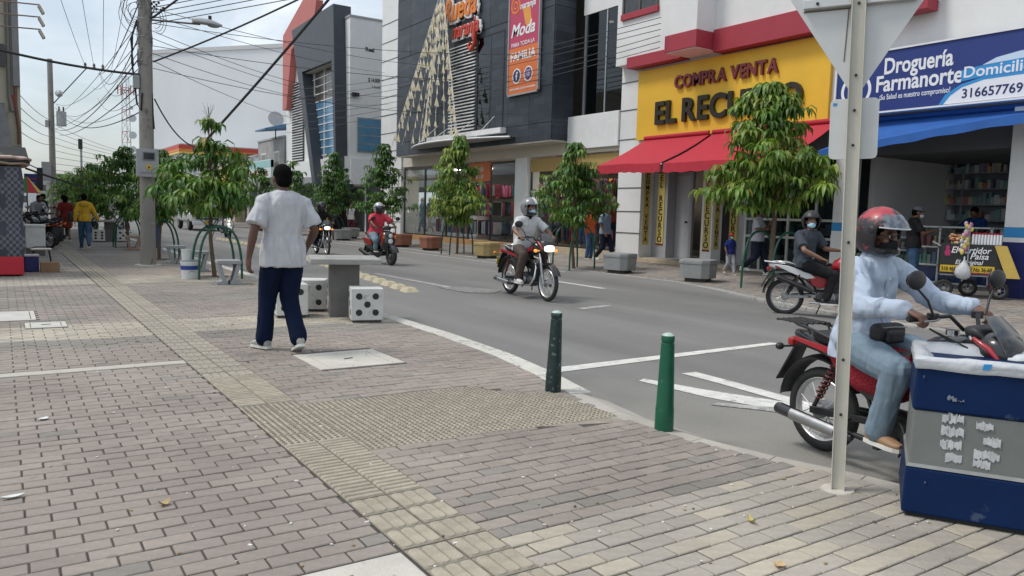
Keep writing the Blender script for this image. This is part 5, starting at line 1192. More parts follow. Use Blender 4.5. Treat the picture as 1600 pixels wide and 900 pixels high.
bollard('bright green bollard standing alone nearest the painted arrow', 3.79, 3.78, mat('bollard_green',(.004,.095,.048),.33,var=.15,scale=7,wear=((.06,.17,.12),.11,22)), .0)

# sign post, seen from behind
rust_white = mat('rusty_white_paint',(.55,.53,.46),.6,var=.2,scale=5,stretch=(1,1,.25),bump=.15,bscale=50,wear=((.24,.17,.10),.11,11))
plate_back = mat('sign_back',(.60,.61,.60),.45,.1,var=.08,scale=4,wear=((.42,.40,.36),.06,7))
sp = thing('sign_post', 'rusty white sign post with the backs of a triangular and a small plate', 'road sign', (3.782, 2.436, 0), R(-57.2)); sp.rotation_euler = (0, R(-1.3), R(-57.2))
mb = MB(); mb.span((-.035,-.012,-.03),(.035,.012,2.95)); mb.span((-.035,-.035,-.03),(-.029,-.012,2.95)); mb.span((.029,-.035,-.03),(.035,-.012,2.95)); mb.build('post', rust_white, sp, bevel=.0025)
MB().cyl((0,0,-.02),(0,0,.006),.10,.085,n=14).build('footing', mat('footing_pale',(.50,.47,.41),.9,var=.2,scale=8), sp)
def rounded(pts, r, n=5):
    out = []; k = len(pts)
    for i in range(k):
        p = Vector(pts[i]); a = (Vector(pts[i-1])-p).normalized(); c = (Vector(pts[(i+1) % k])-p).normalized(); h = a.angle(c)/2; d = r/math.tan(h)
        p0, p1 = p+a*d, p+c*d
        for j in range(n+1): u = j/n; out.append(tuple((p0*(1-u)+p*u)*(1-u)+(p*(1-u)+p1*u)*u))
    return out
tri = rounded([(-.375,2.70),(0,2.10),(.375,2.70)], .045)
mb = MB(); mb.lat(tri, .014, .018); mb.build('yield_plate', plate_back, sp, bevel=.001)
mb = MB()
for z in (2.60,): mb.span((-.27,-.022,z-.02),(-.036,.0135,z+.025)); mb.span((.036,-.022,z-.02),(.27,.0135,z+.025))
mb.build('cross_bar', plate_back, sp, bevel=.003)
mb = MB(); mb.lat([(-.27,2.575),(-.04,2.575),(-.04,2.567),(-.27,2.567)], .0115, .0138); mb.lat([(-.05,2.57),(-.044,2.57),(-.058,2.30),(-.064,2.30)], .0115, .0138); mb.build('seam', mat('seam_rust',(.16,.13,.10),.8), sp)
mb = MB(); mb.lat(rounded([(-.118,1.79),(.118,1.79),(.118,2.105),(-.118,2.105)], .03), .014, .017); mb.build('small_plate', plate_back, sp, bevel=.001)
MB().lat([(-.105,2.07),(-.085,2.07),(-.085,2.085),(-.105,2.085)], .0125, .0139).build('sticker', cyan_print, sp)
mb = MB()
for z in (2.585,2.22,2.04,1.86,1.35,.72,.42): mb.cyl((0,-.020,z),(0,-.012,z),.0075,n=8)
mb.cyl((-.2,-.03,2.6),(-.2,-.02,2.6),.008,n=8); mb.cyl((.2,-.03,2.6),(.2,-.02,2.6),.008,n=8); mb.build('bolt', black_metal, sp, kind='stuff')

# rubbish bin, box of three bands, with a plastic bag folded over the rim
bn_m = mat('bin_blue',(.003,.017,.07),.55,spec=.15,var=.15,scale=4,bump=.06,bscale=25,wear=((.05,.075,.13),.10,5)); bg_m = mat('bin_grey',(.17,.18,.17),.5,var=.12,scale=4,wear=((.12,.125,.12),.12,4))
bag_m = mat('bag_white',(.52,.54,.56),.35,var=.12,scale=8,bump=.5,bscale=18)
bi = thing('rubbish_bin', 'large blue and grey rubbish bin with a white bag over its rim', 'bin', (3.733,2.048,0), math.atan2(-.857,.515))
def frustum(z0, z1, a0, a1, w=1.0, d=.62, off=0.):
    # left edge at x=0 and front at y=0 (camera side -y)
    mb = MB(); mb.hexa([(off+a0,-0+a0,z0),(w-a0,a0,z0),(w-a0,d-a0,z0),(off+a0,d-a0,z0),(off+a1,a1,z1),(w-a1,a1,z1),(w-a1,d-a1,z1),(off+a1,d-a1,z1)]); return mb
frustum(.0,.025,.02,.02).build('plinth', black_rubber, bi); frustum(.02,.254,-.004,.004).build('lower_band', bn_m, bi, bevel=.012)
frustum(.258,.54,.014,.02).build('middle_band', bg_m, bi, bevel=.006); mb = frustum(.256,.272,.004,.012); mb.build('seam_strip', mat('strip_metal',(.30,.30,.29),.5,.4,var=.2), bi)
frustum(.543,.760,.012,.022).build('upper_band', bn_m, bi, bevel=.012)
# worn white lettering blocks on the grey band (flaked stencil print, illegible)
mb = MB(); rr = random.Random(5)
def flake(x0, x1, z0, z1, y=.0155):
    n_ = 5; top = [(x0+(x1-x0)*i/n_, z1-rr.uniform(0,.018)) for i in range(n_+1)]; bot = [(x0+(x1-x0)*i/n_, z0+rr.uniform(0,.018)) for i in range(n_, -1, -1)]
    mb.lat(top+bot, y-.004, y+.002)
for z in (.49,.425,.36,.295):
    for x in (.145,.172,.205): 
        if rr.random() < .85: flake(x, x+.031+rr.uniform(0,.008), z, z+.058)
for z in (.47,.40,.33,.285):
    for x in (.29,.325,.36): 
        if rr.random() < .75: flake(x, x+.037, z, z+.055)
mb.build('flaked_stencil', mat('stencil_white',(.50,.51,.52),.6,var=.25,scale=30), bi, kind='stuff')
mb = MB(); flake(.16,.20,.60,.635,.0135); flake(.205,.235,.60,.62,.0135); flake(.05,.056,.70,.72,.012); flake(.09,.096,.18,.2,-.003); mb.build('scuff', mat('scuff_grey',(.18,.21,.26),.6,var=.4,scale=40), bi, kind='stuff')
mb = MB(); rings = []; W_, D_ = 1.0, .62
def rect_ring(off, z, wob):
    r_ = []
    for (x0,y0),(x1,y1) in (((off,off),(W_-off,off)),((W_-off,off),(W_-off,D_-off)),((W_-off,D_-off),(off,D_-off)),((off,D_-off),(off,off))):
        for k in range(14):
            u = k/14; r_.append((x0+(x1-x0)*u+rr.uniform(-wob,wob), y0+(y1-y0)*u+rr.uniform(-wob,wob), z+rr.uniform(-wob,wob)*1.2))
    return r_
for off, z, wb in ((.014,.748,.003),(.008,.762,.002),(.011,.778,.002),(.008,.79,.003),(.012,.802,.004),(.03,.812,.005),(.06,.802,.006),(.10,.76,.010),(.13,.66,.02)): rings.append(rect_ring(off, z, wb))
mb.loft(rings, caps=False); mb.build('bag', bag_m, bi, smooth=75)
mb = MB(); mb.lat([(.30,.80),(.335,.803),(.325,.775),(.295,.772)], .004, .008); mb.build('bag_print', cyan_print, bi)
mb = MB(); mb.ell((.5,.3,.62),(.4,.22,.08),n=20,k=6); mb.build('rubbish', mat('rubbish_pale',(.4,.4,.38),.8,var=.5,scale=14), bi, smooth=60)

# domino table with dice seats
pips = {1:[(0,0)],2:[(-1,-1),(1,1)],3:[(-1,-1),(0,0),(1,1)],4:[(-1,-1),(1,1),(-1,1),(1,-1)],5:[(-1,-1),(1,1),(-1,1),(1,-1),(0,0)],6:[(-1,-1),(1,1),(-1,1),(1,-1),(-1,0),(1,0)]}
dice_w = mat('dice_white',(.60,.60,.57),.6,var=.10,scale=5,bump=.1,bscale=50,wear=((.42,.40,.34),.14,6)); pip_m = mat('pip_black',(.02,.02,.02),.6)
def die(label, x, y, rz, front, left, s=.41, extra=None):
    t = thing('dice_seat', label, 'seat', (x, y, 0), rz, 'concrete dice seats round the domino tables')
    MB().box((0,0,.015),(s-.05,s-.05,.05)).build('foot', mat('foot_dark',(.07,.065,.06),.8), t)
    MB().box((0,0,.035+s/2),(s,s,s)).build('cube', dice_w, t, bevel=.008)
    h = s/2
    for face, n_ in (('f',front),('l',left),('r',left % 6+1),('b',7-front)):
        for a, c in pips[n_]:
            u, v = a*.105, c*.105+.035+h; mb = MB()
            p = {'f':((u,-h-.003,v),(u,-h+.004,v)),'l':((-h-.003,u,v),(-h+.004,u,v)),'r':((h-.004,u,v),(h+.003,u,v)),'b':((u,h-.004,v),(u,h+.003,v))}[face]
            mb.cyl(p[0], p[1], .042, n=14); mb.build('pip', pip_m, t)
    return t
die('white dice seat with five dots, right of the concrete table', 3.967, 9.464, R(-17), 5, 3)
die('white dice seat behind the concrete table on its left', 3.70, 10.78, R(-24), 4, 2)
die('white dice seat half hidden behind the walking man', 3.22, 10.26, R(-10), 2, 3)
die('graffitied white dice seat farther up beside the woman in yellow', 3.02, 32.45, R(-4), 6, 2)
die('far white dice seat in front of parked motorcycles', 3.84, 32.5, R(-4), 5, 4)
def ctable(label, x, y, rz):
    t = thing('concrete_table', label, 'table', (x, y, 0), rz); MB().box((0,0,.36),(.39,.39,.74)).build('column', mat('column_shaded_concrete',(.15,.148,.14),.88,var=.2,scale=5,bump=.25,bscale=80), t, bevel=.012); MB().box((0,0,.765),(.92,.92,.075)).build('table_top', concrete, t, bevel=.014)  # column darker than the top: its shade is put into the concrete colour
    MB().box((0,0,.804),(.5,.5,.003)).build('game_board', mat('board_grey',(.30,.29,.275),.7,var=.1), t); return t
ctable('square grey concrete table between the dice seats', 3.90, 10.08, R(-17)); ctable('far concrete table between two dice seats', 3.43, 32.7, R(-4))

# Z-profile concrete benches
zb_m = mat('bench_concrete',(.30,.31,.31),.8,var=.15,scale=7,bump=.25,bscale=70)
prof_l = [(-.21,.0),(-.02,.0),(-.02,.07),(-.06,.08),(-.125,.36),(-.19,.37),(-.205,.42),(-.20,.37),(-.105,.08),(-.15,.06),(-.21,.05)]
def zbench(label, x, y, rz=-.1, m=zb_m):
    t = thing('concrete_bench', label, 'bench', (x, y, 0), rz, 'small concrete benches by the tree guards')
    mb = MB(); mb.lat([(-.205,.385),(.205,.385),(.215,.40),(.21,.45),(-.21,.45),(-.215,.40)], -.19, .19); mb.build('seat', m, t, bevel=.006)
    for s_ in (-1, 1):
        mb = MB(); mb.lat([(s_*p, q) for p, q in [(.215,0),(.02,0),(.02,.06),(.055,.08),(.135,.384),(.205,.384),(.125,.085),(.15,.06),(.215,.055)]], -.17, .17); mb.build('leg', m, t, bevel=.004)
    return t
zbench('grey bench with slanted legs in front of the nearest left tree guard', 3.52, 14.95); zbench('grey bench with slanted legs just right of the utility pole', 3.58, 20.5)
zbench('grey bench half hidden behind the white buckets', 3.60, 18.0); zbench('brownish bench behind the utility pole', 3.42, 26.6, m=mat('bench_brown',(.33,.22,.15),.8,var=.15,scale=7))
# buckets
t = thing('bucket', 'big white plastic bucket with a blue label by the tree guard', 'bucket', (3.10,16.3,0)); bw_ = mat('bucket_white',(.62,.63,.62),.5,var=.08,scale=6)
mb = MB(); mb.lathe([(.15,0),(.165,.30),(.175,.302),(.175,.345),(.168,.347),(.16,.33)],22); mb.build('pail', bw_, t, smooth=40); mb = MB(); mb.lathe([(.1655,.18),(.1695,.26),(.16,.26),(.16,.18)],22); mb.build('blue_label', cyan_print if 0 else mat('label_blue',(.02,.05,.25),.5), t, smooth=40)
mb = MB(); mb.lathe([(.178,.345),(.180,.36),(.16,.366),(.01,.366)],22); mb.build('lid', mat('lid_grey',(.25,.26,.26),.6), t, smooth=40); mb = MB(); mb.tube([(-.05+.02*i,-.172,.16-.004*(i-3)**2) for i in range(7)],.004,5); mb.build('handle', black_metal, t)
t = thing('bucket', 'small white bucket standing on top of the big one', 'bucket', (3.04,16.28,.367)); mb = MB(); mb.lathe([(.085,0),(.098,.19),(.104,.192),(.104,.215),(.096,.215)],20); mb.build('pail', bw_, t, smooth=40)
# tree guards: two parallel arches of green tube
def guard(label, x, y, span=.82, gap=.62, h=1.04, z=0., rz=0., m=green_paint):
    t = thing('tree_guard', label, 'tree guard', (x, y, z), rz, 'green arched tree guards')
    for s_ in (-1, 1):
        pts = [(-span/2*math.copysign(abs(math.cos(a))**.8, math.cos(a)), s_*gap/2+s_*(-.0), max(-.03,h*math.sin(a)**.72 if a not in (0, math.pi) else -.03)) for a in [math.pi*i/18 for i in range(19)]]
        pts[0] = (-span/2, s_*gap/2, -.04); pts[-1] = (span/2, s_*gap/2, -.04)
        mb = MB(); mb.tube(pts, .024, 9); mb.build('arch', m, t, smooth=60)
    return t
# planters
def planter(label, x, y, m, rz=0., s=.37, h=.5):
    t = thing('planter_box', label, 'planter', (x, y, fz(x)), rz, 'square concrete planters along the far pavement')
    oc = lambda r, c: [(-r,-c),(-c,-r),(c,-r),(r,-c),(r,c),(c,r),(-c,r),(-r,c)]
    mb = MB(); mb.prism(oc(s*.66, s*.5), -.02, .08); mb.build('foot', mat('foot_dark',(.07,.065,.06),.8), t)
    mb = MB(); mb.loft([[(p[0],p[1],z) for p in oc(r, r*.62)] for r, z in ((s*.93,.08),(s*.985,.40))]); mb.build('body', m, t, bevel=.01)
    mb = MB(); mb.loft([[(p[0],p[1],z) for p in oc(r, r*.62)] for r, z in ((s*1.01,.402),(s*1.02,.45),(s*1.0,.50),(s*.9,.505))]); mb.build('lid', m, t, bevel=.008)
    return t
pg_ = mat('planter_grey',(.27,.275,.27),.75,var=.14,scale=5,bump=.15,bscale=60); py_ = mat('planter_yellow',(.36,.27,.12),.7,var=.12,scale=5); pb_ = mat('planter_brown',(.28,.115,.07),.7,var=.15,scale=5)
planter('grey planter nearest the camera, left of the child in the red cap', 13.34, 12.45, pg_, .35); planter('grey planter in front of the white pilaster', 13.2, 15.0, pg_, .3); planter('yellowish planter behind the rider in the white shirt', 12.98, 21.15, py_, .2)
planter('reddish brown planter next to the yellowish one', 13.28, 25.6, pb_, .15); planter('reddish brown planter behind the scooter rider', 13.25, 28.1, pb_, .1); planter('far grey planter before the people at the shop passage', 13.1, 34.0, pg_, 0); planter('farthest grey planter near the white store pilaster', 14.2, 35.8, pg_, 0)
planter('distant grey planter beyond the white scooter', 13.1, 45.0, pg_, 0); planter('distant grey planter up the street behind the first', 13.1, 48.0, pg_, 0)

# ---------------------------------------------------------------- trees
def leaf_mat():
    m = bpy.data.materials.new('leaf'); m.use_nodes = True; t = m.node_tree; n = t.nodes; l = t.links; b = n['Principled BSDF']; o = n['Material Output']
    at = n.new('ShaderNodeAttribute'); at.attribute_name = 'tone'; l.new(at.outputs['Color'], b.inputs['Base Color']); b.inputs['Roughness'].default_value = .42; b.inputs['Specular IOR Level'].default_value = .4
    tr = n.new('ShaderNodeBsdfTranslucent'); x = n.new('ShaderNodeMixRGB'); x.blend_type = 'MULTIPLY'; x.inputs[0].default_value = 1; x.inputs[2].default_value = (1.3,1.35,.5,1); l.new(at.outputs['Color'], x.inputs[1]); l.new(x.outputs[0], tr.inputs[0])
    ms = n.new('ShaderNodeMixShader'); ms.inputs[0].default_value = .28; l.new(b.outputs[0], ms.inputs[1]); l.new(tr.outputs[0], ms.inputs[2]); l.new(ms.outputs[0], o.inputs[0]); return m
leaf_m = leaf_mat(); bark = mat('bark',(.13,.095,.065),.9,var=.3,scale=14,bump=.6,bscale=40,stretch=(1,1,.4))
LEAFCOL = {'dark':[(.040,.105,.02),(.06,.145,.026),(.08,.18,.035),(.032,.085,.02),(.10,.21,.04)],
           'yellow':[(.14,.23,.04),(.18,.27,.05),(.23,.31,.065),(.10,.19,.035),(.27,.32,.08),(.07,.15,.03)],
           'mid':[(.065,.15,.03),(.095,.20,.038),(.13,.24,.05),(.05,.12,.026),(.17,.27,.06)]}
def tree(label, x, y, z, trunk_h, prof, n_cl, col='mid', leaf=.26, lean=(0,0), shoot=None, seed=1, per=9, r_tr=.035, wob=.38, group='street trees', off=(0,0)):
    """prof: (height, radius) pairs of the crown"""
    rg = random.Random(seed); t = thing('street_tree', label, 'tree', (x, y, z), 0, group); top = prof[-1][0]
    def rad(h):
        for (h0,r0),(h1,r1) in zip(prof, prof[1:]):
            if h0 <= h <= h1: return r0+(r1-r0)*(h-h0)/(h1-h0)
        return 0
    tp = []
    for i in range(10): u = i/9; tp.append(Vector((lean[0]*u+.03*math.sin(u*7+seed), lean[1]*u+.03*math.sin(u*5+2*seed), -.05+u*(top*.9))))
    mb = MB(); mb.tube(tp, [r_tr*1.25*(1-.75*i/9)+.004 for i in range(10)], 8); mb.build('trunk', bark, t, smooth=60)
    cl = []; tries = 0
    while len(cl) < n_cl and tries < n_cl*30:
        tries += 1
        h = rg.uniform(prof[0][0], top); r = rad(h)
        if rg.random() > r/max(p[1] for p in prof)*1.1+.08: continue
        a = rg.uniform(0, 6.283); q = r*(rg.random()**.42)*(1+wob*math.sin(a*2+h*3+seed)+wob*.5*math.sin(a*5-h*4)); u = h/top
        c = Vector((q*math.cos(a)+lean[0]*u+off[0], q*math.sin(a)+lean[1]*u+off[1], h))
        # lumps: leave gaps
        if mnoise.noise(c*1.9+Vector((seed*3.1,0,0))) < -.20: continue
        cl.append(c)
    if shoot:
        for i in range(shoot[1]): u = i/shoot[1]; cl.append(Vector((lean[0]+rg.uniform(-.16,.16), lean[1]+rg.uniform(-.16,.16), shoot[0]-.38+.16*u)))
    # limbs reach into the crown
    mb = MB()
    for c in rg.sample(cl, min(len(cl), 46)):
        hb = max(trunk_h*.8, c.z-rg.uniform(.15,.6)); u = hb/top
        s_ = Vector((lean[0]*u, lean[1]*u, hb)); m_ = s_.lerp(c, .55)+Vector((0,0,.06)); mb.tube([s_, m_, c], [.011,.007,.003], 4, False)
    if shoot: mb.tube([(lean[0]*.9,lean[1]*.9,top*.8),(lean[0],lean[1],shoot[0])],[.014,.004],5); [mb.tube([(lean[0],lean[1],shoot[0]-.22),(lean[0]+rg.uniform(-.12,.12),lean[1]+rg.uniform(-.12,.12),shoot[0]+rg.uniform(-.1,.1))],[.003,.002],4) for _q in range(12)]
    mb.build('limbs', bark, t, smooth=60)
    V = []; F = []; K = []
    def leaf_at(p, d, L_, w_, c_):
        s_ = d.cross(Vector((0,0,1))); s_ = s_.normalized() if s_.length > .01 else Vector((1,0,0)); s_ = (s_+Vector((rg.uniform(-.3,.3),rg.uniform(-.3,.3),rg.uniform(-.3,.3)))).normalized()
        dn = Vector((0,0,-1)); k = len(V); p1 = p+d*(L_*.3); p2 = p1+(d*.62+dn*.62).normalized()*(L_*.36); p3 = p2+(d*.2+dn*1.0).normalized()*(L_*.36); up_ = Vector((0,0,w_*.22))
        V.extend([p, p1-s_*w_*.45+up_, p1, p1+s_*w_*.45+up_, p2-s_*w_*.42+up_, p2, p2+s_*w_*.42+up_, p3])
        F.extend([(k,k+2,k+1),(k,k+3,k+2),(k+1,k+2,k+5,k+4),(k+2,k+3,k+6,k+5),(k+4,k+5,k+7),(k+5,k+6,k+7)]); K.extend([c_]*6)
    base = LEAFCOL[col]
    for c in cl:
        young = rg.random() < .14; cc_ = rg.choice(base); br = rg.uniform(.8,1.25); m_ = per+rg.randint(-2,2); a0 = rg.uniform(0,6.28)
        for j in range(m_):
            a = a0+6.283*j/m_+rg.uniform(-.25,.25); el = rg.uniform(-.25,.5); d = Vector((math.cos(a)*math.cos(el), math.sin(a)*math.cos(el), math.sin(el)))
            L_ = leaf*rg.uniform(.65,1.15)*(.7 if young else 1); q = rg.uniform(.8,1.2)*br
            cl_ = tuple(min(.5,v*q) for v in cc_)
            if young: cl_ = tuple(a_*.6+b_*.4 for a_, b_ in zip(cl_, (.22,.24,.07)))
            if rg.random() < .004: cl_ = (.33,.24,.06)
            leaf_at(c+d*.015, d, L_, L_*rg.uniform(.19,.27), cl_)
    me = bpy.data.meshes.new('crown'); me.from_pydata(V, [], F); at = me.attributes.new('tone','FLOAT_COLOR','FACE'); at.data.foreach_set('color',[v for k in K for v in (*k,1)])
    me.polygons.foreach_set('use_smooth',[True]*len(F)); me.materials.append(leaf_m); link('crown', me, t); return t
tree('large yellowish green tree in front of the yellow pawn shop sign', 13.62, 10.6, .03, 1.35, [(1.66,.50),(1.95,1.0),(2.5,1.10),(3.0,.85),(3.6,.62),(4.25,.15)], 330, 'yellow', .36, (-.10,.12), seed=4, per=10, r_tr=.05, off=(-.12,.05))
tree('dark green tree behind the rider in the white shirt', 12.9, 16.55, .02, 1.2, [(1.2,.35),(1.55,.85),(2.1,.82),(2.6,.55),(3.35,.12)], 230, 'mid', .30, (-.05,0), seed=9)
tree('yellow green conical tree before the store entrance and the orange header', 13.09, 23.3, .03, 1.1, [(1.05,.35),(1.5,.85),(1.95,1.08),(2.5,.72),(3.1,.5),(4.0,.1)], 270, 'yellow', .34, seed=6, per=9)
tree('dark conical tree left of the store, behind the scooter rider', 12.95, 29.2, .02, 1.1, [(1.2,.4),(1.6,1.1),(2.2,.92),(3.0,.55),(4.1,.1)], 250, 'dark', .32, seed=12)
tree('dark bushy tree beside the tilted dark frame building', 12.95, 34.9, .02, 1.1, [(1.1,.4),(1.7,1.05),(2.5,.85),(3.2,.6),(4.05,.1)], 230, 'dark', .32, seed=15)
tree('leafy tree with a tall bare shoot beside the white buckets', 3.62, 16.63, 0, 1.0, [(1.32,.35),(1.52,.85),(1.85,1.0),(2.2,.74),(2.5,.45),(2.8,.15)], 138, 'mid', .35, (-.06,0), (3.42,7), seed=21, per=9)
tree('green tree just behind the utility pole', 3.5, 22.2, 0, 1.0, [(1.05,.35),(1.4,.75),(1.9,.8),(2.4,.55),(2.85,.15)], 190, 'mid', .30, seed=23)
tree('green tree beyond the pole, third along the left row', 3.5, 28.5, 0, 1.0, [(1.0,.35),(1.5,.85),(2.1,.85),(2.7,.6),(3.3,.15)], 190, 'dark', .30, seed=27)
lt = ['fourth tree along the left row, dark green','fifth tree along the left row, beside the woman in yellow','sixth tree of the left row, small in the distance','seventh tree of the left row','far end tree of the left row']
for i, (yy, lab) in enumerate(zip((34.5,40.5,47,54,62), lt)):
    tree(lab, 3.5+(.1 if i % 2 else 0), yy, 0, 1.0, [(1.0,.4),(1.5,.95),(2.1,.95),(2.7,.65),(3.3-.1*(i % 2),.2)], 150, 'dark' if i % 2 else 'mid', .36, seed=31+i, per=8)
rt = ['tree across the road behind the walking man, beyond the tilted frame','next tree up the right pavement behind the head of the walking man','right pavement tree in front of the teal fascia','right pavement tree in front of the cream shop','distant right pavement tree past the brown band shop','farthest right pavement tree']
for i, (yy, lab) in enumerate(zip((41,47,53.5,60,68,78), rt)):
    tree(lab, 12.95, yy, .02, 1.0, [(1.0,.4),(1.5,1.0),(2.2,1.0),(3.0,.65),(3.9-.15*(i % 3),.15)], 150, 'dark', .40, seed=51+i, per=8)
guard('green arches around the nearest left tree by the buckets', 3.62, 16.28); guard('green arches around the tree behind the utility pole', 3.5, 22.2); guard('green arches around the third left tree', 3.5, 28.4)
guard('green arches around the fourth left tree', 3.5, 34.5)
dk = mat('guard_dark',(.012,.05,.045),.4,var=.2)
guard('tall green arches around the big tree in front of the pharmacy', 13.62, 10.62, 1.05, .75, 1.20, .03, R(0)); guard('dark green arches around the tree behind the white shirted rider', 12.95, 16.6, .85, .75, 1.15, .02); guard('dark arches around the yellow green conical tree', 13.09, 23.3, .9, .6, 1.15, .02, m=dk)
guard('dark arches around the tree behind the scooter rider', 12.95, 29.2, .9, .6, 1.15, .02, m=dk); guard('dark arches around the tree beside the tilted frame building', 12.95, 34.9, .9, .6, 1.15, .02, m=dk)
# trunk soil patches
for x, y in ((3.62,16.63),(3.5,22.2),(3.5,28.5)): MB().cyl((x,y,-.02),(x,y,.004),.3,n=12).build('tree_pit', soil, None, kind='structure')

# ---------------------------------------------------------------- litter
def flat_leaf(name, label, x, y, L_, w_, m, rz, curl=.02):
    mb = MB(); n_ = 5; vs = []
    for i in range(n_+1):
        u = i/n_; hw = w_*math.sin(math.pi*(u*.86+.07)); z = .006+(curl if 'leaf' in name else .004)*(2*u-1)**2
        vs += [(L_*(u-.5),-hw/2,z+.006),(L_*(u-.5),0,z),(L_*(u-.5),hw/2,z+.006)]
    fs = [q for i in range(n_) for q in ((3*i,3*i+3,3*i+4,3*i+1),(3*i+1,3*i+4,3*i+5,3*i+2))]; k = len(vs)
    mb.add(vs+[(a,b_,c_+.002) for a,b_,c_ in vs], fs+[tuple(k+i for i in reversed(f)) for f in fs]); o = mb.build(name, m, None, smooth=60, loc=(x,y,gz(x))); o.rotation_euler = (0,0,rz); o['label'] = label; o['category'] = 'litter'; return o
dry = mat('dry_leaf',(.40,.29,.14),.7,var=.3,scale=30); paper = mat('paper_white',(.70,.70,.68),.7,var=.08); card = mat('card_tan',(.52,.36,.19),.8)
from_px = [('fallen_leaf','curled dry leaf lying on the brick paving at lower left',.62,3.93,.06,.045,dry,.4),('paper_scrap','crumpled white paper scrap at the left edge of the paving',.01,4.38,.10,.04,paper,.1),
    ('fallen_leaf','yellowish leaf on the beige pavers near the bottom',2.98,2.36,.07,.028,mat('yellow_leaf',(.48,.40,.13),.7,var=.2),1.2),('card_scrap','small tan piece of card on the beige pavers at the bottom',2.70,1.98,.06,.045,card,.3),
    ('paper_scrap','white scrap of paper on the paving left of the tactile strip',.20,5.90,.07,.05,paper,.8)]
for a in from_px: flat_leaf(*a)
mb = MB(); rl = random.Random(99)
for i in range(420):
    y = 1.9+rl.random()**1.7*14; x = rl.uniform(.0, 4.0); s_ = rl.uniform(.003,.010); mb.col = rl.choice([(.7,.69,.66),(.6,.58,.5),(.75,.74,.72),(.10,.08,.06),(.35,.25,.12)])
    if x > edge_x(y)-.1: continue
    mb.box((x,y,.002+s_*.3),(s_*rl.uniform(1,2.4),s_,s_*.6),rz=rl.uniform(0,3))
mb.build('litter_crumbs', mat('crumb',(1,1,1),.8,attr='tone'), None, attr='tone', kind='stuff', label='small white crumbs and grit scattered over the pavers', category='litter')
# ================================================================== MOTORCYCLES, SCOOTERS, PICKUP, CART
def ring(c, hw, hh, n=16, p=2.4, tilt=0.):
    out = []
    for j in range(n):
        a = 2*math.pi*j/n; ca, sa = math.cos(a), math.sin(a)
        y = hw*math.copysign(abs(ca)**(2/p), ca); z = hh*math.copysign(abs(sa)**(2/p), sa)
        out.append((c[0]-z*math.sin(tilt), c[1]+y, c[2]+z*math.cos(tilt)))
    return out
def pod(mb, secs, n=16, p=2.4):
    """loft along x: (x, z, half width, half height[, tilt[, y]])"""
    return mb.loft([ring((s[0], s[5] if len(s) > 5 else 0, s[1]), s[2], s[3], n, p, s[4] if len(s) > 4 else 0) for s in secs])
def coil(p0, p1, r, turns, n=12):
    p0, p1 = Vector(p0), Vector(p1); x, y, d = frame_of(p1-p0)
    return [p0.lerp(p1, i/(turns*n))+x*(r*math.cos(2*math.pi*i/n))+y*(r*math.sin(2*math.pi*i/n)) for i in range(turns*n+1)]
gloss_black = mat('gloss_black',(.012,.012,.014),.25,var=.2,coat=.6)
bike_red = mat('bike_red',(.36,.012,.02),.3,var=.1,coat=.6); bike_white = mat('bike_white',(.70,.70,.70),.3,var=.05,coat=.5)
seat_black = mat('seat_black',(.014,.014,.015),.55,var=.2,scale=30,bump=.2,bscale=200)
tail_red = mat('tail_red',(.35,.01,.01),.2,coat=.5); amber = mat('amber',(.7,.25,.02),.3); lens = mat('lamp_lens',(.72,.74,.72),.12,var=.15,coat=.4); lens_on = mat('lamp_on',(1,.96,.85),.2,emit=.7); orange_on = mat('signal_on',(1,.35,.05),.3,emit=.7)
mirror_m = mat('mirror_glass',(.5,.53,.56),.06,1.,var=.05)
rim_bright = mat('rim_bright',(.60,.60,.60),.35,.55,var=.12,scale=20)
def wheel(t, x, r=.295, w=.05, spokes=18, rim_m=None, cast=False, zc=None):
    z = zc or r; rm = rim_m or rim_bright
    mb = MB(); mb.torus((x,0,z), r-2*w+.004, .014, n=36, k=8, ry=.030); wh = mb.build('wheel', rm, t, smooth=50)
    mb = MB(); mb.torus((x,0,z), r-w, w, n=40, k=12, ry=w*.95); mb.build('tyre', black_rubber, wh, smooth=50)
    mb = MB(); mb.cyl((x,-.075,z),(x,.075,z),.035,n=14); mb.cyl((x,-.05,z),(x,.05,z),.062,n=18); mb.build('hub', alloy, wh, smooth=40)
    mb = MB()
    if cast:
        for k in range(5):
            a = 2*math.pi*k/5; mb.beam((x+.05*math.cos(a),0,z+.05*math.sin(a)),(x+(r-2*w)*math.cos(a),0,z+(r-2*w)*math.sin(a)),.03,.035)
    else:
        for k in range(spokes):
            a = 2*math.pi*k/spokes; s_ = 1 if k % 2 else -1; b_ = a+.35*(1 if k % 4 < 2 else -1)
            mb.tube([(x+.055*math.cos(b_), s_*.045, z+.055*math.sin(b_)),(x+(r-2*w)*math.cos(a), s_*.008, z+(r-2*w)*math.sin(a))], .0045, 5)
    mb.build('spokes', rim_bright if not cast else (rim_m or black_metal), wh)
    return wh
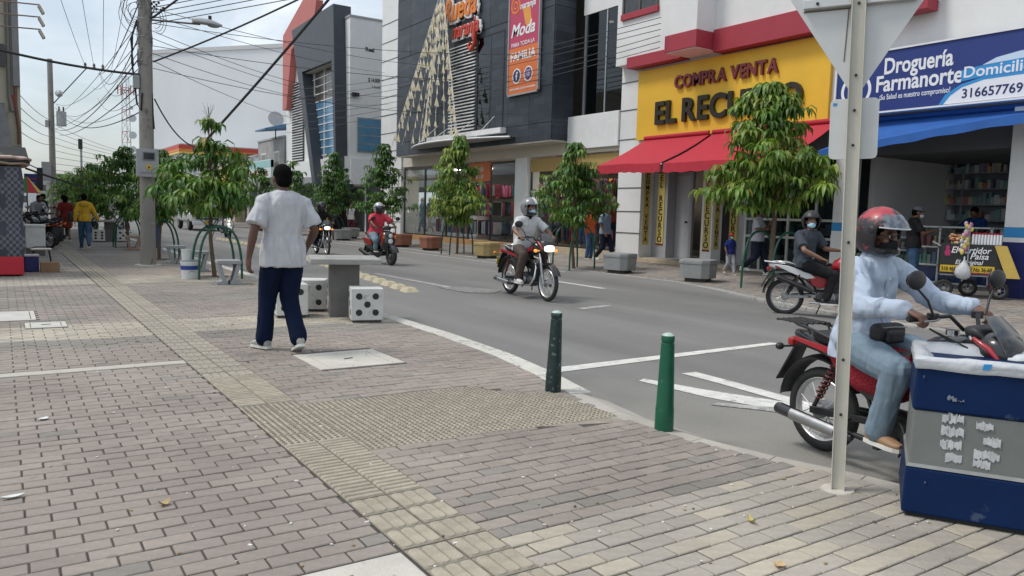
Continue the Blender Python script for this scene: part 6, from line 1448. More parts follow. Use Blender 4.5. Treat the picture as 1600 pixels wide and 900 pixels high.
def fender(t, x, z, R0, a0, a1, w, m, name='fender'):
    mb = MB(); n = 16; vs = []; fs = []
    for i in range(n+1):
        a = R(a0+(a1-a0)*i/n)
        for y, dr in ((-w,-.02),(-w*.6,.0),(0,.008),(w*.6,0),(w,-.02)): vs.append((x+(R0+dr)*math.cos(a), y, z+(R0+dr)*math.sin(a)))
    k = len(vs); vs += [(p[0]+(x-p[0])*.02, p[1], p[2]+(z-p[2])*.02) for p in vs]
    for i in range(n):
        for j in range(4):
            q = (i*5+j,(i+1)*5+j,(i+1)*5+j+1,i*5+j+1); fs += [q, tuple(k+v for v in reversed(q))]
        for j in (0,4): fs.append((i*5+j,(i+1)*5+j,(i+1)*5+j+k,i*5+j+k))
    for i in (0,n): fs += [(i*5+j,i*5+j+1,i*5+j+1+k,i*5+j+k) for j in range(4)]
    mb.add(vs, fs); return mb.build(name, m, t, smooth=50)
def mirrors(t, x, hw, z0, z1, out=.08, big=1.):
    for s_ in (-1, 1):
        a = MB(); a.tube([(x,s_*hw*.72,z0),(x-.015,s_*(hw*.8+out*.2),(z0+z1)/2),(x-.03,s_*(hw*.8+out),z1-.03)], .007, 6); a = a.build('mirror', black_metal, t, smooth=60)
        mb = MB(); mb.ell((x-.03, s_*(hw*.8+out+.015), z1+.02),(.022,.062*big,.045*big),n=16,k=9); mb.build('mirror_shell', black_plastic, a, smooth=60)
        mb = MB(); mb.ell((x-.048, s_*(hw*.8+out+.015), z1+.02),(.006,.055*big,.038*big),n=16,k=6); mb.build('mirror_glass', mirror_m, a, smooth=60)
def handlebar(t, xg, hw, z, rise=.06, bar_m=None):
    mb = MB(); mb.tube([(xg-.05,-hw,z-.01),(xg-.01,-hw*.72,z),(xg+.05,-hw*.38,z+.015),(xg+.10,-.07,z-rise),(xg+.10,.07,z-rise),(xg+.05,hw*.38,z+.015),(xg-.01,hw*.72,z),(xg-.05,hw,z-.01)], .012, 8); h = mb.build('handlebar', bar_m or black_metal, t, smooth=60)
    for s_ in (-1, 1):
        mb = MB(); mb.tube([(xg-.052,s_*(hw+.005),z-.011),(xg-.012,s_*hw*.70,z-.001)], .018, 10); mb.cyl((xg-.054,s_*(hw+.018),z-.011),(xg-.05,s_*(hw+.0),z-.011),.014,n=10); mb.build('grip', black_rubber, h, smooth=50)
        mb = MB(); mb.box((xg-.0,s_*hw*.62,z+.006),(.05,.05,.045)); mb.build('switch_block', black_plastic, h, bevel=.006)
        mb = MB(); mb.tube([(xg+.035,s_*hw*.6,z-.002),(xg+.05,s_*hw*.75,z-.008),(xg+.03,s_*hw*.98,z-.014)], .006, 6); mb.build('lever', alloy, h, smooth=60)
    return h
def motorcycle(label, loc, rz, group, body=None, accent=None, tankm=None, style='street', rack=True, light=lens, plate=True, near=False, cover=None, k=1.):
    body = body or gloss_black; accent = accent or bike_red; tankm = tankm or body
    t = thing('motorcycle', label, 'motorcycle', loc, rz, group); t.scale = (k,k,k)
    dirt = style == 'dirt'; wf = .31 if dirt else .295
    wheel(t, .635, wf, .036); wheel(t, -.635, .295, .040)
    zf = wf
    # forks, clamps
    for s_ in (-1, 1):
        mb = MB(); mb.tube([(.425,s_*.085,.98),(.545,s_*.085,.58)], .017, 10); f = mb.build('fork_leg', chrome, t, smooth=50)
        mb = MB(); mb.tube([(.535,s_*.085,.62),(.638,s_*.085,zf-.02)], [.026,.024], 10); mb.build('fork_slider', alloy if not dirt else black_metal, f, smooth=50)
    for c_ in ((.435,0,.945),(.48,0,.79)): mb = MB(); mb.box(c_,(.06,.22,.03)); mb.build('fork_clamp', black_metal, t, bevel=.005)
    fender(t, .635, zf+.0, wf+.035+(.14 if dirt else 0), 25, 165 if not dirt else 140, .068, accent if dirt else body, 'front_fender')
    fender(t, -.635, .33, .345, 25, 178, .085, black_plastic, 'rear_fender')
    # frame and swingarm
    mb = MB(); mb.tube([(.45,0,.86),(.36,0,.62),(.29,0,.32),(.1,0,.22),(-.15,0,.24)], .02, 8); mb.tube([(.45,0,.88),(.1,0,.74),(-.15,0,.70)], .022, 8)
    for s_ in (-1, 1): mb.tube([(-.05,s_*.10,.66),(-.45,s_*.105,.70),(-.8,s_*.08,.74)], .014, 8); mb.tube([(-.12,s_*.09,.28),(-.2,s_*.10,.48),(-.48,s_*.105,.70)], .014, 8)
    mb.build('frame', black_metal, t, smooth=50)
    mb = MB()
    for s_ in (-1, 1): mb.beam((-.14,s_*.085,.33),(-.66,s_*.095,.297),.03,.045)
    mb.build('swingarm', black_metal if not dirt else alloy, t, bevel=.004)
    for s_ in (-1, 1):
        mb = MB(); mb.tube([(-.44,s_*.13,.67),(-.60,s_*.13,.34)], .014, 8); sh_ = mb.build('shock_absorber', black_metal, t, smooth=50)
        mb = MB(); mb.tube(coil((-.455,s_*.13,.63),(-.57,s_*.13,.41),.026,7), .006, 5); mb.build('spring', mat('spring_red',(.13,.018,.015),.5) if not dirt else black_metal, sh_, smooth=60)
    mb = MB(); mb.side([(.06,.2),(.09,.2),(.09,.42),(.06,.42)],0,0) if False else None
    mb = MB(); mb.lat([(-.64,.335),(-.1,.375),(-.1,.30),(-.64,.255)], .10, .118); mb.build('chain_guard', black_plastic, t, bevel=.006)
    # engine
    mb = MB(); pod(mb, [(-.20,.34,.09,.07),(-.15,.33,.115,.10),(.05,.31,.125,.115),(.2,.31,.11,.10),(.27,.32,.07,.06)], 14, 3); e = mb.build('engine', engine_grey, t, smooth=50)
    for s_ in (-1, 1):
        mb = MB(); mb.cyl((.02,s_*.11,.32),(.02,s_*.15,.32),.095,.085,n=20); mb.build('engine_cover', alloy if not near else mat('cover_grey',(.22,.22,.22),.45,.6,var=.25,scale=20), e, smooth=40, bevel=.006)
        mb = MB(); mb.cyl((-.12,s_*.10,.34),(-.12,s_*.135,.34),.06,n=16); mb.build('engine_cover', engine_grey, e, smooth=40, bevel=.005)
    mb = MB(); mb.tube([(.15,0,.40),(.22,0,.60)], .055, 12)
    for i in range(7): c = Vector((.15,0,.42)).lerp(Vector((.215,0,.585)), i/6); mb.box(c,(.155,.155,.008), m=None)
    mb.build('cylinder_fins', engine_grey, e); mb = MB(); mb.box((.225,0,.625),(.12,.13,.07)); mb.build('cylinder_head', alloy, e, bevel=.012)
    mb = MB(); mb.tube([(.03,.0,.58),(.14,.02,.56)],.03,10); mb.box((-.02,0,.57),(.09,.10,.09)); mb.build('carburettor', black_metal, e, bevel=.008)
    mb = MB(); mb.tube([(.07,-.155,.30),(.10,-.165,.2),(.12,-.2,.2)],.008,6); mb.tube([(-.02,-.20,.235),(-.02,.20,.235)],.013,8); mb.tube([(.10,.16,.26),(.16,.2,.24)],.008,6); mb.build('foot_controls', black_metal, t, smooth=50)
    for s_ in (-1, 1):
        mb = MB(); mb.box((.02,s_*.235,.235),(.04,.11,.025)); mb.build('footpeg', black_rubber, t, bevel=.006); mb = MB(); mb.box((-.28,s_*.21,.33),(.04,.09,.022)); mb.build('footpeg', black_rubber, t, bevel=.006)
    mb = MB(); mb.tube([(-.08,.12,.24),(-.2,.19,.10)] if not dirt else [(-.05,.13,.24),(-.12,.24,.012)],.010,6); mb.build('kickstand', black_metal, t)
    # exhaust
    mb = MB(); mb.tube([(.27,-.03,.60),(.34,-.06,.52),(.35,-.09,.36),(.28,-.13,.24),(.0,-.15,.22),(-.28,-.16,.235)], .019, 10); ex = mb.build('exhaust_pipe', black_metal if near else chrome, t, smooth=60)
    if dirt: mp = [(-.24,.40,.03),(-.34,.45,.042),(-.72,.60,.042),(-.78,.62,.036)]
    else: mp = [(-.24,.215,.022),(-.34,.22,.036),(-.72,.25,.041),(-.86,.262,.043),(-.885,.264,.038)]
    mb = MB(); mb.tube([(x,-.175,z) for x, z, r in mp],[r for x, z, r in mp],16); mf = mb.build('muffler', gloss_black, ex, smooth=40)
    mb = MB(); a_, b_ = Vector((-.36,-.178,.222)), Vector((-.74,-.178,.252)); xx, yy, dd = frame_of(b_-a_); vs = []; n_ = 10
    for i in range(2):
        for j in range(n_+1):
            an = R(-150+j*120/n_)*1; c = (a_, b_)[i]; rr_ = (.041,.046)[i]
            vs.append(c+Vector((0,-1,0))*rr_*math.cos(R(-60+120*j/n_))+dd.cross(Vector((0,-1,0)))*rr_*math.sin(R(-60+120*j/n_)))
    fs_ = [(j,j+1,n_+2+j,n_+1+j) for j in range(n_)]; kk = len(vs); vs += [v+Vector((0,.004,0)) for v in vs]; fs_ += [tuple(kk+q for q in reversed(f)) for f in fs_]
    mb.add(vs, fs_)
    if not dirt: mb.build('heat_shield', mat('shield_steel',(.42,.42,.42),.32,.9,var=.12,scale=12), ex, smooth=60)
    # tank, seat, tail
    zt = .03 if dirt else 0
    mb = MB(); pod(mb, [(.04,.765+zt,.07,.05),(.08,.79+zt,.11,.085),(.18,.825+zt,.145,.11),(.31,.85+zt,.155,.115),(.41,.855+zt,.135,.095),(.47,.85+zt,.08,.06)], 18, 2.5); tk = mb.build('fuel_tank', tankm, t, smooth=60)
    mb = MB(); mb.cyl((.26,0,.955+zt),(.26,0,.985+zt),.038,n=16); mb.build('fuel_cap', chrome, tk, smooth=40)
    for s_ in (-1, 1):
        mb = MB(); mb.lat([(.12,.80+zt),(.40,.90+zt),(.36,.82+zt),(.16,.76+zt)], s_*.150-.006, s_*.150+.006); mb.build('tank_stripe', accent, tk, bevel=.003)
    mb = MB(); pod(mb, [(-.70,.815,.075,.028),(-.64,.81,.115,.045),(-.36,.785,.13,.052),(-.14,.755,.13,.05),(.02,.76,.105,.05),(.07,.775,.07,.035)], 16, 2.8); mb.build('seat', seat_black, t, smooth=60)
    mb = MB(); pod(mb, [(-.90,.795,.035,.03),(-.80,.775,.075,.05),(-.55,.725,.12,.055),(-.25,.685,.125,.055),(-.02,.675,.105,.045)], 14, 2.6); tl = mb.build('tail_cowl', body if not dirt else bike_white, t, smooth=60)
    for s_ in (-1, 1):
        mb = MB(); mb.lat([(-.82,.79),(-.5,.755),(-.12,.69),(-.14,.665),(-.52,.715),(-.82,.765)], s_*.122-.008, s_*.122+.008); mb.build('tail_stripe', accent, tl, bevel=.003)
        mb = MB(); mb.lat([(-.33,.66),(-.08,.68),(.06,.66),(.03,.52),(-.12,.46),(-.24,.50)], s_*.118-.014, s_*.118+.014); mb.build('side_panel', body if not dirt else bike_red, t, bevel=.012)
        mb = MB(); mb.tube([(-.50,s_*.13,.82),(-.66,s_*.135,.86),(-.80,s_*.115,.875),(-.90,s_*.05,.88),(-.92,0,.88)] if rack else [(-.42,s_*.13,.80),(-.62,s_*.135,.855),(-.80,s_*.09,.86),(-.84,0,.86)], .011, 8); mb.build('grab_rail', black_metal if rack else chrome, t, smooth=60)
    if rack:
        mb = MB()
        for y in (-.11,-.055,0,.055,.11): mb.tube([(-.72,y,.885),(-1.0,y,.89)], .007, 6)
        for x in (-.76,-.88,-1.0): mb.tube([(x,-.115,.885),(x,.115,.885)], .007, 6)
        mb.tube([(-.74,-.1,.885),(-.70,-.1,.82)], .008, 6); mb.tube([(-.74,.1,.885),(-.70,.1,.82)], .008, 6); mb.build('luggage_rack', black_metal, t)
    mb = MB(); mb.box((-.905,0,.735),(.06,.14,.06)); mb.build('tail_light', tail_red, t, bevel=.015)
    mb = MB(); mb.hexa([Vector(p) for p in ((-.86,-.06,.70),(-.86,.06,.70),(-1.0,.085,.44),(-1.0,-.085,.44),(-.88,-.06,.71),(-.88,.06,.71),(-1.012,.085,.445),(-1.012,-.085,.445))]); mb.build('mud_flap', black_plastic, t, bevel=.005)
    if plate: mb = MB(); mb.hexa([Vector(p) for p in ((-.955,-.10,.62),(-.955,.10,.62),(-1.0,.10,.50),(-1.0,-.10,.50),(-.96,-.10,.622),(-.96,.10,.622),(-1.005,.10,.502),(-1.005,-.10,.502))]); mb.build('number_plate', mat('plate_yellow',(.62,.42,.03),.5), t)
    for s_ in (-1, 1):
        mb = MB(); mb.tube([(-.86,s_*.06,.71),(-.88,s_*.17,.71)],.008,6); mb.ell((-.885,s_*.19,.71),(.028,.035,.026),n=10,k=7); mb.build('turn_signal', amber if not (near or dirt) else black_plastic, t, smooth=60)
        mb = MB(); mb.tube([(.52,s_*.08,.82),(.53,s_*.17,.82)],.008,6); mb.ell((.535,s_*.19,.82),(.03,.035,.027),n=10,k=7); mb.build('turn_signal', orange_on if light is lens_on else amber, t, smooth=60)
    hz = .045 if near else 0
    handlebar(t, .27, .33, 1.02+hz if not dirt else 1.06)
    mirrors(t, .30, .33, 1.03+hz, 1.22+hz if not dirt else 1.25, .09, 1.25)
    mb = MB(); pod(mb, [(.40,.99,.10,.045,.5),(.46,1.0,.11,.05,.5),(.50,.99,.09,.04,.5)], 14, 3); mb.build('instrument_cluster', black_plastic, t, smooth=50)
    # headlight cowl
    if dirt:
        mb = MB(); mb.loft([ring((x,0,z),hw,hh,14,3.2) for x,z,hw,hh in ((.50,.90,.10,.13),(.56,.90,.115,.15),(.60,.89,.09,.12))]); cw = mb.build('headlight_cowl', bike_white, t, smooth=50)
    else:
        mb = MB(); pod(mb, [(.44,.89,.10,.08),(.52,.90,.135,.115),(.60,.89,.125,.11),(.66,.87,.085,.075)], 16, 2.8); cw = mb.build('headlight_cowl', body, t, smooth=60)
        mb = MB(); mb.loft([[(x, hw*math.cos(a), z+.02*abs(math.cos(a))*-1) for a in [math.pi*j/10 for j in range(11)]]+[(x-.012, hw*math.cos(a), z-.004) for a in [math.pi*(10-j)/10 for j in range(11)]] for x, z, hw in ((.64,.93,.11),(.58,1.02,.105),(.50,1.10,.075))]); mb.build('windscreen', mat('smoked_screen',(.03,.032,.035),.12,var=.1,coat=.8), cw, smooth=50)
        for s_ in (-1, 1):
            mb = MB(); mb.tube([(.46,s_*.115,.97),(.56,s_*.138,.93),(.64,s_*.115,.84)], [.014,.018,.008], 8); mb.build('cowl_stripe', accent, cw, smooth=60)
    mb = MB(); pod(mb, [(.63 if dirt else .645,.86,.10,.06),(.655 if dirt else .685,.855,.085,.05),(.665 if dirt else .70,.853,.05,.03)], 16, 3); mb.build('headlight', light, cw, smooth=60)
    mb = MB()
    for s_ in (-1, 1): mb.tube([(.25,s_*.2,1.0),(.42,s_*.12,.90),(.47,s_*.09,.72)],.006,5); mb.tube([(.27,s_*.22,1.0),(.46,s_*.16,.92),(.40,s_*.07,.78)],.005,5)
    mb.build('control_cable', black_rubber, t, smooth=60, kind='stuff')
    if dirt:
        for s_ in (-1, 1):
            mb = MB(); mb.lat([(.10,.80),(.30,.92),(.46,.88),(.50,.74),(.36,.60),(.30,.70)], s_*.155-.012, s_*.155+.012); sd_ = mb.build('tank_shroud', bike_red, t, bevel=.01)
            mb = MB(); mb.lat([(.20,.82),(.30,.87),(.42,.70),(.36,.62),(.32,.72)], s_*.168-.004, s_*.168+.004); mb.build('shroud_graphic', bike_white, sd_)
            mb = MB(); mb.lat([(-.86,.82),(-.62,.80),(-.30,.70),(-.20,.62),(-.34,.60),(-.60,.70)], s_*.128-.01, s_*.128+.01); mb.build('side_plate', bike_white, t, bevel=.008)
        mb = MB(); pod(mb, [(-.98,.855,.06,.012),(-.8,.84,.09,.015),(-.6,.82,.10,.02)],10); mb.build('tail_fender', bike_white, t, smooth=50)
    if cover:
        rg = random.Random(3); mb = MB(); secs = [(-.50,.73,.145,.05),(-.42,.70,.165,.14),(-.28,.66,.172,.17),(-.05,.64,.175,.17),(.10,.67,.165,.12),(.16,.70,.14,.08)]
        pod(mb, secs, 26, 2.8); me = mb.mesh('seat_cover', 70)
        me.materials.append(cover); link('seat_cover', me, t)
    return t
def placed(front=None, rear=None, heading=(0,-1), k=1., z=None):
    h = Vector(heading).normalized(); c = Vector(front)-h*.635*k if front else Vector(rear)+h*.635*k
    return (c.x, c.y, (gz(c.x) if z is None else z)), math.atan2(h.y, h.x)
knit_red = mat('knit_red',(.30,.012,.025),.9,var=.45,scale=60,bump=1.,bscale=75)
NEAR_L, NEAR_R = placed(rear=(4.633,3.132), heading=(-.12,-.993), k=.97, z=-.095)
m_near = motorcycle('black and red motorcycle with a knitted red seat cover, nearest the camera', NEAR_L, NEAR_R, 'motorcycles ridden on the street', near=True, cover=knit_red, plate=False, k=.97)
WS_L, WS_R = placed(front=(7.70,10.55), heading=(-.08,-.997), k=1.04)
m_ws = motorcycle('black motorcycle with its headlight on, ridden by the man in the white shirt', WS_L, WS_R, 'motorcycles ridden on the street', light=lens_on, rack=False, k=1.04)
RD_L, RD_R = placed(rear=(10.55,7.96), heading=(.66,-.75), k=1.0)
m_rd = motorcycle('red and white trail motorcycle stopped by the far kerb', RD_L, RD_R, 'motorcycles ridden on the street', body=black_plastic, accent=bike_red, tankm=bike_red, style='dirt', rack=False, plate=False)
BK_L, BK_R = placed(front=(8.5,23.4), heading=(-.08,-.99))
m_bk = motorcycle('black motorcycle half hidden behind the walking man', BK_L, BK_R, 'motorcycles ridden on the street', light=lens_on, accent=gloss_black)
pk = motorcycle('parked black motorcycle with its rear wheel toward the stall, nearest of the left row', (.95,28.2,0), R(118), 'motorcycles parked on the left', accent=bike_white, plate=False)
for i, (x, y, a, lab) in enumerate(((1.20,30.0,115,'parked motorcycle second in the left row behind the stall'),(1.35,31.6,112,'parked motorcycle third in the left row, beside the woman in red'),(3.1,36.8,250,'parked motorcycle with pale headlight behind the far dice seats'),(3.9,37.6,262,'parked motorcycle behind the far tree guard'),(4.6,38.5,255,'parked motorcycle at the end of the far row by the kerb'))):
    dup(pk, (x, y, gz(x)), R(a), lab)
# ---------------------------------------------------------------- scooters
def scooter(label, loc, rz, group, body, accent, light, k=1.):
    t = thing('scooter', label, 'scooter', loc, rz, group); t.scale = (k,k,k)
    wheel(t, .62, .255, .065, cast=True, rim_m=black_metal); wheel(t, -.58, .25, .065, cast=True, rim_m=black_metal)
    for s_ in (-1, 1): mb = MB(); mb.tube([(.48,s_*.08,.62),(.62,s_*.09,.255)], .022, 8); mb.build('fork_leg', black_metal, t, smooth=50)
    fender(t, .62, .255, .30, 20, 150, .09, body, 'front_fender')
    mb = MB(); mb.loft([ring((x,0,z),hw,hh,16,2.6,.35) for x,z,hw,hh in ((.30,.62,.20,.26),(.40,.66,.21,.28),(.50,.70,.18,.22),(.56,.72,.12,.14))]); ap = mb.build('front_apron', body, t, smooth=60)
    for s_ in (-1, 1): mb = MB(); mb.lat([(.36,.90),(.52,.84),(.50,.60),(.40,.50)], s_*.19-.012, s_*.19+.012); mb.build('apron_panel', accent, ap, bevel=.01)
    for z, r in ((.80,.062),(.655,.072)): mb = MB(); mb.cyl((.53,-.02,z),(.60,-.02,z-.01),r*1.18,n=20); h_ = mb.build('lamp_ring', black_plastic, ap, smooth=40); mb = MB(); mb.ell((.60,-.02,z-.01),(.025,r,r),n=18,k=9); mb.build('headlight', light, h_, smooth=60)
    mb = MB(); mb.box((.08,0,.30),(.52,.32,.12)); mb.build('floorboard', black_plastic, t, bevel=.03)
    mb = MB(); pod(mb, [(-.90,.70,.05,.05),(-.75,.62,.14,.14),(-.45,.55,.17,.20),(-.2,.52,.16,.20),(-.10,.46,.14,.14)], 16, 2.8); mb.build('rear_body', body, t, smooth=60)
    mb = MB(); pod(mb, [(-.80,.83,.09,.03),(-.7,.82,.13,.05),(-.35,.78,.145,.06),(-.12,.765,.12,.05),(-.05,.76,.07,.03)], 16, 2.8); mb.build('seat', seat_black, t, smooth=60)
    for s_ in (-1, 1): mb = MB(); mb.lat([(-.82,.72),(-.3,.66),(-.2,.52),(-.5,.52)], s_*.165-.012, s_*.165+.012); mb.build('side_panel', accent, t, bevel=.01)
    mb = MB(); pod(mb, [(-.5,.24,.07,.07),(-.2,.24,.08,.08),(-.05,.26,.06,.06)], 12); mb.build('engine', engine_grey, t, smooth=50)
    mb = MB(); mb.tube([(-.2,-.16,.22),(-.4,-.2,.24),(-.8,-.22,.36)], [.025,.06,.055], 12); mb.build('muffler', black_metal, t, smooth=50)
    mb = MB(); mb.loft([ring((x,0,z),hw,hh,14,2.6) for x,z,hw,hh in ((.26,.98,.10,.05),(.33,.99,.14,.06),(.40,.98,.10,.05))]); mb.build('handlebar_cover', body, t, smooth=60)
    handlebar(t, .27, .33, 1.0); mirrors(t, .30, .33, 1.02, 1.22, .09, 1.2)
    mb = MB(); mb.box((-.88,0,.64),(.05,.18,.06)); mb.build('tail_light', tail_red, t, bevel=.012)
    for s_ in (-1, 1): mb = MB(); mb.ell((.50,s_*.17,.75),(.03,.03,.05),n=10,k=7); mb.build('turn_signal', amber, t, smooth=60)
    fender(t, -.58, .25, .31, 40, 190, .09, black_plastic, 'rear_fender'); return t
SC_L, SC_R = placed(front=(8.67,18.97), heading=(.06,-.998)); sc_pink = scooter('black and red scooter with two round headlights, ridden by the man in pink', SC_L, SC_R, 'scooters on the street', gloss_black, mat('scooter_red',(.32,.02,.012),.3,coat=.5), lens)
SW_L, SW_R = placed(front=(8.69,36.6), heading=(-.1,-.99)); sc_white = scooter('white scooter coming toward the camera beside the pickup', SW_L, SW_R, 'scooters on the street', bike_white, bike_white, lens_on)
# ---------------------------------------------------------------- white pickup
def pickup(label, loc, rz):
    t = thing('pickup_truck', label, 'pickup truck', loc, rz); wp = mat('car_white',(.72,.72,.73),.28,var=.03,coat=.7); cg = mat('car_glass',(.035,.045,.05),.08,var=.1,coat=.6)
    def shell(secs, name, m, n=20, p=5, **q): mb = MB(); pod(mb, secs, n, p); return mb.build(name, m, t, smooth=40, **q)
    shell([(2.55,.72,.80,.20),(2.50,.74,.88,.30),(2.2,.80,.92,.36),(1.2,.86,.93,.40),(.6,.86,.93,.42),(-2.4,.84,.93,.42),(-2.6,.82,.90,.38)], 'body', wp)
    shell([(2.3,1.10,.78,.04),(1.2,1.20,.84,.07),(.95,1.22,.84,.07)], 'bonnet', wp)
    shell([(1.05,1.22,.86,.02),(.30,1.50,.78,.28),(.1,1.52,.77,.30),(-.75,1.52,.77,.30),(-1.15,1.30,.84,.1)], 'cabin', wp, 24, 4)
    mb = MB(); mb.hexa([Vector(p) for p in ((1.02,-.74,1.27),(1.02,.74,1.27),(.36,.64,1.72),(.36,-.64,1.72),(1.06,-.74,1.28),(1.06,.74,1.28),(.40,.64,1.74),(.40,-.64,1.74))]); mb.build('windscreen', cg, t, bevel=.01)
    for s_ in (-1, 1):
        mb = MB(); mb.lat([(.75,1.28),(.28,1.68),(-.2,1.70),(-.2,1.28)], s_*.80-.03, s_*.80+.02); mb.build('side_window', cg, t); mb = MB(); mb.lat([(-.26,1.28),(-.26,1.70),(-.75,1.68),(-.95,1.28)], s_*.80-.03, s_*.80+.02); mb.build('side_window', cg, t)
        mb = MB(); mb.ell((.75,s_*1.02,1.30),(.08,.12,.09),n=12,k=8); mb.build('wing_mirror', wp, t, smooth=60)
        mb = MB(); pod(mb, [(2.30,.98,.10,.09,0,s_*.74),(2.50,.96,.13,.08,0,s_*.72),(2.55,.95,.09,.05,0,s_*.70)],12,3); mb.build('headlight', lens, t, smooth=50)
        for x in (1.65,-1.65):
            mb = MB(); mb.torus((x,s_*.80,.38),.27,.11,n=28,k=10,ry=.12); w_ = mb.build('wheel', black_rubber, t, smooth=50); mb = MB(); mb.cyl((x,s_*.74,.38),(x,s_*.91,.38),.2,n=18); mb.build('rim', alloy, w_, smooth=40)
    mb = MB(); mb.box((2.56,0,.86),(.06,1.20,.11)); mb.box((2.55,0,.70),(.06,1.20,.10)); mb.build('grille', black_plastic, t, bevel=.01)
    mb = MB(); mb.box((2.59,0,.86),(.03,.30,.05)); mb.build('badge', chrome, t, bevel=.01); mb = MB(); mb.box((2.57,0,.44),(.14,1.70,.20)); mb.build('bumper', wp, t, bevel=.04); mb = MB(); mb.box((2.655,0,.50),(.01,.42,.17)); mb.build('number_plate', mat('plate_yellow',(.62,.42,.03),.5), t)
    mb = MB(); mb.box((-1.85,0,1.24),(1.4,1.6,.03)); mb.build('load_bed', black_plastic, t); return t
pickup('white pickup truck facing the camera far up the road behind the left trees', (10.0,49.5,gz(9.2)), R(-91))
# ---------------------------------------------------------------- snack cart
ca = thing('snack_cart', 'black street snack cart with printed panels, bags and pram wheels', 'cart', (15.62,7.62,.09), math.atan2(-.86,.52)); ctb = mat('cart_black',(.018,.02,.02),.4,var=.15)
MB().box((0,0,.74),(1.04,.50,.58)).build('body', ctb, ca, bevel=.012)
MB().box((0,0,.44),(1.0,.46,.04)).build('shelf', grey_paint, ca)
cyel = mat('cart_yellow',(.66,.44,.02),.5,var=.06); mg = mat('print_magenta',(.42,.03,.13),.5)
mb = MB(); mb.box((-.06,-.253,.555),(.90,.008,.13)); mb.build('yellow_band', cyel, ca)
def CT(t_, sz, m_, x, z, w_, **q): text(t_, sz, m_, ca, (x,-.262,z), (1,0,0), UP, .002, width=w_, **q)
CT('El Surtidor', .17, print_white, -.34, .86, .66, shear=.25, bold=.012); CT('Paisa', .16, print_white, -.02, .75, .30, shear=.25, bold=.012); CT('El Original', .12, print_white, -.26, .645, .46, shear=.25, bold=.01)
text('318 468    Cra 2 No 36-68', .11, black_letters, ca, (-.49,-.262,.515), (1,0,0), UP, .002, width=.84, bold=.012); CT('Ventas por mayor y detal', .07, mg, -.3, .462, .62, bold=.006)
mb = MB(); mb.lat([(-.44,.80),(-.36,.82),(-.35,.88),(-.38,.92),(-.37,.98),(-.41,1.0),(-.44,.97),(-.43,.91),(-.46,.87)], -.258, -.255) if False else mb.prism([(-.44,.80),(-.36,.80),(-.35,.88),(-.38,.92),(-.37,.98),(-.41,1.0),(-.44,.97),(-.43,.91),(-.46,.87)], .254, .258, Matrix(((1,0,0,0),(0,0,-1,0),(0,1,0,0),(0,0,0,1)))); mb.build('figure_print', mg, ca)
mb = MB(); mb.hexa([Vector(p) for p in ((.36,-.27,1.02),(.56,-.27,1.02),(.80,-.34,.42),(.58,-.34,.42),(.36,-.255,1.02),(.56,-.255,1.02),(.80,-.325,.42),(.58,-.325,.42))]); bd = mb.build('yellow_board', mat('board_ochre',(.55,.38,.08),.6,var=.1), ca)
for i, tt in enumerate(('GUAYABA', 'MANI', 'DULCES', 'COCO', 'GALLETAS')): text(tt, .06, maroon, bd, (.43+.04*i,-.275-.012*i,.93-.105*i), (1,0,0), (-.35,.1,1), .002, width=.12)
for x in (-.42,.02,.50):
    mb = MB(); mb.torus((x,-.20 if x != .02 else .2,.17),.13,.036,n=24,k=8); w_ = mb.build('wheel', black_rubber, ca, smooth=60); mb = MB(); mb.torus((x,-.20 if x != .02 else .2,.17),.10,.012,n=20,k=6); mb.cyl((x,-.225 if x != .02 else .175,.17),(x,-.175 if x != .02 else .225,.17),.03)
    for q in range(6): a = q*math.pi/3; mb.tube([(x,-.20 if x != .02 else .2,.17),(x+.1*math.cos(a),-.20 if x != .02 else .2,.17+.1*math.sin(a))],.006,4)
    mb.build('rim', alloy, w_); mb = MB(); mb.tube([(x,-.17 if x != .02 else .17,.17),(x,-.15 if x != .02 else .15,.45)],.016,6); mb.build('fork', black_metal, ca)
mb = MB(); mb.tube([(-.52,-.2,.98),(-.64,-.2,1.05),(-.64,.2,1.05),(-.52,.2,.98)],.014,6); mb.build('push_handle', grey_paint, ca)
for i in range(10):
    mb = MB(); mb.cyl((.02+i*.05,-.1,1.03),(.02+i*.05,-.1,1.22),.022,n=12); c_ = mb.build('cup_stack', print_white, ca, smooth=40); mb = MB(); mb.cyl((.02+i*.05,-.1,1.22),(.02+i*.05,-.1,1.25),.024,n=12); mb.build('red_lid', rf, c_, smooth=40)
rg = random.Random(8); mb = MB()
for i in range(34): mb.col = rg.choice([(.45,.25,.10),(.55,.35,.18),(.35,.15,.08),(.6,.5,.35),(.5,.12,.08)]); mb.ell((rg.uniform(-.36,-.06),rg.uniform(-.2,.1),rg.uniform(1.04,1.2)),(.04,.035,.03),n=8,k=5)
mb.build('snack_packets', goods_m, ca, attr='tone', kind='stuff')
mb = MB(); mb.tube([(-.06,-.27,.35),(-.06,-.27,1.45)],.012,6); mb.build('pole', grey_paint, ca)
mb = MB(); rg = random.Random(2)
for i in range(26): mb.col = rg.choice([(.5,.35,.4),(.45,.12,.25),(.6,.5,.08),(.55,.5,.5),(.6,.52,.12)]); mb.ell((-.08+rg.uniform(-.07,.07)-.004*i,-.29+rg.uniform(-.03,.02),1.42-.022*i),(.035,.02,.045),n=7,k=5)
mb.build('hanging_packets', goods_m, ca, attr='tone', kind='stuff')
pb = MB(); rings = []
for z, r in ((.36,.03),(.40,.11),(.48,.14),(.58,.12),(.66,.06),(.72,.02),(.80,.012)): rings.append([(-.12+r*math.cos(a)*(1+.12*math.sin(3*a+z*9)),-.34+r*.7*math.sin(a),z) for a in [2*math.pi*j/18 for j in range(18)]])
pb.loft(rings); o_ = pb.build('plastic_bag', bag_m, ca, smooth=70)
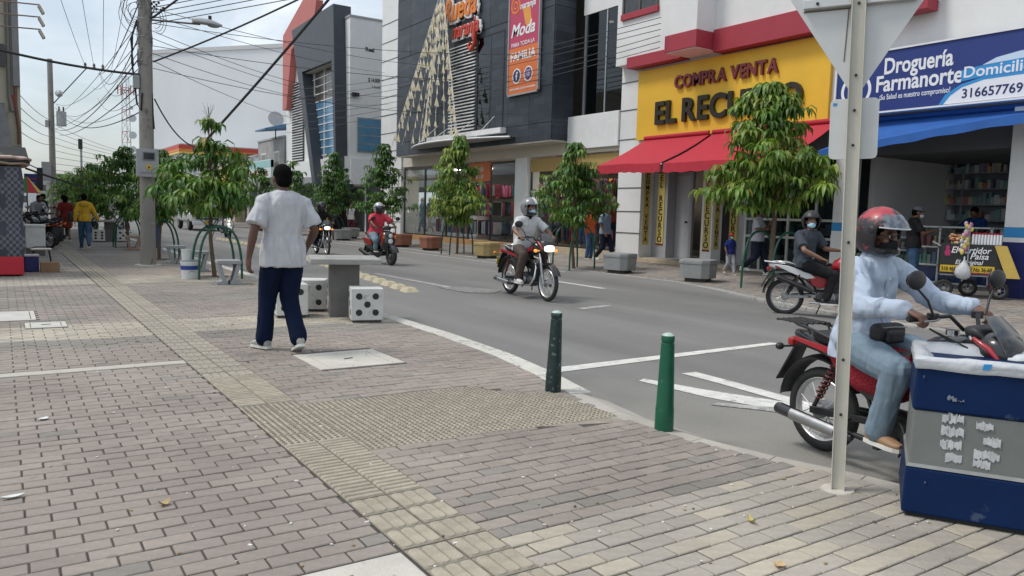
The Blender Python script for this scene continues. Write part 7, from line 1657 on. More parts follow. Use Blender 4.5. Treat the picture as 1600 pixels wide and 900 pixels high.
# ================================================================== PEOPLE (forward +x, left +y, metres)
def remeshed(mb, vox, smooth_it=4, wrinkle=None, name='body'):
    me = bpy.data.meshes.new('raw'); me.from_pydata(mb.v, [], mb.f); me.validate()
    bm = bmesh.new(); bm.from_mesh(me); bmesh.ops.recalc_face_normals(bm, faces=bm.faces); bm.to_mesh(me); bm.free()
    o = bpy.data.objects.new('raw', me); COL.objects.link(o)
    r = o.modifiers.new('r', 'REMESH'); r.mode = 'VOXEL'; r.voxel_size = vox; r.use_smooth_shade = True
    if smooth_it: s = o.modifiers.new('s', 'SMOOTH'); s.factor = .5; s.iterations = smooth_it
    out = bpy.data.meshes.new_from_object(o.evaluated_get(bpy.context.evaluated_depsgraph_get())); bpy.data.objects.remove(o); bpy.data.meshes.remove(me); out.name = name
    if wrinkle:
        amp, f, st = wrinkle
        ns = [v.normal.copy() for v in out.vertices]
        for v, n_ in zip(out.vertices, ns):
            p = v.co; q = Vector((p.x*f*st[0], p.y*f*st[1], p.z*f*st[2]))
            d = mnoise.noise(q)+.5*mnoise.noise(q*2.1+Vector((7,3,1))); d = 1-abs(d)*2.2
            v.co = p+n_*(amp*max(-1, d))
    out.polygons.foreach_set('use_smooth', [True]*len(out.polygons)); return out
def eloft(mb, secs, n=18, p=2.3):
    """secs: (centre, right vector, forward vector, half width, half depth)"""
    rings = []
    for c, rv, fv, a, b in secs:
        c = Vector(c); rv = Vector(rv).normalized(); fv = Vector(fv).normalized(); rg = []
        for j in range(n):
            t = 2*math.pi*j/n; ca, sa = math.cos(t), math.sin(t)
            rg.append(c+rv*(a*math.copysign(abs(ca)**(2/p), ca))+fv*(b*math.copysign(abs(sa)**(2/p), sa)))
        rings.append(rg)
    return mb.loft(rings)
def limb(mb, pts, rs, n=12, cap=True):
    pts = [Vector(p) for p in pts]; P_ = []; R_ = []
    for i in range(len(pts)-1):
        for k in range(5):
            u = k/5; P_.append(pts[i].lerp(pts[i+1], u)); R_.append(rs[i]+(rs[i+1]-rs[i])*u)
    P_.append(pts[-1]); R_.append(rs[-1]); mb.tube(P_, R_, n)
    if cap:
        for p, r in zip(pts, rs): mb.ell(p, (r*.995, r*.995, r*.995), n=12, k=8)
    return mb
def hand(mb, wrist, d, palm_n, side, curl=.5, k=1.):
    """d: along the hand; palm_n: where the palm faces; side: vector towards the thumb"""
    w = Vector(wrist); d = Vector(d).normalized(); nn = Vector(palm_n); nn = (nn-d*nn.dot(d)).normalized(); s = Vector(side); s = (s-d*s.dot(d)-nn*s.dot(nn)).normalized()
    eloft(mb, [(w+d*.0*k, s, nn, .027*k, .02*k), (w+d*.03*k, s, nn, .036*k, .018*k), (w+d*.07*k, s, nn, .043*k, .016*k), (w+d*.095*k, s, nn, .040*k, .013*k)], 14)
    for i, L_ in enumerate((.92, 1.0, .94, .76)):
        b = w+d*.088*k+s*((1.5-i)*.0205*k); dd = d.copy(); pts = [b]; ang = 0
        for j, sl in enumerate((.042, .028, .022)):
            ang += curl*(.55+.25*j)*(1+.08*i); dv = d*math.cos(ang)+nn*math.sin(ang); pts.append(pts[-1]+dv*(sl*L_*k))
        limb(mb, pts, [.0095*k, .009*k, .0082*k, .007*k], 8)
    b = w+d*.025*k+s*.03*k; t1 = (d*.65+s*.7+nn*.25).normalized(); t2 = (d*.8+s*.15+nn*(.35+curl*.3)).normalized(); limb(mb, [b, b+t1*.042*k, b+t1*.042*k+t2*.032*k], [.013*k, .0105*k, .0085*k], 8)
def head_shape(mb, c, f, up=(0,0,1), k=1.):
    c = Vector(c); f = Vector(f).normalized(); u = Vector(up); r = u.cross(f).normalized(); u = f.cross(r).normalized()
    M_ = Matrix((( *[f.x, r.x, u.x], c.x), (f.y, r.y, u.y, c.y), (f.z, r.z, u.z, c.z), (0,0,0,1)))
    mb.ell((0,0,0), (.098*k,.077*k,.105*k), 20, 14, None) if False else None
    def E(p, rr, n=16, q=10): 
        tmp = MB(); tmp.ell(p, rr, n, q); mb.add([tuple(M_ @ Vector(v)) for v in tmp.v], tmp.f)
    E((-.008*k,0,.022*k),(.098*k,.078*k,.098*k)); E((.022*k,0,-.045*k),(.068*k,.060*k,.072*k)); E((.050*k,0,-.092*k),(.034*k,.036*k,.028*k))
    E((.098*k,0,-.022*k),(.018*k,.014*k,.028*k),10,8); E((.104*k,0,-.036*k),(.015*k,.019*k,.012*k),10,8)
    E((.088*k,0,-.068*k),(.014*k,.026*k,.007*k),10,8); E((.089*k,0,-.078*k),(.013*k,.023*k,.008*k),10,8)
    E((.080*k,0,.018*k),(.02*k,.055*k,.012*k),12,8)
    for s_ in (-1, 1): E((-.012*k,s_*.080*k,-.012*k),(.022*k,.010*k,.032*k),10,8); E((.070*k,s_*.045*k,-.028*k),(.025*k,.022*k,.02*k),10,8)
    return M_
skins = [mat('skin_a',(.155,.078,.047),.5,var=.12,scale=14), mat('skin_b',(.235,.125,.078),.5,var=.1,scale=14), mat('skin_c',(.105,.052,.033),.5,var=.12,scale=14)]
hair_m = mat('hair_black',(.006,.0055,.005),.95,spec=.08,var=.3,scale=60,bump=.8,bscale=160)
mask_blue = mat('mask_blue',(.33,.55,.66),.7,var=.05); visor_m = mat('visor_dark',(.012,.013,.015),.06,coat=.8)
shoe_tan = mat('shoe_tan',(.33,.20,.11),.6,var=.2,scale=12); shoe_white = mat('shoe_white',(.62,.62,.60),.6,var=.1); sneaker = mat('sneaker_grey',(.34,.34,.32),.7,var=.35,scale=25); shoe_dark = mat('shoe_dark',(.02,.02,.022),.5,var=.2); sole_w = mat('sole_white',(.66,.65,.6),.7); sandal = mat('sandal_brown',(.10,.05,.03),.7)
STAND = dict(pelvis=(0,0,.95), chest=(.0,0,1.27), neck=(-.01,0,1.48), head=(.02,0,1.60), sh=.18, shz=1.385, el_l=(-.03,.25,1.13), el_r=(-.03,-.25,1.13), wr_l=(.04,.27,.88), wr_r=(.04,-.27,.88),
             kn_l=(.03,.10,.51), kn_r=(.03,-.10,.51), an_l=(-.02,.10,.09), an_r=(-.02,-.10,.09), face=(1,0,0), hipw=.09)
def pose(base=STAND, **q): d = dict(base); d.update(q); return d
WALK = pose(kn_l=(.16,.09,.52), an_l=(.24,.09,.10), kn_r=(.0,-.09,.50), an_r=(-.28,-.09,.17), el_l=(-.08,.24,1.14), wr_l=(-.06,.26,.88), el_r=(.0,-.24,1.14), wr_r=(.14,-.25,.92))
RIDE = dict(pelvis=(-.22,0,.86), chest=(-.13,0,1.16), neck=(-.07,0,1.38), head=(-.02,0,1.51), sh=.185, shz=1.29, el_l=(.07,.32,1.12), el_r=(.07,-.32,1.12), wr_l=(.19,.315,1.055), wr_r=(.19,-.315,1.055),
            kn_l=(.18,.20,.74), kn_r=(.18,-.20,.74), an_l=(-.0,.21,.33), an_r=(-.0,-.21,.33), face=(1,0,0), hipw=.10)
RIDE['grip'] = True
def person(label, loc, rz, ps, top, legs, shoe, skin=0, k=1., vox=.012, sleeve='short', hair='short', bottom='trousers', extras=(), hem=.0, group=None, curl=.45, fat=1., hand_dirs=None, top_w=(.005,5,(1.6,1.6,.8)), name='person', cat='person', collar=None, flare=0., shoe_sole=None, toes=None):
    t = thing(name, label, cat, loc, rz, group); t.scale = (k,k,k); V = Vector
    pe, ch, ne, he = (V(ps[n_]) for n_ in ('pelvis','chest','neck','head')); sp_up = (ch-pe).normalized()
    sw = ps['sh']; tw = ps.get('twist', 0); rv = V((math.sin(tw), -math.cos(tw), 0)); fwd = V((math.cos(tw), math.sin(tw), 0)); hp = V((0,-1,0)); hf = V((1,0,0))
    sv = {'l': V((ne.x-.0, 0, ps['shz']))-rv*sw+V((0,ne.y,0)), 'r': V((ne.x-.0, 0, ps['shz']))+rv*sw+V((0,ne.y,0))}
    hip = {'l': pe+V((0,ps['hipw'],-.03)), 'r': pe+V((0,-ps['hipw'],-.03))}
    f_ch = fwd-sp_up*fwd.dot(sp_up); nk = ne.lerp(he, .35)
    def torso(mb, e, lo=0.):
        eloft(mb, [(pe-sp_up*(.08+lo), hp, hf, .162*fat+e*1.9, .118*fat+e*1.6), (pe+sp_up*.02, hp, hf, .162*fat+e*1.5, .117*fat+e*1.3), (pe.lerp(ch,.45), rv, f_ch, .138*fat+e, .100*fat+e), (ch, rv, f_ch, .163*fat+e, .112+e), (ch.lerp(ne,.45), rv, f_ch, .168+e, .105+e), (ch.lerp(ne,.75), rv, f_ch, .135+e, .085+e), (ne, rv, f_ch, .075+e*.6, .066+e*.6)])
        for s_ in 'lr': limb(mb, [ne.lerp(sv[s_],.25)-V((0,0,.035)), sv[s_]], [.058+e*.8,.056+e], 12)
    body = MB(); torso(body, 0)
    limb(body, [ne-V((0,0,.03)), nk, he-V((0,0,.06))], [.060,.052,.050], 14); HM = head_shape(body, he, ps['face'], ps.get('head_up',(0,0,1)))
    for s_ in 'lr':
        sg = 1 if s_ == 'l' else -1; el, wr = V(ps['el_'+s_]), V(ps['wr_'+s_])
        limb(body, [sv[s_], sv[s_].lerp(el,.5), el, el.lerp(wr,.3), wr], [.052*fat,.046*fat,.039,.040,.027], 12)
        if ps.get('grip'):
            d = V((.75,-.12*sg,-.25)); hand(body, wr, d, (-.2,0,-1), (-.15,-sg,0), 1.25)
        else:
            hd = (hand_dirs or {}).get(s_); d = V(hd[0]) if hd else (wr-el).normalized(); hand(body, wr, d, hd[1] if hd else (0,-sg,0), hd[2] if hd else (1,0,.1), curl)
        kn, an = V(ps['kn_'+s_]), V(ps['an_'+s_]); limb(body, [hip[s_], kn, kn.lerp(an,.3), an], [.080*fat,.054*fat,.052,.036], 12)
        td = toe_dir(ps, s_, kn, an, toes); limb(body, [an+V((0,0,-.03)), an+td*.15+V((0,0,-.055))], [.036,.028], 10)
    b = link('body', remeshed(body, vox, 5), t); b.data.materials.append(skins[skin] if isinstance(skin, int) else skin)
    # top
    if top is not None:
        mb = MB(); e = .016; torso(mb, e, hem)
        for s_ in 'lr':
            el, wr = V(ps['el_'+s_]), V(ps['wr_'+s_])
            if sleeve == 'short': limb(mb, [sv[s_], sv[s_].lerp(el,.45), sv[s_].lerp(el,.80)], [.068*fat,.071*fat,.077*fat+flare], 14, True) if False else mb.tube([sv[s_].lerp(el,u) for u in (-.06,.15,.4,.6,.8)], [.050*fat,.060*fat,.066*fat,.071*fat+flare*.6,.075*fat+flare], 16)
            elif sleeve == 'long': limb(mb, [sv[s_], sv[s_].lerp(el,.5), el, el.lerp(wr,.5), el.lerp(wr,.90)], [.064*fat,.068*fat,.064,.060,.050], 14)
            elif sleeve == 'roll': limb(mb, [sv[s_], sv[s_].lerp(el,.5), el, el.lerp(wr,.55)], [.068*fat,.066*fat,.062,.060], 14)
        o = link('shirt' if bottom != 'dress' else 'dress_top', remeshed(mb, vox, 4, top_w), t); o.data.materials.append(top)
        if sleeve == 'long' and vox < .01:
            for s_ in 'lr':
                el, wr = V(ps['el_'+s_]), V(ps['wr_'+s_]); mb = MB(); mb.tube([el.lerp(wr,u) for u in (.70,.74,.88,.90)], [.050,.056,.055,.046], 18); mb.build('cuff', top, t, smooth=50)
            mb = MB(); fr_ = [ne+f_ch*.085-V((0,0,.03)), ch.lerp(ne,.45)+f_ch*.126, ch+f_ch*.133, pe.lerp(ch,.45)+f_ch*(.122*fat), pe+sp_up*.02+f_ch*(.142*fat)]; mb.tube(fr_, [.006,.014,.014,.014,.012], 6); mb.build('placket', top, t, smooth=60)
            for q in fr_[1:4]: MB().ell(q+f_ch*.014,(.006,.006,.006),n=8,k=6).build('button', white_paint, t, smooth=60)
        if collar is not None:
            mb = MB(); rr_ = []
            for z, a in ((-.012,1.30),(.012,1.22),(.034,1.12),(.036,1.04),(.01,1.1)): rr_.append([ne+rv*(.072*a*math.cos(q))+f_ch.normalized()*(.066*a*math.sin(q))+V((0,0,z-.02*max(0,math.sin(q)))) for q in [2*math.pi*j/22 for j in range(22)]])
            mb.loft(rr_, caps=False); mb.build('collar', collar, t, smooth=60)
    # legs
    if legs is not None and bottom in ('trousers','shorts'):
        mb = MB(); eloft(mb, [(pe+sp_up*.085, hp, hf, .150*fat, .108*fat), (pe+sp_up*.0, hp, hf, .168*fat, .122*fat), (pe-V((0,0,.09)), hp, hf, .165*fat, .118*fat)])
        for s_ in 'lr':
            kn, an = V(ps['kn_'+s_]), V(ps['an_'+s_]); end = an+(kn-an).normalized()*(.015 if bottom == 'trousers' else .30)
            w_ = ps.get('cuff', .062); lw = ps.get('legw', 1.); limb(mb, [hip[s_], hip[s_].lerp(kn,.5), kn, kn.lerp(end,.4), end], [.100*fat,.090*fat*lw,.076*fat*lw,.070*lw,w_], 14)
        o = link('trousers' if bottom == 'trousers' else 'shorts', remeshed(mb, vox, 4, (.004,7,(1,1,.7))), t); o.data.materials.append(legs)
    elif legs is not None:
        mb = MB(); eloft(mb, [(pe+sp_up*.10, hp, hf, .145*fat, .108), (pe, hp, hf, .175*fat, .125), (pe-V((0,0,.2)), hp, hf, .185*fat, .135), (pe-V((0,0,.42)), hp, hf, .20*fat, .15)])
        o = link('skirt', remeshed(mb, vox, 4, (.006,6,(1.6,1.6,.4))), t); o.data.materials.append(legs)
    # shoes
    if shoe is not None:
        for s_ in 'lr':
            kn, an = V(ps['kn_'+s_]), V(ps['an_'+s_]); td = toe_dir(ps, s_, kn, an, toes); up_ = td.cross(V((0,1,0)) if abs(td.y) < .9 else V((1,0,0))); up_ = V((0,0,1))-td*td.z; up_.normalize(); sd = td.cross(up_)
            mb = MB(); base = an-up_*.075
            prof = [(-.075,.030,.070,.035),(-.06,.037,.085,.042),(-.01,.040,.095,.047),(.05,.043,.070,.036),(.11,.046,.055,.028),(.16,.040,.042,.021),(.185,.025,.034,.017)]
            rings = []
            for x, hw, zt_, hz in prof: rings.append([base+td*x+sd*(hw*math.cos(q))+up_*(zt_*.5+.006+(zt_*.5)*math.sin(q)) for q in [2*math.pi*j/14 for j in range(14)]])
            mb.loft(rings); so_ = mb.build('shoe', shoe, t, smooth=60)
            mb = MB(); out = [(-.08,.03),(-.085,.0),(-.08,-.03),(-.02,-.042),(.05,-.044),(.11,-.05),(.16,-.042),(.19,-.02),(.19,.02),(.16,.042),(.11,.05),(.05,.044),(-.02,.042)]
            k_ = len(out); mb.add([base+td*x+sd*y+up_*h for h in (-.008,.016) for x, y in out], [tuple(range(k_-1,-1,-1)), tuple(range(k_,2*k_))]+[(i,(i+1)%k_,(i+1)%k_+k_,i+k_) for i in range(k_)]); mb.build('sole', shoe_sole or sole_w, so_)
    def HP(x, y, z): return HM @ V((x, y, z))
    def HE(mb, p, rr, n=18, q=12):
        tmp = MB(); tmp.ell(p, rr, n, q); mb.add([tuple(HM @ V(v)) for v in tmp.v], tmp.f)
    if hair in ('short','bun','long','pony'):
        mb = MB(); HE(mb, (-.018,0,.034), (.100,.084,.096)); HE(mb, (-.05,0,-.02), (.062,.074,.075)); 
        if hair == 'bun': HE(mb, (-.10,0,.07), (.05,.05,.05)); HE(mb, (-.03,0,.03), (.10,.088,.10))
        if hair == 'long': HE(mb, (-.06,0,-.10), (.06,.085,.14)); HE(mb, (-.035,0,.02), (.105,.095,.105))
        o = link('hair', remeshed(mb, max(.007,vox*.8), 4, (.002,40,(1,1,1))), t); o.data.materials.append(hair_m)
    eyes = MB()
    if hair != 'none':
        for s_ in (-1, 1):
            mb = MB(); HE(mb, (.083,s_*.031,.0), (.012,.014,.009), 10, 6); e_ = mb.build('eye', mat('eye_white',(.5,.48,.45),.2), t, smooth=60)
            mb = MB(); HE(mb, (.093,s_*.031,.0), (.004,.006,.0065), 8, 6); mb.build('iris', mat('iris_dark',(.012,.008,.006),.1), e_, smooth=60)
        for s_ in (-1, 1): mb = MB(); mb.tube([HP(.088,s_*.015,.020),HP(.092,s_*.034,.025),HP(.080,s_*.055,.018)], [.004,.005,.003], 6); mb.build('eyebrow', hair_m, t)
    for ex in extras: ex(t, HM, HE, HP, ps)
    return t
def toe_dir(ps, s_, kn, an, toes):
    if toes and s_ in toes: return Vector(toes[s_]).normalized()
    return Vector((.97, .12*(1 if s_ == 'l' else -1), -.0)).normalized()
def ex_mask(m):
    def f(t, HM, HE, HP, ps):
        mb = MB(); rr = []
        for x, w_, z0, z1 in ((.045,.066,-.10,-.02),(.085,.055,-.108,-.015),(.112,.03,-.10,-.018),(.125,.010,-.085,-.03)):
            c = (z0+z1)/2; h = (z1-z0)/2; rr.append([HP(x, w_*math.cos(a), c+h*math.sin(a)) for a in [2*math.pi*j/16 for j in range(16)]])
        mb.loft(rr); mb.build('face_mask', m, t, smooth=60)
        mb = MB()
        for s_ in (-1,1): mb.tube([HP(.05,s_*.064,-.03),HP(.0,s_*.083,-.01),HP(-.02,s_*.084,-.01)],.002,4)
        mb.build('mask_strap', m, t)
    return f
def ex_helmet(shell, trim=None, visor='open', chin=True, stripe=None):
    """full-face helmet round the head, visor down or flipped up"""
    def f(t, HM, HE, HP, ps):
        n = 28; k = 14; vs = []; fs = []
        A, B, Cz = .148, .122, .148
        def P_(a, b, s=1.): return HP((-.012+A*s*math.cos(b)*math.cos(a)), B*s*math.cos(b)*math.sin(a), .012+Cz*s*math.sin(b))
        b0 = -.98
        for i in range(k+1):
            b = b0+(math.pi/2-.04-b0)*i/k
            for j in range(n): vs.append(P_(2*math.pi*j/n, b))
        def open_(i, j):
            a = 2*math.pi*(j+.5)/n; a = a if a < math.pi else a-2*math.pi; b = b0+(math.pi/2-b0)*(i+.5)/k; return abs(a) < (1.05 if chin else 1.15) and (-.55 if chin else -1.2) < b < .36
        for i in range(k):
            for j in range(n):
                if not open_(i, j): fs.append((i*n+j, i*n+(j+1) % n, (i+1)*n+(j+1) % n, (i+1)*n+j))
        fs.append(tuple(range(k*n, (k+1)*n)))
        me = bpy.data.meshes.new('helmet'); me.from_pydata([tuple(v) for v in vs], [], fs); me.polygons.foreach_set('use_smooth',[True]*len(fs)); me.materials.append(shell)
        o = link('helmet', me, t); so_ = o.modifiers.new('solid','SOLIDIFY'); so_.thickness = .022; so_.offset = 1
        sb_ = o.modifiers.new('sub','SUBSURF'); sb_.levels = 1; sb_.render_levels = 1
        mb = MB(); rr = []      # chin bar bulge
        for b, s in ((-1.0,1.0),(-.85,1.16),(-.68,1.20),(-.55,1.10)) if chin else ():
            rr.append([P_(-1.25+2.5*j/16, b, s+.05*math.cos((-1.25+2.5*j/16)*1.2)) for j in range(17)]+[P_(1.25-2.5*j/16, b, .98) for j in range(17)])
        
        if chin: mb.loft(rr); mb.build('chin_bar', trim or shell, o, smooth=50)
        mb = MB(); mb.tube([HP(.02,s_*.0,-.13) for s_ in (-1,1)],.01,6) if False else None
        mb = MB(); rr = []; up_ = visor == 'up'; lo, hi = ((.26,.86) if up_ else (-.50,.40))
        vs2 = [P_((-1.22+2.44*j/20)*(.86 if up_ else 1), lo+(hi-lo)*i/8, 1.135 if not up_ else 1.16+.10*(1-i/8)) for i in range(9) for j in range(21)]; f2 = [(i*21+j, i*21+j+1, (i+1)*21+j+1, (i+1)*21+j) for i in range(8) for j in range(20)]
        kk = len(vs2); inn = [v+(HP(0,0,0)-v)*.02 for v in vs2]; mb.add(vs2+inn, f2+[tuple(kk+q for q in reversed(f_)) for f_ in f2]); visor != 'open' and mb.build('visor', glass('visor_clear',(.62,.65,.67),.30,.08) if up_ else visor_m, o, smooth=60)
        if up_:
            mb = MB(); mb.tube([P_((-1.25+2.5*j/24)*.86, .24, 1.26) for j in range(25)], .0045, 5); mb.build('visor_rim', mat('rim_clear',(.6,.62,.62),.2), o, smooth=60)
        for s_ in (-1,1):
            c = P_(s_*1.38, .12, 1.1); mb = MB(); mb.ell((0,0,0),(.03,.012,.03),n=14,k=8); mb.v = [tuple(Vector(v)+c) for v in mb.v]; mb.build('visor_pivot', black_plastic, o, smooth=50)
        if stripe is not None:
            for s_ in ((-1, 1) if stripe[1] else (0,)):
                mb = MB(); pts = []
                for i in range(13):
                    b = .42+1.9*i/12 if not s_ else -.1+.9*i/12; a = 0 if not s_ else s_*(1.5+.7*i/12); pts.append((a, b))
                vs3 = []; w_ = stripe[2]
                for a, b in pts:
                    bb = b if b < math.pi/2 else b
                    if s_: vs3 += [P_(a-w_, b-.10, 1.165), P_(a+w_, b+.12, 1.165)]
                    else:
                        q = HP(-.012+A*1.165*math.cos(b), 0, .012+Cz*1.165*math.sin(b)); vs3 += [q+(HP(0,w_*.11,0)-HP(0,0,0)), q-(HP(0,w_*.11,0)-HP(0,0,0))]
                mb.add(vs3, [(2*i,2*i+1,2*i+3,2*i+2) for i in range(12)]); mb.build('helmet_stripe', stripe[0], o, smooth=60)
        mb = MB(); HE(mb, (-.01,0,-.01), (.10,.098,.10)); 
    return f
def ex_cap(m):
    def f(t, HM, HE, HP, ps):
        mb = MB(); rr = []
        for z, s in ((.035,1.0),(.06,1.0),(.09,.92),(.115,.70),(.128,.35)): rr.append([HP(-.012+.106*s*math.cos(a), .088*s*math.sin(a), z) for a in [2*math.pi*j/24 for j in range(24)]])
        mb.loft(rr); c = mb.build('cap', m, t, smooth=60)
        mb = MB(); pts = [(.075+.10*math.cos(a)**.8 if math.cos(a) > 0 else .07, .075*math.sin(a)) for a in [-math.pi/2+math.pi*j/12 for j in range(13)]]
        mb.add([HP(x, y, .045-.03*(x-.07)*3-.012*abs(y)*8*0+dz) for dz in (0,.006) for x, y in pts], [tuple(range(12,-1,-1)), tuple(range(13,26))]+[(i,i+1,i+14,i+13) for i in range(12)]); mb.build('cap_brim', m, c, smooth=40)
    return f
def ex_glasses(t, HM, HE, HP, ps):
    mb = MB()
    for s_ in (-1,1):
        mb.tube([HP(.100-.006*abs(math.cos(a)), s_*.033+.022*math.cos(a), .0+.016*math.sin(a)) for a in [2*math.pi*j/16 for j in range(17)]], .0022, 5); mb.tube([HP(.094,s_*.056,.004),HP(.02,s_*.080,.004)],.0022,5)
    mb.tube([HP(.102,-.011,.004),HP(.102,.011,.004)],.0022,5); mb.build('glasses', black_metal, t)
def ex_bag(m, pts, strap=None):
    def f(t, HM, HE, HP, ps):
        mb = MB(); c, r = pts; eloft(mb, [((c[0],c[1],c[2]-r[2]),(0,1,0),(1,0,0),r[1]*.9,r[0]*.8),((c[0],c[1],c[2]-r[2]*.3),(0,1,0),(1,0,0),r[1],r[0]),((c[0],c[1],c[2]+r[2]*.8),(0,1,0),(1,0,0),r[1]*.85,r[0]*.6)],16,3); mb.build('bag', m, t, smooth=50)
        if strap: mb = MB(); mb.tube([Vector(p) for p in strap],.010,6); mb.build('bag_strap', m, t, smooth=60)
    return f
def ex_pouch(t, HM, HE, HP, ps):
    pm = mat('pouch_black',(.013,.013,.014),.5,var=.2,bump=.3,bscale=90); mb = MB(); mb.box((-.12,-.07,.915),(.11,.25,.125)); p_ = mb.build('waist_pouch', pm, t, bevel=.045, seg=4); MB().box((-.06,-.08,.90),(.05,.15,.085)).build('pouch_pocket', pm, p_, bevel=.022, seg=3)
    MB().tube([(-.075,-.17,.955),(-.06,-.08,.96),(-.06,.03,.955)],.004,5).build('zipper', alloy, p_)
# cloth materials
def cloth(key, c, var=.10, rough=.85, **q): return mat(key, c, rough, var=var, scale=q.pop('scale',7), bump=.25, spec=q.pop('spec',.25), bscale=q.pop('bscale',260), fold=q.pop('fold',.55), **q)
tee_white = cloth('tee_white',(.50,.51,.535),.12,scale=5,fold=.85,fscale=8); jeans_navy = cloth('jeans_navy',(.006,.012,.036),.25,spec=.12,stretch=(1,1,.4)); jeans_light = cloth('jeans_light',(.19,.26,.32),.20,scale=5); jeans_blue = cloth('jeans_blue',(.05,.105,.19),.25)
shirt_blue = cloth('shirt_pale_blue',(.45,.52,.63),.08,fold=1.0,fscale=9); yellow_top = cloth('yellow_top',(.55,.33,.03),.12); red_dress = cloth('red_dress',(.17,.022,.018),.15); pink_polo = cloth('pink_polo',(.66,.06,.09),.1); white_polo = cloth('white_polo',(.62,.62,.62),.07); grey_tee = cloth('grey_tee',(.05,.06,.075),.15); brown_trousers = cloth('brown_trousers',(.085,.065,.055),.15); black_cloth = cloth('black_cloth',(.014,.014,.016),.2); grey_top = cloth('grey_white_top',(.42,.42,.46),.1); blue_kid = cloth('blue_kid',(.015,.03,.17),.1); grey_light = cloth('grey_light',(.36,.37,.40),.1); uniform_blue = cloth('uniform_blue',(.012,.055,.20),.1); blue_grey = cloth('blue_grey_top',(.22,.29,.38),.1); navy = cloth('navy_cloth',(.012,.016,.035),.15); green_d = cloth('dark_green_top',(.02,.06,.045),.15)
shirt_blue_st = shirt_blue
# 1 walking man seen from behind
person('man in a white T-shirt and dark jeans walking away along the pavement', (2.36,7.75,0), R(92), pose(sh=.185, shz=1.372, kn_l=(.14,.10,.52), an_l=(.17,.125,.095), kn_r=(.07,-.08,.50), an_r=(-.14,-.10,.125), el_l=(-.06,.285,1.13), wr_l=(-.04,.325,.89), el_r=(-.05,-.285,1.13), wr_r=(.13,-.27,.96), head=(.03,0,1.605), cuff=.080, legw=1.06, face=(1,-.02,-.06)),
       tee_white, jeans_navy, sneaker, 2, 1.085, .0075, flare=.006, hem=.07, fat=1.08, top_w=(.012,5.5,(1.8,1.8,.42)), hand_dirs={'l':((.1,.05,-1),(.2,-1,0),(1,.2,0)),'r':((.6,0,-.6),(0,1,0),(.5,0,.8))}, toes={'l':(.95,.30,.0),'r':(.93,-.1,-.35)}, curl=.5,
       extras=(lambda t, HM, HE, HP, ps: MB().torus((-.008,0,1.475),.066,.007,n=28,k=6,axis='z').build('neck_cord', black_rubber, t),))
def rider(moto, label, **q):
    L_, R_, k = moto.location, moto.rotation_euler.z, moto.scale[0]; return person(label, tuple(L_), R_, q.pop('ps', RIDE), k=k, group='riders', curl=1.2, **q)
helm_grey = mat('helmet_grey',(.20,.205,.21),.3,var=.2,coat=.5); helm_silver = mat('helmet_silver',(.42,.42,.43),.28,.3,coat=.5); helm_black = mat('helmet_black',(.02,.02,.021),.45,var=.2); helm_red = mat('helmet_red',(.50,.05,.06),.3,coat=.5); helm_char = mat('helmet_graphic',(.022,.022,.025),.4,var=.1,coat=.15,scale=6,wear=((.42,.04,.055),.185,7))
# 2 nearest rider
rider(m_near, 'rider in a pale blue shirt with a flipped-up helmet visor, nearest the camera', ps=dict(RIDE, pelvis=(-.36,0,.84), chest=(-.34,0,1.15), neck=(-.30,0,1.39), head=(-.255,-.02,1.525), shz=1.30, face=(.98,.02,-.10), el_r=(-.10,-.34,1.09), el_l=(-.10,.33,1.11), wr_l=(.19,.315,1.10), wr_r=(.19,-.315,1.10), kn_r=(.10,-.25,.72), an_r=(.0,-.25,.33), cuff=.078, legw=1.1, sh=.20),
      top=shirt_blue, legs=jeans_light, shoe=shoe_tan, skin=0, vox=.007, sleeve='long', hair='short', collar=shirt_blue, fat=1.14, hem=.05, top_w=(.011,5,(1.2,1.2,1.3)), extras=(ex_helmet(helm_char, gloss_black, 'up'), ex_mask(black_cloth), ex_glasses, ex_pouch))
# 3 white shirt rider
rider(m_ws, 'rider in a white polo and grey helmet with a pale mask on the moving motorcycle', ps=dict(RIDE, face=(.95,.25,-.05)), top=white_polo, legs=brown_trousers, shoe=shoe_white, skin=1, vox=.011, extras=(ex_helmet(helm_grey, gloss_black, 'open', stripe=(bike_white,False,.28)), ex_mask(mask_blue)), collar=black_cloth, hair='short')
# 4 pink rider
rider(sc_pink, 'heavy man in a bright pink shirt with a silver helmet riding the scooter', ps=dict(RIDE, pelvis=(-.30,0,.84), chest=(-.22,0,1.14), neck=(-.17,0,1.37), head=(-.12,0,1.50), shz=1.285, sh=.20, kn_l=(.10,.20,.66), kn_r=(.10,-.20,.66), an_l=(.06,.18,.42), an_r=(.06,-.18,.42)), top=pink_polo, legs=jeans_light, shoe=shoe_dark, skin=0, vox=.013, fat=1.22, extras=(ex_helmet(helm_silver, gloss_black, 'down'),))
# 5 red bike rider
rider(m_rd, 'rider in a dark grey T-shirt, black helmet and blue mask sitting on the red motorcycle', ps=dict(RIDE, face=(.10,-1,0), pelvis=(-.40,0,.86), chest=(-.37,0,1.16), neck=(-.34,0,1.38), head=(-.31,-.02,1.51), kn_r=(.06,-.22,.68), an_r=(-.04,-.25,.30), twist=-.95, el_r=(-.42,-.40,1.06), wr_r=(-.16,-.38,.94), el_l=(-.06,.12,1.08)), top=grey_tee, legs=black_cloth, shoe=shoe_dark, skin=1, vox=.011, fat=1.1, extras=(ex_helmet(helm_black, helm_black, 'open', chin=False), ex_mask(mask_blue)) )
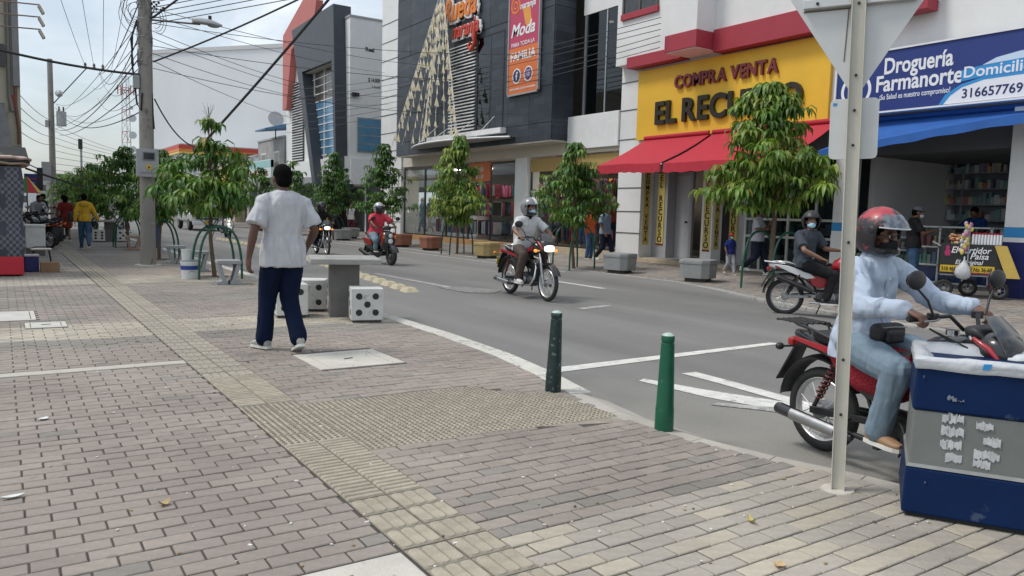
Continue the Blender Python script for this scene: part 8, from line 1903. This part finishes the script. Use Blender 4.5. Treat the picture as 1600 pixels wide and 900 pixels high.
# 6 black motorcycle rider, 7 white scooter rider
rider(m_bk, 'rider in black partly hidden behind the walking man', top=black_cloth, legs=navy, shoe=shoe_dark, skin=0, vox=.016, sleeve='long', extras=(ex_helmet(helm_black, gloss_black, 'down'),))
rider(sc_white, 'rider in dark blue with a grey helmet on the white scooter', ps=dict(RIDE, pelvis=(-.30,0,.84), chest=(-.22,0,1.14), neck=(-.17,0,1.37), head=(-.12,0,1.50), shz=1.285, kn_l=(.10,.18,.66), kn_r=(.10,-.18,.66), an_l=(.06,.18,.42), an_r=(.06,-.18,.42)), top=navy, legs=navy, shoe=shoe_dark, skin=0, vox=.018, sleeve='long', extras=(ex_helmet(helm_silver, gloss_black, 'down'),))
# pedestrians
bag_b = mat('bag_black',(.013,.013,.015),.5,var=.2)
person('woman in a yellow hooded top and tight blue jeans walking away', (2.14,27.0,0), R(88), pose(WALK, sh=.165, el_r=(-.02,-.27,1.14), wr_r=(.02,-.36,.93), cuff=.050), yellow_top, jeans_blue, shoe_dark, 1, .99, .014, sleeve='long', hair='bun', fat=1.03, extras=(ex_bag(bag_b, ((-.02,.31,1.0),(.08,.15,.15)), [(0,.24,1.08),(-.02,.17,1.3),(0,.13,1.46),(.03,.2,1.2),(.08,.27,1.08)]), lambda t, HM, HE, HP, ps: (lambda mb: (mb.ell((-.12,0,1.40),(.05,.13,.10),n=16,k=9), mb.build('hood', yellow_top, t, smooth=60)))(MB())))
person('woman in a dark red dress walking away beside the parked motorcycles', (1.92,31.7,0), R(92), pose(WALK, sh=.165), red_dress, red_dress, sandal, 0, .97, .018, bottom='skirt', hair='long')
person('man in a dark waistcoat bending over the parked motorcycles at the left', (.98,31.2,0), R(-60), pose(chest=(.10,0,1.24), neck=(.20,0,1.42), head=(.28,0,1.52), shz=1.33, el_l=(.25,.24,1.12), wr_l=(.42,.16,1.02), el_r=(.22,-.24,1.12), wr_r=(.40,-.15,1.0)), grey_light, black_cloth, shoe_dark, 0, 1.0, .018, sleeve='long')
person('man in black standing behind the bending man at the left', (1.35,34.2,0), R(200), STAND, black_cloth, navy, shoe_dark, 0, 1.0, .02, sleeve='long')
person('person in jeans standing at the kerb behind the tree by the utility pole', (4.15,27.2,0), R(10), STAND, green_d, jeans_blue, shoe_dark, 0, 1.0, .018, sleeve='long')
person('person in a pink top behind the woman in red', (2.05,34.8,0), R(90), WALK, cloth('pale_pink',(.5,.33,.36),.1), black_cloth, shoe_dark, 1, 1.0, .022)
person('woman in a grey top and black trousers holding a phone, walking past the pharmacy', (15.76,12.8,fz(15.76)), R(-68), pose(WALK, sh=.18, face=(.8,.5,-.2), el_l=(.10,.24,1.15), wr_l=(.24,.12,1.30), el_r=(.08,-.25,1.15), wr_r=(.22,-.14,1.18), an_r=(-.30,-.09,.20), kn_r=(.02,-.09,.50)), grey_top, navy, shoe_white, 0, .98, .013, fat=1.2, hair='bun')
person('small child in a red cap and blue shirt walking beside the woman', (15.2,13.15,fz(15.2)), R(-110), pose(WALK, sh=.15, head=(.02,0,1.62)), blue_kid, grey_light, shoe_tan, 0, .60, .010, extras=(ex_cap(mat('cap_red',(.42,.012,.02),.7)), ex_mask(mask_blue)))
person('man in a black shirt, grey cap and mask standing at the pharmacy counter', (15.95,8.95,fz(15.95)), R(-48), pose(el_r=(.12,-.24,1.16), wr_r=(.33,-.14,1.22), el_l=(.12,.24,1.16), wr_l=(.33,.12,1.22), face=(1,0,-.2), head=(.05,0,1.59)), black_cloth, jeans_blue, shoe_tan, 0, 1.02, .012, fat=1.1, extras=(ex_cap(mat('cap_grey',(.13,.14,.16),.8)), ex_mask(mat('mask_white',(.66,.68,.68),.7))), hand_dirs={'r':((1,.2,.2),(0,0,-1),(.2,1,0)),'l':((1,-.2,.2),(0,0,-1),(.2,-1,0))})
person('pharmacy worker in a blue uniform leaning over the glass counter', (18.55,9.0,.16), R(176), pose(el_l=(.20,.28,1.15), wr_l=(.42,.15,1.20), el_r=(.20,-.28,1.15), wr_r=(.42,-.15,1.20), head=(.06,0,1.58), face=(1,0,-.4)), uniform_blue, navy, shoe_dark, 0, 1.02, .016, fat=1.15)
person('pharmacy worker in blue with a mask standing at the right side of the counter', (17.9,7.55,.16), R(120), pose(face=(.8,.6,0)), uniform_blue, navy, shoe_dark, 0, 1.03, .016, fat=1.1, extras=(ex_mask(mat('mask_white',(.66,.68,.68),.7)),))
person('woman in a blue-grey blouse and dark trousers walking by the clothing store', (15.0,17.75,fz(15)), R(-75), pose(WALK, sh=.18), blue_grey, navy, shoe_white, 0, .99, .013, fat=1.12, hair='bun')
person('person in an orange top beside the store window, behind the woman in blue-grey', (15.6,19.2,fz(15.6)), R(-80), STAND, cloth('orange_top',(.55,.10,.03),.1), jeans_blue, shoe_dark, 0, .95, .017)
person('woman in a white top in front of the dark shop passage', (15.3,38.6,fz(15)), R(-85), WALK, white_polo, cloth('wine_trousers',(.09,.02,.03),.1), shoe_dark, 1, .98, .02, sleeve=None)
person('child in a yellow shirt standing by the dark shop passage', (14.7,40.6,fz(15)), R(-85), STAND, yellow_top, navy, shoe_dark, 1, .72, .018)
# mannequins in the shop window
mq = mat('mannequin_cream',(.45,.40,.33),.4,var=.05)
for i, (y, x, tp, lg) in enumerate(((33.9,17.1,jeans_light,jeans_light),(33.0,17.05,cloth('camo',(.16,.18,.14),.5),mq),(31.9,17.2,black_cloth,grey_light),(23.0,17.1,pink_polo,black_cloth),(21.4,17.1,white_polo,jeans_blue),(20.0,17.2,red_dress,navy))):
    person(('mannequin in pale denim at the far end of the store window','mannequin in a mottled top in the store window','mannequin in black and grey in the store window','mannequin in a pink top in the window by the pillar','mannequin in a white top behind the riders tree','mannequin in a red top at the window end by the pilaster')[i], (x,y,.36), R(180+12*i), pose(WALK, face=(1,.1,0)) if i < 3 else STAND, tp, lg if lg is not mq else None, None, mq, 1.03, .02, hair='none', name='mannequin', cat='mannequin', group='mannequins in the store windows')
